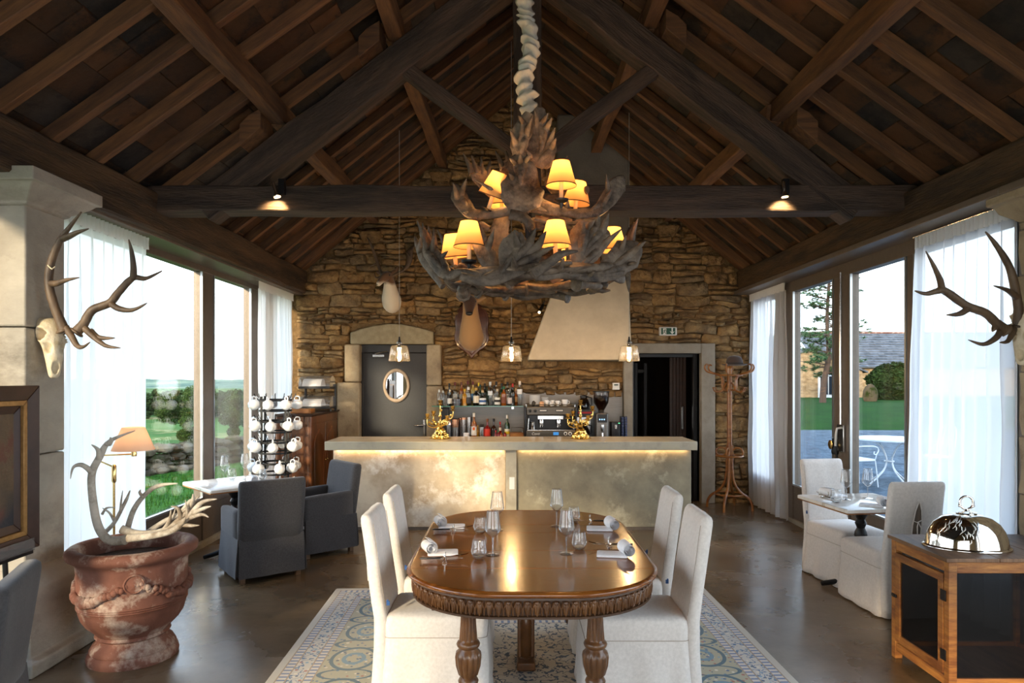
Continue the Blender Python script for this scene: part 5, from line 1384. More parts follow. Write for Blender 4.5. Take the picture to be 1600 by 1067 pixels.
cutlery(-.39,4.41,.0,Z0,'at the back left place of the walnut table')
cutlery(.585,4.02,PI-.05,Z0,'at the front right place of the walnut table')
cutlery(.55,4.68,PI-.02,Z0,'at the back right place of the walnut table')

# ================================================================== CHAIRS
def wr(x, y, z, k, a):      # cloth wrinkles
    return a*noise.noise(Vector((x*k, y*k, z*k*.45)))
def white_chair(label, loc, rz, group=None, slit=True):
    t = thing('slipcover_chair', label, 'chair', loc, rz, group)
    # back
    m = MB(); rings = []
    lv = [(.015,1.04,1.25),(.1,1.03,1.15),(.2,1.02,1.05),(.3,1.01,1),(.38,1,1),(.45,1,1),(.52,.99,1),(.6,.985,1),(.7,.98,.98),(.8,.975,.95),(.9,.97,.92),(.96,.965,.90),(.985,.955,.8),(1.0,.93,.6),(1.008,.88,.35)]
    for z, kx, ky in lv:
        yc = -.262 - (.085*max(0,(z-.45))/.56 if z > .45 else .0) - (.012*max(0,.3-z)/.3)
        rings.append([(x+wr(x,y,z,9,.005), yc+y+wr(x,y+3,z,9,.006), z) for x,y in resample(rrect(.212*kx,.036*ky,.03*min(ky,1),5), 56)])
    m.loft(rings); m.build('back_cover', M['linen'], t, ang=180)
    # seat with skirt to the floor
    m = MB(); rings = []
    for z, e, amp in ((.012,.026,.030),(.05,.024,.027),(.12,.018,.021),(.2,.012,.014),(.28,.006,.007),(.34,.002,.003),(.352,.0,.002),(.36,.001,.002),(.42,.002,.002),(.455,-.004,.001),(.470,-.018,.0),(.476,-.06,0),(.480,-.14,0)):
        rings.append([(x+wr(x*1.3,y,z,11,.5*amp)+amp*.35*math.sin(x*31+y*27)*(1 if z<.3 else .2), y+wr(x,y*1.3+7,z,11,.5*amp), z+(wr(x,y,0,6,.004) if z > .4 else 0)) for x,y in resample(rrect(.215+e,.275+e,.035,5,0,.035),72)])
    m.loft(rings); m.build('seat_cover', M['linen'], t, ang=180)
    m = MB(); sm = [(x,y,.356) for x,y in rrect(.2165,.2765,.035,5,0,.035)]; m.tube(sm+[sm[0]],.0022,5)
    for s in (-1,1):
        m.tube([(s*.192*(1-.02*(zq-.47)),-.2275-(.085*max(0,zq-.45)/.56)+.003*(zq>.85),zq) for zq in (.48,.6,.7,.8,.9,.96)],.0018,5)
    m.build('seams', M['seam'], t)
    for sx in (-.17,.17):
        for sy in (-.24,.26):
            m = MB(); m.box(sx-.018,sx+.018,sy-.018,sy+.018,0,.2); m.build('leg', M['chairleg'], t, bevel=.003)
    m = MB(); m.box(.214,.2165,-.225,-.215,.535,.56); m.box(.2145,.2195,-.226,-.208,.53,.553); m.build('label_tag', M['tagblue'], t, bevel=.001)
    # laced slit down the rear
    yb = lambda z: -.302 - .085*max(0,(z-.45))/.56
    pts = [(0,.86),(.022,.80),(.032,.72),(.034,.60),(.03,.47),(-.03,.47),(-.034,.60),(-.032,.72),(-.022,.80)]
    m = MB(); m.loft([[(x,yb(z)-.000,z) for x,z in pts],[(x*.8,yb(z)-.004,z*.995+.004) for x,z in pts]]); m.build('laced_slit', M['slitdark'], t)  # dark raised patch standing for the shade inside the opening
    for s in (-1,1):
        m = MB(); m.tube([(s*.003,yb(.87)-.004,.87),(s*.024,yb(.80)-.006,.80),(s*.036,yb(.70)-.007,.70),(s*.037,yb(.55)-.006,.55),(s*.034,yb(.45)-.004,.45)],.0045,6); m.build('slit_edge', M['linen'], t)
    for zq in (.73,.60,.49):
        m = MB(); m.tube([(-.036,yb(zq)-.006,zq),(-.01,yb(zq)-.014,zq-.012),(.036,yb(zq)-.006,zq+.004)],.0035,5); m.tube([(.0,yb(zq)-.012,zq-.01),(.012,yb(zq)-.026,zq-.05),(.008,yb(zq)-.022,zq-.13)],.0035,5); m.tube([(.0,yb(zq)-.012,zq-.01),(-.016,yb(zq)-.024,zq-.04),(-.012,yb(zq)-.02,zq-.10)],.0035,5); m.build('tie', M['linen'], t)
    return t
M['slitdark'] = pm('slit_shade', '#6a5e52', rough=.95)
wc = white_chair('white slipcovered chair at the front left of the walnut table', (-.445,3.865,.0105), -PI/2)
dup(wc, (-.455,4.545,.0105), -PI/2, 'white slipcovered chair at the back left of the walnut table')
dup(wc, (.70,3.82,.0105), PI/2, 'white slipcovered chair at the front right of the walnut table')
dup(wc, (.715,4.51,.0105), PI/2, 'white slipcovered chair at the back right of the walnut table')
rt = math.radians(7)
dup(wc, (2.915,6.0,0), PI+.14, 'white slipcovered chair facing the room behind the small marble table by the glass doors')
dup(wc, (2.90,5.265,0), .06, 'white slipcovered chair with its laced back to the viewer beside the pine meat safe')

def grey_chair(label, loc, rz):
    t = thing('slipcover_armchair', label, 'chair', loc, rz)
    W, D = .285, .28
    m = MB(); rings = []
    for z, kx, ky in ((.36,1,1),(.5,1,1),(.65,1.005,.98),(.78,1.01,.95),(.84,1.01,.92),(.868,.995,.8),(.88,.965,.45)):
        yc = -.235-.07*(z-.36)/.5
        rings.append([(x+wr(x,y,z,8,.003), yc+y+wr(x,y+2,z,8,.003), z) for x,y in resample(rrect(W*kx-.002,.052*ky,.04*ky,5),56)])
    m.loft(rings); m.build('back_cover', M['grey'], t, ang=180)
    for s in (-1,1):
        m = MB(); rings = []
        for y, h, w_ in ((-.24,.645,.036),(-.1,.635,.037),(.1,.625,.038),(.24,.61,.038),(.275,.60,.037),(.285,.585,.03)):
            rings.append([(s*(W-.036)+x, y, .485+z*(h-.37)/.27) for x,z in resample(rrect(w_,.135,.03,5),36)])
        m.loft(rings); m.build('arm_cover', M['grey'], t, ang=180)
    m = MB(); rings = [[(x,y,z) for x,y in resample(rrect(W-.075-e,.24-e,.03,4,0,.04),48)] for z, e in ((.36,0),(.46,0),(.48,.01),(.49,.04),(.495,.1))]; m.loft(rings); m.build('seat_cushion', M['grey'], t, ang=180)
    # skirt: four panels that hang a little apart at the corners, over inner pleats
    def panel(ax, sgn, half, off):
        m = MB(); rings = []
        for i in range(9):
            z = lerp(.385,.055,i/8); f = i/8; o_ = off+.024*f
            row = []
            for j in range(13):
                u = lerp(-half-.006*f, half+.006*f, j/12)
                d = o_+.004*math.sin(j*1.1+i*.4)*f
                row.append((u, sgn*d, z) if ax == 'y' else (sgn*d, u, z))
            row2 = []
            for (x,y,z_) in reversed(row): row2.append((x, y-sgn*.008, z_) if ax == 'y' else (x-sgn*.008, y, z_))
            rings.append(row+row2)
        m.loft(rings); return m.build('skirt_panel', M['grey'], t, ang=60)
    panel('y',-1,W-.008,.285); panel('y',1,W-.008,.285); panel('x',-1,.272,W+.001); panel('x',1,.272,W+.001)
    m = MB(); m.loft([[(x,y,z) for x,y in rrect(W-.012+e,.272+e,.01,2)] for z, e in ((.385,-.006),(.055,.004))]); m.build('inner_pleat', M['grey'], t)
    for sx in (-.24,.24):
        for sy in (-.235,.235):
            m = MB(); m.box(sx-.022,sx+.022,sy-.022,sy+.022,0,.2); m.build('leg', M['chairleg'], t, bevel=.003)
    m = MB(); m.box(W-.0,W+.0045,-.262,-.254,.40,.425); m.build('label_tag', flatc('#c9c9cc'), t)
    return t
gc = grey_chair('charcoal slipcovered armchair seen from behind at the square marble table', (-2.255,6.165,0), math.radians(37))
dup(gc, (-1.98,6.98,0), math.radians(132), 'charcoal slipcovered armchair between the marble table and the bar end')
dup(gc, (-2.50,2.93,0), math.radians(112), 'charcoal slipcovered armchair cut off at the lower left edge by the pillar')

# ================================================================== SMALL MARBLE TABLES
def small_table(label, loc, rz, S, rodfeet):
    t = thing('bistro_table', label, 'table', loc, rz)
    h = S/2
    m = MB(); m.loft([[(x,y,z) for x,y in rrect(h-e,h-e,.015,3)] for z, e in ((.722,.006),(.724,.001),(.746,.001),(.75,.006))]); m.build('marble_top', M['marble'], t, ang=50)
    m = MB(); m.box(-h+.004,h-.004,-h+.004,h-.004,.712,.722); m.build('wooden_underframe', M['pine'], t)
    m = MB(); m.lathe([(.15,.0),(.15,.015),(.06,.05),(.035,.09),(.045,.13),(.03,.17),(.028,.40),(.04,.44),(.05,.47),(.045,.50),(.03,.53),(.045,.57),(.03,.60),(.06,.65),(.13,.69),(.14,.712)],24); m.build('iron_column', M['black'], t)
    for k in range(4):
        m = MB(); a = PI/4+k*PI/2; m.tube(smooth_path([(.03*math.cos(a),.03*math.sin(a),.12),(.18*math.cos(a),.18*math.sin(a),.06),(.30*math.cos(a),.30*math.sin(a),.02)],4),taper(9,[.03,.022,.02]),8); m.build('foot', M['black'], t)
    return t
small_table('square marble topped table set at an angle by the left window', (-2.685,6.615,0), math.radians(-46), .73, True)
small_table('square marble topped table between two white chairs by the glass doors', (2.86,5.60,0), .13, .71, True)
SZ1 = .7505
wineglass(P(353,748,6.85)*0+Vector((-2.80,6.66,SZ1)), 'wine glass standing left on the marble table by the left window')
wineglass((-2.68,6.86,SZ1), 'wine glass standing right on the marble table by the left window')
tumbler((-2.79,6.80,SZ1), 'water tumbler between the wine glasses on the marble table by the left window')
tumbler((-2.46,6.74,SZ1), 'water tumbler beside the napkin on the marble table by the left window')
napkin((-2.44,6.55,SZ1), .5, 'rolled white napkin on the marble table by the left window')
wineglass((2.77,5.66,SZ1), 'wine glass standing left on the marble table by the glass doors')
wineglass((2.98,5.72,SZ1), 'wine glass standing right on the marble table by the glass doors')
tumbler((2.62,5.52,SZ1), 'water tumbler on the marble table by the glass doors')
napkin((2.72,5.80,SZ1), .2, 'rolled white napkin on the far side of the marble table by the glass doors')
napkin((2.85,5.36,SZ1), 2.6, 'rolled white napkin near the laced chair on the marble table by the glass doors')
cutlery(2.62,5.72,1.7,SZ1,'on the marble table by the glass doors')

# ================================================================== RUG
def rug_material(hx, hy):
    m = bpy.data.materials.new('persian_rug'); m.use_nodes = True; n = m.node_tree.nodes; l = m.node_tree.links
    b = n['Principled BSDF']; b.inputs['Roughness'].default_value = .95; b.inputs['Sheen Weight'].default_value = .2
    def mt(op, a, c=None, d=None):
        x = n.new('ShaderNodeMath'); x.operation = op
        for i, v in enumerate((a, c, d)):
            if v is None: continue
            if isinstance(v, (int, float)): x.inputs[i].default_value = v
            else: l.new(v, x.inputs[i])
        return x.outputs[0]
    def mix(f, a, c):
        x = n.new('ShaderNodeMix'); x.data_type = 'RGBA'
        l.new(f, x.inputs['Factor'])
        for k, v in (('A', a), ('B', c)):
            if isinstance(v, (str, tuple)): x.inputs[k].default_value = col(v)
            else: l.new(v, x.inputs[k])
        return x.outputs['Result']
    tcn = n.new('ShaderNodeTexCoord'); sp = n.new('ShaderNodeSeparateXYZ'); l.new(tcn.outputs['Object'], sp.inputs[0])
    X, Y = sp.outputs[0], sp.outputs[1]
    dx = mt('SUBTRACT', hx, mt('ABSOLUTE', X)); dy = mt('SUBTRACT', hy, mt('ABSOLUTE', Y))
    d = mt('MINIMUM', dx, dy); ony = mt('LESS_THAN', dx, dy)
    s = mt('ADD', mt('MULTIPLY', Y, ony), mt('MULTIPLY', X, mt('SUBTRACT', 1.0, ony)))
    def band(a, c): return mt('MULTIPLY', mt('GREATER_THAN', d, a), mt('LESS_THAN', d, c))
    vo = n.new('ShaderNodeTexVoronoi'); vo.inputs['Scale'].default_value = 34; l.new(tcn.outputs['Object'], vo.inputs['Vector'])
    fl = mt('LESS_THAN', vo.outputs['Distance'], .36)
    ramp = n.new('ShaderNodeValToRGB'); ramp.color_ramp.interpolation = 'CONSTANT'
    cs = ['#31567e','#c9bfae','#23405f','#a0563c','#6f95ad','#24465f','#ddd2bd','#4a6d86']
    ramp.color_ramp.elements[0].color = col(cs[0]); ramp.color_ramp.elements[1].position = .125; ramp.color_ramp.elements[1].color = col(cs[1])
    for i in range(2, 8):
        e = ramp.color_ramp.elements.new(i*.125); e.color = col(cs[i])
    sc_ = n.new('ShaderNodeSeparateColor'); l.new(vo.outputs['Color'], sc_.inputs[0]); l.new(sc_.outputs[0], ramp.inputs[0])
    flower = ramp.outputs[0]
    wv = n.new('ShaderNodeTexNoise'); wv.inputs['Scale'].default_value = 13; wv.inputs['Detail'].default_value = 2; l.new(tcn.outputs['Object'], wv.inputs['Vector'])
    vine = mt('LESS_THAN', mt('ABSOLUTE', mt('SUBTRACT', wv.outputs['Fac'], .5)), .016)
    wv2 = n.new('ShaderNodeTexNoise'); wv2.inputs['Scale'].default_value = 27; wv2.inputs['Detail'].default_value = 1.5; l.new(tcn.outputs['Object'], wv2.inputs['Vector'])
    leaf = mt('GREATER_THAN', wv2.outputs['Fac'], .60)
    # centre field: ivory with dark blue vines and leaves
    c = mix(leaf, '#cfc7b4', '#2c4a63'); c = mix(vine, c, '#1f3c52')
    # main border
    def ell(period, q0, a, bb, off):
        p = mt('MULTIPLY', mt('SUBTRACT', mt('FRACT', mt('ADD', mt('DIVIDE', s, period), off)), .5), period)
        q = mt('SUBTRACT', d, q0)
        return mt('SQRT', mt('ADD', mt('POWER', mt('ABSOLUTE', mt('DIVIDE', p, a)), 2.0), mt('POWER', mt('ABSOLUTE', mt('DIVIDE', q, bb)), 2.0)))
    e1 = ell(.46, .44, .165, .135, 0.0); e2 = ell(.46, .44, .07, .16, .5)
    mb_ = mix(mt('MULTIPLY', fl, mt('GREATER_THAN', sc_.outputs[1], .45)), '#a89f80', flower)
    mb_ = mix(mt('MULTIPLY', mt('LESS_THAN', e1, .80), fl), mb_, flower)
    for e in (e1, e2): mb_ = mix(mt('LESS_THAN', mt('ABSOLUTE', mt('SUBTRACT', e, 1.0)), .085), mb_, '#23505f')
    mb_ = mix(mt('LESS_THAN', mt('ABSOLUTE', mt('SUBTRACT', e1, .45)), .10), mb_, '#5f8292')
    c = mix(band(.26, .62), c, mb_)
    # floral guard bands
    g = mix(fl, '#c4bdb2', flower); g = mix(vine, g, '#35618a')
    c = mix(band(.11, .21), c, g); c = mix(band(.68, .78), c, g)
    dots = mt('LESS_THAN', mt('ABSOLUTE', mt('SUBTRACT', mt('FRACT', mt('MULTIPLY', s, 22.0)), .5)), .2)
    st = mix(dots, '#cfc5b8', '#5a6f95')
    for a in (.05, .205, .62, .78): c = mix(band(a, a+.055), c, st)
    for a in (.048, .105, .205, .257, .62, .675, .78, .835): c = mix(band(a, a+.009), c, '#9c8468')
    c = mix(mt('LESS_THAN', d, .048), c, '#c4bbab')
    l.new(c, b.inputs['Base Color'])
    nb = n.new('ShaderNodeTexNoise'); nb.inputs['Scale'].default_value = 260; l.new(tcn.outputs['Object'], nb.inputs['Vector'])
    bp = n.new('ShaderNodeBump'); bp.inputs['Strength'].default_value = .3; bp.inputs['Distance'].default_value = .003; l.new(nb.outputs['Fac'], bp.inputs['Height']); l.new(bp.outputs[0], b.inputs['Normal'])
    return m
rug = MB(); hx_, hy_ = 1.53, 2.12
rug.loft([[(x,y,z) for x,y in rrect(hx_-e,hy_-e,.01,2)] for z, e in ((.0,0),(.007,0),(.009,.003))])
ro = rug.build('persian_rug', rug_material(hx_, hy_), ang=40); ro.location = (.122, 3.59, .001); ro.rotation_euler = (0,0,math.radians(1.4))
tag(ro, 'blue and ivory floral bordered carpet under the walnut table', 'rug')
# ================================================================== CURTAINS
def curtain(label, x, y0, y1, ztop, zbot, folds, amp, s, flare=None, seed=0, pool=False):
    """sheer curtain hanging along y at plane x; s = side the room lies on (+1 right of it)"""
    t = thing('sheer_curtain', label, 'curtain', (x, (y0+y1)/2, 0))
    n = folds*14; nz = 36; m = MB(); yc = (y0+y1)/2; R = random.Random(seed)
    ph = [R.uniform(-.8,.8) for _ in range(folds+2)]
    for i in range(nz+1):
        f = i/nz; z = lerp(ztop-.09, zbot, f)
        for j in range(n+1):
            u = j/n; a = amp*(.55+.45*min(1,f*3))*(1+.5*noise.noise(Vector((u*folds*.7,seed,f*1.2))))
            p = ph[int(u*folds)]
            xx = a*math.sin(2*PI*u*folds + p*.3 + .6*noise.noise(Vector((u*4,f*2,seed)))) + .012*noise.noise(Vector((u*9,f*5,seed+3)))
            yy = lerp(y0,y1,u)-yc
            if flare: yy += flare(u,f)
            zz = z + (.03*noise.noise(Vector((u*6,0,seed))) if pool and f > .97 else 0)
            m.v.append((xx, yy, zz))
    for i in range(nz):
        for j in range(n):
            a = i*(n+1)+j; m.f.append((a,a+1,a+n+2,a+n+1))
    m.build('drape', M['curtainw' if x < 0 else 'curtain'], t, ang=180, fix=False)
    m = MB(); n2 = folds*26; hts = (ztop, ztop-.03, ztop-.07, ztop-.10)
    for i, z in enumerate(hts):
        for j in range(n2+1):
            u = j/n2; m.v.append((s*.012+.010*math.sin(2*PI*u*folds*2.6)*(1 if i in (1,2) else 1.3)+.004*noise.noise(Vector((u*40,i,0))), lerp(y0,y1,u)-yc, z))
    for i in range(len(hts)-1):
        for j in range(n2):
            a = i*(n2+1)+j; m.f.append((a,a+1,a+n2+2,a+n2+1))
    m.build('pleated_heading', M['curtainhd'], t, ang=180, fix=False)
    m = MB(); m.tube([(-s*.01,y0-yc-.04,ztop+.012),(-s*.01,y1-yc+.04,ztop+.012)],.009,8); m.build('rail', M['steel'], t)
    return t
curtain('sheer white curtain beside the left stone pillar', -3.06, 4.50, 5.72, 2.93, .03, 9, .035, 1, seed=1)
curtain('sheer white curtain in the corner behind the rack of mugs', -3.06, 8.22, 9.50, 2.93, .03, 9, .035, 1, seed=2)
curtain('sheer white curtain in the corner behind the coat rack', 3.345, 8.36, 9.56, 2.93, .02, 8, .04, -1, seed=3, flare=lambda u,f: -.10*max(0,f-.6)*(1-u), pool=True)
curtain('sheer bluish white curtain behind the pine meat safe', 3.32, 4.50, 5.62, 2.91, .03, 9, .035, -1, seed=4, flare=lambda u,f: .12*f*u)

# ================================================================== URN WITH ANTLERS
UX, UY = -2.40, 4.33
u = thing('terracotta_urn', 'large weathered terracotta urn with a garland relief standing by the left pillar', 'urn', (UX, UY, 0))
prof = [(.22,0),(.258,.0),(.262,.02),(.255,.045),(.24,.06),(.245,.07),(.228,.10),(.20,.125),(.195,.14),(.215,.155),(.205,.17),(.225,.195),(.265,.235),(.29,.275),(.303,.32),(.308,.345),(.314,.350),(.308,.356),(.314,.362),(.308,.368),(.314,.374),(.309,.38),(.310,.44),(.312,.52),(.315,.60),(.318,.615),(.325,.625),(.345,.64),(.368,.655),(.375,.675),(.372,.695),(.355,.71),(.33,.715),(.30,.705),(.285,.66),(.28,.60)]
m = MB(); m.lathe(prof, 64, cap=True, mod=lambda a,r,z: r*(1+.006*noise.noise(Vector((math.cos(a)*2,math.sin(a)*2,z*5))))); m.build('vessel', M['terra'], u, ang=60)
m = MB(); m.lathe([(.02,.625),(.295,.615)],32); m.build('soil', M['soil'], u)
m = MB()
for k in range(3):
    c0 = -PI/2 - .55 + k*2*PI/3
    pts = []
    for i in range(15):
        f = i/14; a = c0-1.0+2.0*f; z = .535-.115*math.sin(PI*f); pts.append((.316*math.cos(a),.316*math.sin(a),z))
    for i in range(14):
        for q in range(3):
            p = Vector(pts[i]).lerp(Vector(pts[i+1]), q/3); m.ball((p.x+rnd(-.006,.006),p.y+rnd(-.006,.006),p.z+rnd(-.012,.012)), .018+.012*math.sin(PI*i/14), None, None, 7, 5)
m.build('garland', M['terra'], u, ang=80)
for k in range(3):
    a = -PI/2-.55+PI/3+k*2*PI/3+.02
    Mx = T(.312*math.cos(a),.312*math.sin(a),.53) @ RZ(a+PI/2) @ RX(PI/2)
    m = MB(); m.lathe([(.058,0),(.06,.010),(.052,.018),(.046,.012),(.02,.016),(.004,.02)],20,Mx); m.build('medallion', M['terra'], u)
def q1(x, y, Y): return P(x/2.19, 580+y/2.19, Y)
def urn_antler(label, main, tines, r0, Y0, Y1):
    n = len(main); pts = [q1(a,b,lerp(Y0,Y1,i/(n-1))) for i, (a,b) in enumerate(main)]
    o = thing('shed_antler', label, 'antler', tuple(pts[0]))
    m = MB(); sp = smooth_path([p-pts[0] for p in pts],6); m.tube(sp, taper(len(sp),[r0,r0*.85,r0*.75,r0*.7,.003]), 10)
    m.build('beam', M['antlerpale'], o, ang=180)
    for tn in tines:
        m = MB(); k = len(tn); tp = smooth_path([q1(a,b,lerp(Y0,Y1,.6)-.0-.02*i)-pts[0] for i,(a,b) in enumerate(tn)],5); m.tube(tp, taper(len(tp),[r0*.62,r0*.45,.002]), 8); m.build('tine', M['antlerpale'], o, ang=180)
urn_antler('tall bleached antler rising from the urn with a hooked brow point', [(430,577),(375,578),(338,535),(319,450),(314,355),(340,295),(375,240),(462,203)],
   [[(316,350),(300,332),(275,320),(250,330),(241,368)],[(338,300),(336,270),(313,251)],[(372,248),(380,236),(377,226)]], .030, 4.2, 4.3)
urn_antler('small forked antler in the middle of the urn', [(355,555),(388,522),(412,480),(432,440),(445,408)], [[(392,515),(375,485),(350,468)],[(412,485),(414,450),(420,408)],[(350,488),(365,468),(395,466)]], .015, 4.4, 4.4)
urn_antler('slender curved antler leaning right out of the urn', [(437,535),(455,480),(480,440),(520,402),(560,388),(607,384)], [[(490,430),(478,415),(482,405)]], .019, 4.35, 4.3)
urn_antler('heavy bleached antler lying across the urn rim with many points', [(415,540),(470,556),(540,552),(590,528),(640,480),(682,425)], [[(560,545),(580,510),(585,474)],[(600,520),(640,500),(634,440)],[(620,505),(610,470),(585,462)],[(650,468),(660,440),(660,420)]], .026, 4.15, 4.2)
urn_antler('pale palmate antler spreading furthest right over the urn rim', [(437,572),(520,562),(590,545),(640,505),(690,450),(742,437)], [[(640,505),(690,490),(714,500)],[(660,485),(700,468),(722,462)],[(620,525),(655,528),(682,527)],[(590,545),(625,520),(635,500)]], .024, 4.08, 4.12)
urn_antler('thin weathered antler at the back of the heap in the urn', [(470,575),(560,515),(610,490),(650,445),(668,440)], [[(610,490),(640,470),(680,430)],[(570,512),(590,500),(600,470)]], .018, 4.3, 4.32)

# ------------------------------------------------------------------ swing arm lamp
LX, LY = -2.885, 4.95
sl = thing('swing_arm_lamp', 'brass swing arm floor lamp with a cream shade by the left curtain', 'lamp', (LX, LY, 0))
m = MB(); m.lathe([(.13,0),(.13,.015),(.03,.03),(.012,.04)],24); m.build('base', M['brass'], sl)
m = MB(); m.tube([(0,0,.03),(0,0,1.02)],.009,10); m.lathe([(.012,1.0),(.016,1.01),(.016,1.12),(.008,1.13)],12); m.build('pole', M['brass'], sl)
m = MB(); m.tube([(0,0,1.11),(-.105,.0,1.155)],.006,8); m.tube([(-.105,0,1.155),(-.105,0,1.21)],.009,8); m.tube([(-.105,0,1.195),(.15,0,1.205)],.006,8); m.build('swing_arm', M['brass'], sl)
m = MB(); m.lathe([(.018,1.19),(.02,1.21),(.012,1.24),(.012,1.28)],12,T(.145,0,0)); m.build('lamp_holder', M['brass'], sl)
m = MB(); m.lathe([(.143,1.235),(.075,1.40)],32,T(.14,0,0),cap=False); m.build('shade', M['shadecream'], sl, ang=80)
m = MB(); m.lathe([(.012,1.27),(.026,1.30),(.02,1.335),(.004,1.345)],12,T(.14,0,0)); m.build('bulb', M['bulb'], sl)
light('POINT', (.14,0,1.31), .7, (1,.55,.28), .04, parent=sl)

# ------------------------------------------------------------------ painting on its easel
pa = thing('framed_painting', 'dark framed oil painting with a gold slip standing edge-on at the left edge', 'painting', (-2.82, 3.62, 1.238))
FW, FH = .82, .948
def frame_ring(name, mat, a, b, x0, x1, par, prof=None):
    """mitred frame between inset a and b, facing +x"""
    hy0, hz0, hy1, hz1 = FW/2-a, FH/2-a, FW/2-b, FH/2-b
    m = MB()
    o = [(-hy0,-hz0),(hy0,-hz0),(hy0,hz0),(-hy0,hz0)]; i_ = [(-hy1,-hz1),(hy1,-hz1),(hy1,hz1),(-hy1,hz1)]
    for k in range(4):
        q = (k+1) % 4
        A, B, C_, D = o[k], o[q], i_[q], i_[k]
        xo, xi = (x1, x1) if prof is None else prof
        m.hexa([(x0,A[0],A[1]),(x0,B[0],B[1]),(x0,C_[0],C_[1]),(x0,D[0],D[1])],[(xo,A[0],A[1]),(xo,B[0],B[1]),(xi,C_[0],C_[1]),(xi,D[0],D[1])])
    return m.build(name, mat, par, bevel=.003, seg=1)
M['frdark'] = pm('dark_stained_frame', '#2f1c14', '#402820', 6, .4)
M['goldslip'] = pm('gold_slip', '#a9814c', '#8a6638', 20, .45, metal=.3)
frame_ring('outer_frame', M['frdark'], 0, .085, -.02, .03, pa, (.034,.020)); frame_ring('gold_slip', M['goldslip'], .085, .115, -.02, .022, pa); frame_ring('inner_frame', M['frdark'], .115, .165, -.02, .01, pa, (.006,-.006))
def canvas_mat():
    m = pm('painted_canvas', '#463828', '#65503b', 7, .5, c3='#5a3226', s3=5, t3=(.52,.62), detail=8, bump=.2, bscale=60)
    n = m.node_tree.nodes; l = m.node_tree.links; b = n['Principled BSDF']; src = b.inputs['Base Color'].links[0].from_socket
    t = n.new('ShaderNodeTexCoord'); s = n.new('ShaderNodeSeparateXYZ'); l.new(t.outputs['Object'], s.inputs[0])
    nz = n.new('ShaderNodeTexNoise'); nz.inputs['Scale'].default_value = 5; l.new(t.outputs['Object'], nz.inputs['Vector'])
    a = n.new('ShaderNodeMath'); a.operation = 'MULTIPLY_ADD'; a.inputs[1].default_value = .35; l.new(nz.outputs['Fac'], a.inputs[0]); l.new(s.outputs['Z'], a.inputs[2])
    r = n.new('ShaderNodeMapRange'); r.inputs['From Min'].default_value = .02; r.inputs['From Max'].default_value = -.08; l.new(a.outputs[0], r.inputs['Value'])
    x = n.new('ShaderNodeMix'); x.data_type = 'RGBA'; x.inputs['B'].default_value = col('#1d222c'); l.new(src, x.inputs['A']); l.new(r.outputs['Result'], x.inputs['Factor']); l.new(x.outputs['Result'], b.inputs['Base Color'])
    return m
m = MB(); m.box(-.02,-.004,-FW/2+.16,FW/2-.16,-FH/2+.16,FH/2-.16); m.build('canvas', canvas_mat(), pa)
m = MB(); m.box(.02,.06,-.2,.33,-FH/2+.0,-FH/2+.008); m.box(.054,.06,-.2,.33,-FH/2+.008,-FH/2+.07); m.build('clear_ledge', M['acryl'], pa, smooth=False)
ea = thing('easel', 'slim dark easel that carries the framed painting', 'easel', (-2.90, 3.62, 0))
for y in (-.28,.28):
    m = MB(); m.tube([(.02,y*1.1,0),(.035,y*.6,1.75)],.014,8); m.build('leg', M['black'], ea)
m = MB(); m.tube([(-.35,0,0),(.03,0,1.75)],.014,8); m.build('leg', M['black'], ea)
m = MB(); m.box(.02,.11,-.36,.36,.735,.758); m.build('tray', M['black'], ea)

# ================================================================== MOUNTED SKULLS AND DEER
def skull(root, face_rz, tilt, s=1.0, mirror=1):
    rings = []; path = [(.0,.015,.205,.045,.04),(0,-.03,.20,.062,.05),(0,-.06,.17,.072,.058),(0,-.078,.13,.078,.062),(0,-.085,.09,.082,.060),(0,-.088,.05,.074,.056),(0,-.088,.01,.060,.052),(0,-.085,-.04,.050,.046),(0,-.08,-.09,.042,.040),(0,-.072,-.135,.036,.032),(0,-.066,-.165,.030,.022),(0,-.062,-.18,.016,.012)]
    pp = smooth_path([(a,b,c) for a,b,c,_,_ in path],4); rx = taper(len(pp),[p[3] for p in path]); ry = taper(len(pp),[p[4] for p in path])
    for i, p in enumerate(pp):
        ring = []
        for j in range(36):
            a = 2*PI*j/36; v = Vector((p.x+rx[i]*math.cos(a), p.y+ry[i]*math.sin(a), p.z))
            for sx in (-1,1):
                c = Vector((sx*.070,-.10,.085)); d = (v-c).length
                if d < .037: v += Vector((-sx*.062,.045,0))*(1-(d/.037)**2)**.5
                elif d < .050: v += Vector((sx*.012,-.010,0))*(1-abs(d-.0435)/.0066)
                c = Vector((sx*.040,-.118,-.0)); d = ((v-c)*Vector((1,1,.6))).length
                if d < .022: v += Vector((-sx*.034,.03,0))*(1-(d/.022)**2)**.5
            c = Vector((0,-.105,-.125)); d = ((v-c)*Vector((1.2,1,.55))).length
            if d < .024: v += Vector((0,.034,0))*(1-(d/.024)**2)**.5
            ring.append(v + Vector((wr(v.x,v.y,v.z,40,.002),)*3))
        rings.append(ring)
    m = MB(); m.loft(rings); o = m.build('skull', M['bone'], root, ang=180)
    o.rotation_euler = (tilt, 0, face_rz); o.scale = (s*mirror, s, s); return o
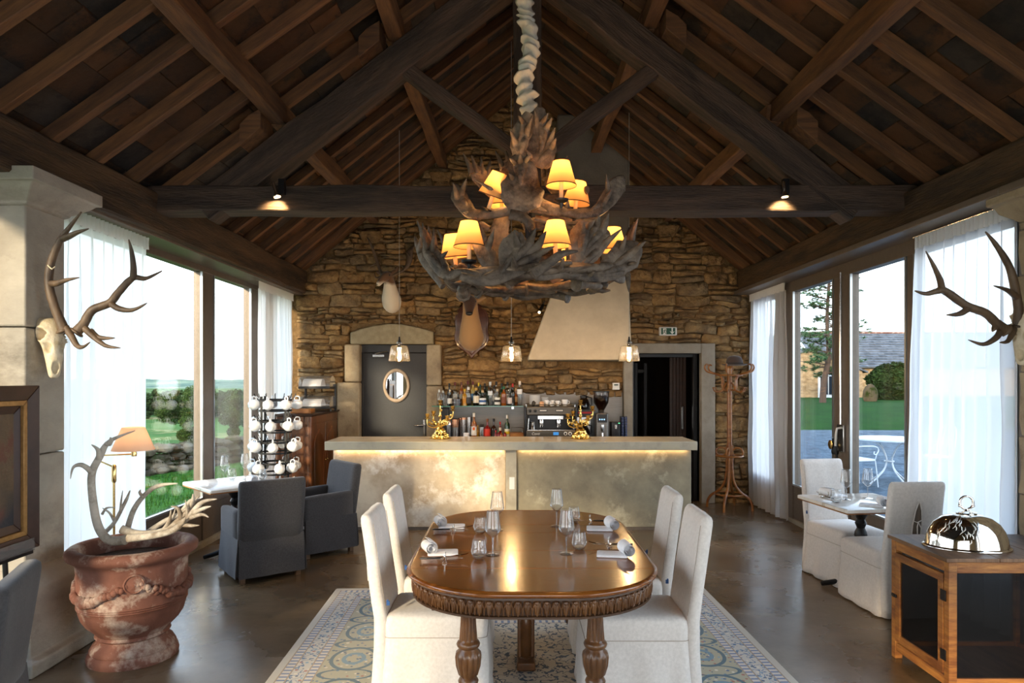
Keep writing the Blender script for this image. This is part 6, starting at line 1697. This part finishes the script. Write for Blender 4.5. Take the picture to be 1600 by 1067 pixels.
def px_antler(root, base, cv, main, tines, r0, Ys, mat='antler'):
    n = len(main); pts = [P(*cv(*p), lerp(Ys[0],Ys[1],i/(n-1)))-base for i, p in enumerate(main)]
    sp = smooth_path(pts,6); m = MB(); rr = [r*(1+.07*noise.noise(Vector((i*.8,r0*99,0)))) for i, r in enumerate(taper(len(sp),[r0*1.25,r0*1.05,r0,r0*.95,r0*.8,r0*.55,.004]))]
    m.tube(sp, rr, 10)
    m.lathe([(r0*1.2,-.008),(r0*1.65,0),(r0*1.5,.010),(r0*1.1,.014)],12,T(*pts[0]) @ (pts[1]-pts[0]).to_track_quat('Z','Y').to_matrix().to_4x4(),mod=lambda a,r,z: r*(1+.1*math.sin(7*a)))
    for tn in tines:
        c0 = min(range(n), key=lambda k: (Vector(main[k])-Vector(tn[0])).length); Yt = lerp(Ys[0],Ys[1],c0/(n-1))
        tp = smooth_path([P(*cv(*p), Yt-.03*i)-base for i, p in enumerate(tn)],5); m.tube(tp, taper(len(tp),[r0*.85,r0*.72,r0*.5,.003]), 8)
    return m.build('antler', M[mat], root, ang=180)
c7 = lambda x, y: (60+x/3.81, 330+y/3.81)
b0 = Vector((-2.90, 4.27, 1.92)); ls = thing('mounted_stag_skull', 'stag skull with dark antlers mounted on the left stone pillar', 'skull', tuple(b0))
skull(ls, math.radians(52), math.radians(-12), 1.0)
px_antler(ls, b0, c7, [(155,715),(125,640),(92,555),(62,430),(75,310),(125,180),(185,95),(256,4)], [[(70,430),(110,430),(165,410),(242,395)],[(140,165),(180,150),(235,125),(299,104)],[(160,690),(195,740),(230,800),(265,808),(306,780)]], .026, (4.20,4.12))
px_antler(ls, b0, c7, [(222,722),(270,670),(320,590),(425,545),(480,480),(562,398),(640,400),(737,355)], [[(565,400),(566,330),(555,240),(538,168)],[(430,550),(480,580),(560,588),(649,546)],[(270,690),(320,740),(400,800),(488,814)],[(310,715),(360,752),(454,755)]], .026, (4.22,4.34))
m = MB(); m.tube([P(*c7(56,322),4.13)-b0,P(*c7(80,345),4.11)-b0,P(*c7(100,330),4.12)-b0],.004,6); m.build('string', flatc('#cfc4a8'), ls)
cR = lambda x, y: (1420+x/4.105, 340+y/4.105)
b1 = Vector((3.26, 4.30, 2.02)); rs = thing('mounted_stag_skull', 'stag skull with antlers mounted on the right stone pillar before the curtain', 'skull', tuple(b1))
skull(rs, math.radians(-60), math.radians(-12), 1.0, -1).location = (0,0,-.02)
px_antler(rs, b1, cR, [(622,722),(565,680),(490,612),(370,565),(230,470),(180,472),(110,488),(40,470)], [[(212,462),(200,400),(160,310),(109,215)],[(380,585),(340,610),(300,622),(242,624)],[(590,720),(560,770),(480,812),(382,784)],[(560,690),(535,730)]], .026, (4.27,4.12))
px_antler(rs, b1, cR, [(700,700),(704,600),(690,500),(650,330),(570,190),(491,90)], [[(695,515),(670,490),(620,460),(544,437)],[(680,700),(660,750),(630,795),(583,800)]], .026, (4.27,4.20))

def deer_mat(name, cbody, chead, z0, z1, axis='Z', c3=None):
    m = pm(name, cbody, None, rough=.9, sheen=.3, bump=.4, bscale=90, bdist=.004)
    n = m.node_tree.nodes; l = m.node_tree.links; b = n['Principled BSDF']
    t = n.new('ShaderNodeTexCoord'); s = n.new('ShaderNodeSeparateXYZ'); l.new(t.outputs['Object'], s.inputs[0])
    nz = n.new('ShaderNodeTexNoise'); nz.inputs['Scale'].default_value = 9; l.new(t.outputs['Object'], nz.inputs['Vector'])
    a = n.new('ShaderNodeMath'); a.operation = 'MULTIPLY_ADD'; a.inputs[1].default_value = .10; l.new(nz.outputs['Fac'], a.inputs[0]); l.new(s.outputs[axis], a.inputs[2])
    r = n.new('ShaderNodeMapRange'); r.inputs['From Min'].default_value = z0; r.inputs['From Max'].default_value = z1; l.new(a.outputs[0], r.inputs['Value'])
    x = n.new('ShaderNodeMix'); x.data_type = 'RGBA'; x.inputs['A'].default_value = col(cbody); x.inputs['B'].default_value = col(chead); l.new(r.outputs['Result'], x.inputs['Factor'])
    l.new(x.outputs['Result'], b.inputs['Base Color']); return m
def deer(root, path, mat, ears, eyes, nose):
    pp = smooth_path([p[:3] for p in path],5); ra = taper(len(pp),[p[3] for p in path]); rb = taper(len(pp),[p[4] for p in path])
    m = MB(); m.tube(pp, rb, 20, up=(1,0,0), flat=ra)
    for e in ears:
        m.tube(smooth_path(e,4), taper((len(e)-1)*4+1,[.022,.036,.034,.018,.003]), 9, up=(0,-1,.2), flat=taper((len(e)-1)*4+1,[.018,.014,.012,.008,.002]))
    m.build('head_and_neck', mat, root, ang=180)
    for e in eyes:
        m = MB(); m.ball(e,.014,.012,.013,10,8); m.build('eye', M['blackpl'], root)
    m = MB(); m.ball(nose[0],nose[1],nose[1]*.7,nose[1]*.7,12,8); m.build('nose', M['blackpl'], root)
# white necked fallow buck
fx = P(613,455,9.62); fb = thing('mounted_deer_head', 'fallow deer head with a white neck mounted high on the stone wall', 'deer head', (fx.x, 9.64, fx.z))
deer(fb, [(.0,.02,-.15,.12,.15),(0,-.06,-.15,.135,.16),(0,-.14,-.09,.125,.13),(0,-.20,.02,.092,.095),(-.005,-.245,.11,.070,.078),(-.02,-.30,.165,.066,.072),(-.05,-.355,.145,.058,.064),(-.085,-.40,.095,.040,.046),(-.115,-.435,.045,.032,.034),(-.125,-.445,.030,.02,.02)],
     deer_mat('fallow_coat','#e0d3bd','#6b4d35',.10,.15), [[(.03,-.28,.20),(.075,-.27,.235),(.105,-.265,.265),(.11,-.26,.30)],[(-.07,-.27,.20),(-.12,-.26,.225),(-.155,-.25,.235),(-.18,-.25,.24)]], [(.018,-.355,.175),(-.088,-.335,.17)], ((-.121,-.445,.045),.022))
for pts, tn, palm_ in ((((602,434),(595,425),(588,405),(581,385),(574,371)),(((598,430),(588,434),(585,426)),((588,412),(578,416)),((582,388),(586,382))),0), (((611,432),(622,427),(633,420),(639,408),(640,394),(646,384)),(((633,420),(628,415)),((640,400),(634,392)),((642,392),(652,380))),1)):
    p3 = [P(a,b,9.36)-fb.location for a,b in pts]; sp = smooth_path(p3,5); m = MB()
    m.tube(sp, taper(len(sp),[.022,.018,.02,.045 if palm_ else .022,.05 if palm_ else .016,.006]), 8, up=(0,-1,0), flat=taper(len(sp),[.02,.017,.015,.010,.005]))
    for t_ in tn:
        q = smooth_path([P(a,b,9.34)-fb.location for a,b in t_],4); m.tube(q, taper(len(q),[.016,.010,.003]), 7)
    m.build('antler', M['antler'], fb, ang=180)
# red deer on a shield
rx = P(737,505,9.62); rd = thing('mounted_deer_head', 'red deer head facing the room on a dark wooden shield', 'deer head', (rx.x, 9.60, rx.z))
shp = [(0,-.50),(.10,-.40),(.20,-.33),(.245,-.22),(.23,-.08),(.24,.05),(.20,.18),(.12,.26),(0,.30),(-.12,.26),(-.20,.18),(-.24,.05),(-.23,-.08),(-.245,-.22),(-.20,-.33),(-.10,-.40)]
shp = [(p.x,p.z) for p in smooth_path([(a,0,b) for a,b in shp+[shp[0]]],4)][:-1]
m = MB(); m.loft([[(x*k,y,z*k) for x,z in shp] for k,y in ((1,.07),(1,.03),(.97,.012),(.90,.008),(.88,-.004),(.86,-.006))]); m.build('shield', pm('shield_wood','#4a2614','#5f3520',6,.35,stretch=(1,1,4),coat=.3), rd, ang=30)
deer(rd, [(0,.0,-.20,.165,.19),(0,-.07,-.20,.175,.19),(0,-.14,-.10,.155,.15),(0,-.20,.05,.12,.12),(0,-.25,.14,.106,.105),(0,-.31,.225,.10,.095),(0,-.375,.262,.092,.085),(0,-.44,.215,.078,.07),(0,-.50,.14,.058,.054),(0,-.54,.085,.047,.044),(0,-.55,.065,.03,.028)],
     deer_mat('red_deer_coat','#a98358','#4a2e1e',-.29,-.39,'Y'), [[(.07,-.31,.27),(.13,-.30,.30),(.18,-.295,.32),(.215,-.29,.325)],[(-.07,-.31,.27),(-.13,-.30,.30),(-.18,-.295,.32),(-.215,-.29,.325)]], [(.074,-.425,.255),(-.074,-.425,.255)], ((0,-.552,.085),.048))
for s in (-1,1):
    m = MB(); sp = smooth_path([(s*.04,-.31,.37),(s*.08,-.29,.48),(s*.15,-.25,.60),(s*.17,-.22,.76)],5); m.tube(sp, taper(len(sp),[.024,.02,.018,.006]), 9)
    q = smooth_path([(s*.05,-.31,.40),(s*.07,-.38,.45),(s*.08,-.41,.52)],4); m.tube(q, taper(len(q),[.016,.012,.003]), 7); m.build('antler', M['antler'], rd, ang=180)

# ================================================================== CABINET, RACK OF MUGS, PASTRY DOMES
cb = thing('walnut_cabinet', 'antique walnut cabinet with carved doors in the left corner', 'cabinet', (-2.655, 8.955, 0))
W2, D2, H2 = .215, .645, 1.32
m = MB(); m.box(-W2+.01,W2-.02,-D2+.02,D2-.01,.08,H2-.03); m.build('carcass', M['walnutcab'], cb, bevel=.004)
m = MB(); m.loft([[(x,y,z) for x,y in rrect(W2+.02-e,D2+.015-e,.02,3)] for z,e in ((H2-.03,.02),(H2-.022,.004),(H2-.006,0),(H2,.006))]); m.build('top', M['darkwood'], cb)
for x in (-W2+.015,W2-.028):
    m = MB(); m.loft([[(a,b,z) for a,b in rrect(.028,.028,.018,3,x,-D2+.03)] for z in (.0,H2-.03)]); m.build('corner_post', M['walnutcab'], cb)
for za, zb in ((H2-.15,H2-.03),(.08,.2)):
    m = MB(); m.box(-W2+.03,W2-.05,-D2+.008,-D2+.022,za,zb); m.build('end_rail', M['walnutcab'], cb, bevel=.003)
m = MB(); m.box(-W2+.06,W2-.08,-D2+.012,-D2+.022,.22,H2-.17); m.build('end_panel', M['walnutcab'], cb, bevel=.006)
m = MB(); m.box(W2-.03,W2-.012,-D2+.05,D2-.02,H2-.12,H2-.03); m.build('frieze_rail', M['walnutcab'], cb, bevel=.003)
for (ya, yb_) in ((-D2+.07,-.01),(.01,D2-.04)):
    m = MB(); m.box(W2-.028,W2-.008,ya,yb_,.12,H2-.14); d = m.build('door', M['walnutcab'], cb, bevel=.004)
    yc = (ya+yb_)/2; hw = (yb_-ya)/2-.07
    op = [(-hw,.22),(hw,.22),(hw,H2-.34),(hw*.7,H2-.27),(hw*.35,H2-.25),(0,H2-.20),(-hw*.35,H2-.25),(-hw*.7,H2-.27),(-hw,H2-.34)]
    m = MB(); m.loft([[(x_,yc+p[0]*k,.6+(p[1]-.6)*k) for p in op] for x_,k in ((W2-.009,1),(W2+.002,.97),(W2+.002,.90),(W2-.004,.87))]); m.build('carved_panel', M['walnutcab'], d, ang=30)
    m = MB(); m.ball((W2+.006,ya+.035 if ya > 0 else yb_-.035,.7),.014,None,None,10,6); m.build('knob', M['brass'], d)
bxx = thing('wooden_box', 'pale shallow wooden box on the walnut cabinet', 'box', (-2.64, 8.62, H2))
m = MB(); m.box(-.13,.13,-.09,.09,0,.055); m.build('box', M['pine'], bxx, bevel=.004)
pd = thing('pastry_display', 'two tier clear domed pastry display on the walnut cabinet', 'display case', (-2.60, 9.12, H2))
for z in (.035,.30):
    m = MB(); m.box(-.21,.21,-.15,.15,z,z+.03); ty = m.build('tray', M['blackpl'], pd, bevel=.005)
    m = MB(); sec = [(.15*math.cos(PI*i/14),.15*math.sin(PI*i/14)) for i in range(15)]
    m.loft([[(x,p[0],z+.03+p[1]*.95) for p in sec] for x in (-.205,.205)], cap=True); m.build('dome', M['acryl'], pd, ang=50)
    m = MB(); m.loft([[(x,p[0]*.75,z+.032+p[1]*.66) for p in sec] for x in (-.17,.08)], cap=True); m.build('napkin_cover', M['napkin'], pd, ang=50)
for x in (-.19,.215):
    m = MB(); m.box(x-.012,x+.012,.09,.14,0,.36); m.box(x-.012,x+.012,-.14,-.11,0,.035); m.build('post', M['blackpl'], pd, bevel=.003)
RKX, RKY = -2.75, 7.93
rk = thing('bottle_drying_rack', 'tall iron ring rack hung with white mugs by the left window', 'rack', (RKX, RKY, 0))
tiers = [1.505,1.26,1.02,.78,.54,.30]; RR_ = .185
for k in range(4):
    a = PI/4+k*PI/2+.2; m = MB(); m.box(RR_*math.cos(a)-.012,RR_*math.cos(a)+.012,RR_*math.sin(a)-.004,RR_*math.sin(a)+.004,0,1.55); m.build('upright', M['black'], rk)
for zt_ in tiers:
    m = MB(); m.lathe([(RR_-.003,zt_-.012),(RR_+.003,zt_-.012),(RR_+.003,zt_+.012),(RR_-.003,zt_+.012)],36,cap=False)
    m.build('ring', M['black'], rk)
    m = MB(); m.lathe([(RR_-.003,zt_-.132),(RR_+.003,zt_-.132),(RR_+.003,zt_-.112),(RR_-.003,zt_-.112)],36,cap=False); m.build('ring', M['black'], rk)
    for q in range(14):
        a = q*2*PI/14+.1; c_, s_ = math.cos(a), math.sin(a)
        m = MB(); m.tube([(RR_*c_,RR_*s_,zt_),((RR_+.035)*c_,(RR_+.035)*s_,zt_+.035),((RR_+.05)*c_,(RR_+.05)*s_,zt_+.075)],.004,5); m.build('peg', M['black'], rk)
mg = None
names = ['topmost','second','third','fourth','fifth','lowest']
for ti, zt_ in enumerate(tiers[:5]):
    for q in range(7):
        a = q*2*PI/7+.25+ti*.13+rnd(-.12,.12); rr_ = RR_+.062
        loc = (RKX+rr_*math.cos(a), RKY+rr_*math.sin(a), zt_-.05)
        lab = 'round white mug hanging on the %s tier of the iron rack' % names[ti]; grp = 'white mugs on the %s tier of the rack' % names[ti]
        if mg is None:
            mg = thing('mug', lab, 'mug', loc, 0, grp)
            m = MB(); m.lathe([(.004,.045),(.026,.046),(.030,.043),(.046,.018),(.049,-.005),(.044,-.03),(.040,-.042),(.037,-.042),(.045,-.005),(.028,.036),(.004,.038)],24); m.build('mug_body', M['white'], mg, ang=60)
            m = MB(); m.tube(smooth_path([(0,.044,.02),(0,.072,.016),(0,.078,-.008),(0,.066,-.028),(0,.042,-.028)],4),.006,7); m.build('handle', M['white'], mg)
            c = mg
        else: c = dup(mg, loc, 0, lab, grp)
        # axis outwards, handle up
        c.scale = (1.2, 1.2, 1.2)
        d = Vector((math.cos(a),math.sin(a),-.15+rnd(-.15,.15))).normalized(); up_ = Vector((0,0,1)); y_ = (up_-d*up_.dot(d)).normalized(); x_ = y_.cross(d)
        c.rotation_euler = Matrix(((x_.x,y_.x,d.x),(x_.y,y_.y,d.y),(x_.z,y_.z,d.z))).to_euler()

# ================================================================== COAT RACK AND HAT
cr = thing('coat_rack', 'bentwood coat rack with curled hooks beside the dark doorway', 'coat rack', (2.93, 9.2, 0))
for k in range(4):
    a = PI/4+k*PI/2; m = MB(); m.tube([(.02*math.cos(a),.02*math.sin(a),.62),(.02*math.cos(a),.02*math.sin(a),1.90)],.015,9); m.build('pole', M['bentwood'], cr)
for k in range(4):
    a = PI/4+k*PI/2+.25; c_, s_ = math.cos(a), math.sin(a)
    m = MB(); pt2 = smooth_path([(.025,1.0),(.03,.75),(.035,.5),(.06,.34),(.14,.22),(.24,.16),(.30,.09),(.325,.0)],4) if False else smooth_path([(r*c_,r*s_,z) for r,z in ((.032,.86),(.034,.7),(.04,.5),(.07,.34),(.15,.23),(.24,.17),(.29,.09),(.30,.0))],4)
    m.tube(pt2, taper(len(pt2),[.016,.017,.018,.018]), 9); m.build('leg', M['bentwood'], cr)
    m = MB(); lp_ = [((.11+.068*math.cos(t_))*c_,(.11+.068*math.cos(t_))*s_,.765+.06*math.sin(t_)) for t_ in [PI+i*1.85*PI/20 for i in range(21)]]; m.tube(lp_,.011,8); m.build('curl', M['bentwood'], cr)
for z_, r_ in ((.715,.175),(.20,.19),(1.80,.16)):
    m = MB(); m.tube([(r_*math.cos(2*PI*i/32),r_*math.sin(2*PI*i/32),z_) for i in range(33)],.010,8,cap=False); m.build('ring', M['bentwood'], cr)
for k in range(6):
    a = k*PI/3+.1; c_, s_ = math.cos(a), math.sin(a)
    m = MB(); h1 = smooth_path([(r*c_,r*s_,z) for r,z in ((.03,1.60),(.08,1.605),(.105,1.66),(.10,1.74),(.14,1.80),(.23,1.825),(.31,1.85),(.345,1.90),(.325,1.945),(.29,1.935))],4); m.tube(h1, taper(len(h1),[.012,.014,.013,.009]), 8); m.build('hook', M['bentwood'], cr)
    a += PI/6*0; m = MB(); h2 = smooth_path([(r*c_,r*s_,z) for r,z in ((.03,1.70),(.07,1.66),(.10,1.60),(.16,1.575),(.21,1.59),(.225,1.625))],4); m.tube(h2, taper(len(h2),[.012,.012,.008]), 8); m.ball((.225*c_,.225*s_,1.628),.014,None,None,8,6); m.build('small_hook', M['bentwood'], cr)
m = MB(); m.lathe([(.02,1.885),(.035,1.895),(.03,1.92),(.012,1.93)],14); m.build('finial', M['bentwood'], cr)
ht = thing('bowler_hat', 'brown felt bowler hat resting on top of the coat rack', 'hat', (2.99, 9.18, 1.932))
m = MB(); m.lathe([(.145,.012),(.152,.018),(.140,.004),(.105,-.004),(.10,.01),(.098,.06),(.085,.10),(.055,.125),(.01,.132)],30,sx=1.12,mod=lambda a,r,z: r); m.build('felt', M['felt'], ht, ang=80)
m = MB(); m.lathe([(.1015,.008),(.1005,.036)],30,sx=1.12,cap=False); m.build('band', pm('hat_band','#2b2523',rough=.7), ht)

# ================================================================== PINE MEAT SAFE AND CLOCHE
ms = thing('meat_safe', 'old pine meat safe with dark mesh panels at the lower right', 'cabinet', (2.80, 4.035, 0))
A_, B_, H_ = .40, .285, .766
def wiremesh():
    m = bpy.data.materials.new('fine_wire_mesh'); m.use_nodes = True; n = m.node_tree.nodes; l = m.node_tree.links; n.clear()
    t = n.new('ShaderNodeBsdfTransparent'); d = n.new('ShaderNodeBsdfGlossy'); d.inputs[0].default_value = (.025,.026,.028,1); d.inputs['Roughness'].default_value = .6
    x = n.new('ShaderNodeMixShader'); x.inputs[0].default_value = .5; l.new(t.outputs[0], x.inputs[1]); l.new(d.outputs[0], x.inputs[2])
    o = n.new('ShaderNodeOutputMaterial'); l.new(x.outputs[0], o.inputs[0]); return m
M['mesh'] = wiremesh()
for i, (xa, xb) in enumerate(((-.42,-.13),(-.128,.15),(.152,.42))):
    m = MB(); m.box(xa,xb,-B_-.012,B_+.012,H_-.022,H_); m.build('top_board', M['pinetop'], ms, bevel=.003)
for x in (-A_+.0,A_-.045):
    for y in (-B_,B_-.045):
        m = MB(); m.box(x,x+.045,y,y+.045,0,H_-.022); m.build('post', M['pine'], ms, bevel=.003)
for y in (-B_+.004,B_-.034):
    for za, zb in ((H_-.085,H_-.022),(.05,.10)):
        m = MB(); m.box(-A_+.045,A_-.045,y,y+.03,za,zb); m.build('rail', M['pine'], ms, bevel=.003)
for x in (-A_+.004,A_-.034):
    for za, zb in ((H_-.085,H_-.022),(.05,.10)):
        m = MB(); m.box(x,x+.03,-B_+.045,B_-.045,za,zb); m.build('rail', M['pine'], ms, bevel=.003)
m = MB(); m.box(-A_+.03,A_-.03,-B_+.03,B_-.03,.06,.075); m.build('floor_board', M['pinetop'], ms)
for y in (-B_+.016,B_-.02):
    m = MB(); m.box(-A_+.03,A_-.03,y,y+.003,.09,H_-.075); m.build('mesh_panel', M['mesh'], ms, smooth=False)
m = MB(); m.box(A_-.02,A_-.017,-B_+.03,B_-.03,.09,H_-.075); m.build('mesh_panel', M['mesh'], ms, smooth=False)
m = MB(); x = -A_-.004; ya, yb_ = -B_+.05, B_-.05; za, zb = .115, H_-.10
m.box(x,x+.022,ya,ya+.045,za,zb); m.box(x,x+.022,yb_-.045,yb_,za,zb); m.box(x,x+.022,ya+.045,yb_-.045,za,za+.045); m.box(x,x+.022,ya+.045,yb_-.045,zb-.045,zb)
dr_ = m.build('door', M['pine'], ms, bevel=.002)
m = MB(); m.box(x+.010,x+.013,ya+.03,yb_-.03,za+.03,zb-.03); m.build('door_mesh', M['mesh'], dr_, smooth=False)
for z in (.22,.55):
    m = MB(); m.box(x-.004,x+.001,ya-.03,ya+.018,z-.03,z+.03); m.build('hinge', M['black'], dr_, bevel=.001)
m = MB(); m.tube([(x-.006,yb_-.01,.40),(x-.02,yb_-.01,.40)],.010,8); m.box(x-.014,x-.006,yb_-.03,yb_+.02,.39,.41); m.build('latch', M['black'], dr_, bevel=.002)
cl_ = thing('silver_cloche', 'oval silver plated cloche on top of the pine meat safe', 'cloche', (2.665, 4.005, H_+.0005), math.radians(-10))
m = MB(); m.lathe([(.222,.012),(.218,.03),(.212,.06),(.198,.10),(.172,.140),(.130,.172),(.08,.190),(.03,.197),(.004,.198)],56,sy=.72); m.build('dome', M['silver'], cl_, ang=80)
m = MB(); m.lathe([(.214,.012),(.232,.0),(.236,.004),(.232,.010),(.222,.016)],56,sy=.73,cap=False,mod=lambda a,r,z: r*(1+.006*math.sin(60*a))); m.build('beaded_rim', M['silver'], cl_, ang=80)
m = MB(); m.lathe([(.055,.195),(.058,.200),(.04,.206),(.015,.212),(.012,.222)],24,sy=.75); hp_ = m.build('handle_plate', M['silver'], cl_)
m = MB(); lp2 = [(.036*math.cos(t_),0,.258+.038*math.sin(t_)) for t_ in [-PI/2+.25+i*(2*PI-.5)/26 for i in range(27)]]; m.tube(lp2,[.006*(1+.22*(i % 2)) for i in range(27)],9); m.ball((-.036,0,.24),.010,None,None,8,6); m.ball((.036,0,.24),.010,None,None,8,6); m.build('ring_handle', M['silver'], hp_)
M['etch'] = pm('engraved_spray', (.9,.88,.82), rough=.4, metal=1)
def dome_pt(a, z):
    zs = [(.222,.012),(.218,.03),(.212,.06),(.198,.10),(.172,.140),(.130,.172),(.08,.190)]
    for (r0,z0_),(r1,z1_) in zip(zs[:-1],zs[1:]):
        if z0_ <= z <= z1_: r = lerp(r0,r1,(z-z0_)/(z1_-z0_)); break
    else: r = .2
    r *= 1.003; return Vector((r*math.cos(a), r*.72*math.sin(a), z))
m = MB()
for k in range(34):
    f = k/33; a0 = math.radians(lerp(205,275,f)); z0_ = .05+.085*abs(math.sin(f*PI*1.4))+(.02 if k % 3 else -.012); sg = -1 if k % 2 else 1
    a1 = a0+.10*sg*.6; z1_ = z0_+.028
    p0, p1 = dome_pt(a0,z0_), dome_pt(a1,z1_); pm_ = dome_pt((a0+a1)/2+.03,(z0_+z1_)/2)
    m.tube([p0,pm_,p1],[.0008,.003,.0005],6)
m.build('engraved_leaves', M['etch'], cl_, kind='stuff')

# ================================================================== GARDEN FURNITURE
M['whiteiron'] = pm('white_painted_iron', '#d3dbe2', '#b9a58f', 9, .5, lo=.55, hi=.8)
gt = thing('garden_table', 'round white iron garden table with bowed legs on the gravel', 'table', (6.52, 11.8, -.05))
m = MB(); m.lathe([(.53,.745),(.545,.75),(.545,.775),(.53,.78)],40); m.build('table_top', M['whiteiron'], gt)
for k in range(4):
    a = k*PI/2+.25; c_, s_ = math.cos(a), math.sin(a); m = MB(); q = smooth_path([(r*c_,r*s_,z) for r,z in ((.40,.745),(.20,.66),(.08,.48),(.06,.36),(.12,.22),(.28,.08),(.40,.0))],4); m.tube(q,.013,7); m.build('leg', M['whiteiron'], gt)
m = MB(); m.tube([(.07*math.cos(2*PI*i/20),.07*math.sin(2*PI*i/20),.38) for i in range(21)],.012,7,cap=False); m.build('leg_ring', M['whiteiron'], gt)
def garden_chair(label, x, y, rz):
    t = thing('garden_chair', label, 'chair', (x, y, -.05), rz)
    m = MB(); m.loft([[(a,b,z) for a,b in rrect(.21-e,.20-e,.05,4)] for z,e in ((.435,.005),(.44,0),(.46,0),(.465,.01))]); m.build('seat', M['whiteiron'], t)
    m = MB(); q = smooth_path([(-.2,-.19,.45),(-.21,-.24,.7),(-.17,-.28,.93),(0,-.30,1.0),(.17,-.28,.93),(.21,-.24,.7),(.2,-.19,.45)],5); m.tube(q,.010,7); m.build('back_frame', M['whiteiron'], t)
    for k in (-.09,0,.09):
        m = MB(); m.tube(smooth_path([(k,-.2,.45),(k*1.2,-.25,.72),(k*.8,-.29,.97)],4),.007,6); m.build('back_bar', M['whiteiron'], t)
    for s in (-1,1):
        m = MB(); q = smooth_path([(s*.21,-.24,.68),(s*.24,-.05,.69),(s*.24,.14,.68),(s*.24,.20,.62),(s*.24,.16,.55),(s*.24,.11,.56),(s*.24,.12,.60)],4); m.tube(q,.009,6); m.tube([(s*.24,.17,.56),(s*.22,.15,.45)],.008,6); m.build('armrest', M['whiteiron'], t)
        m = MB(); m.tube(smooth_path([(s*.19,.18,.44),(s*.20,.20,.25),(s*.21,.22,0)],4),.010,7); m.build('leg', M['whiteiron'], t)
        m = MB(); m.tube(smooth_path([(s*.19,-.18,.44),(s*.20,-.20,.25),(s*.21,-.26,0)],4),.010,7); m.build('leg', M['whiteiron'], t)
garden_chair('white iron garden chair with scrolled arms left of the garden table', 5.82, 11.5, math.radians(-75))
garden_chair('white iron garden chair half hidden behind the curtain edge', 7.35, 11.9, math.radians(95))
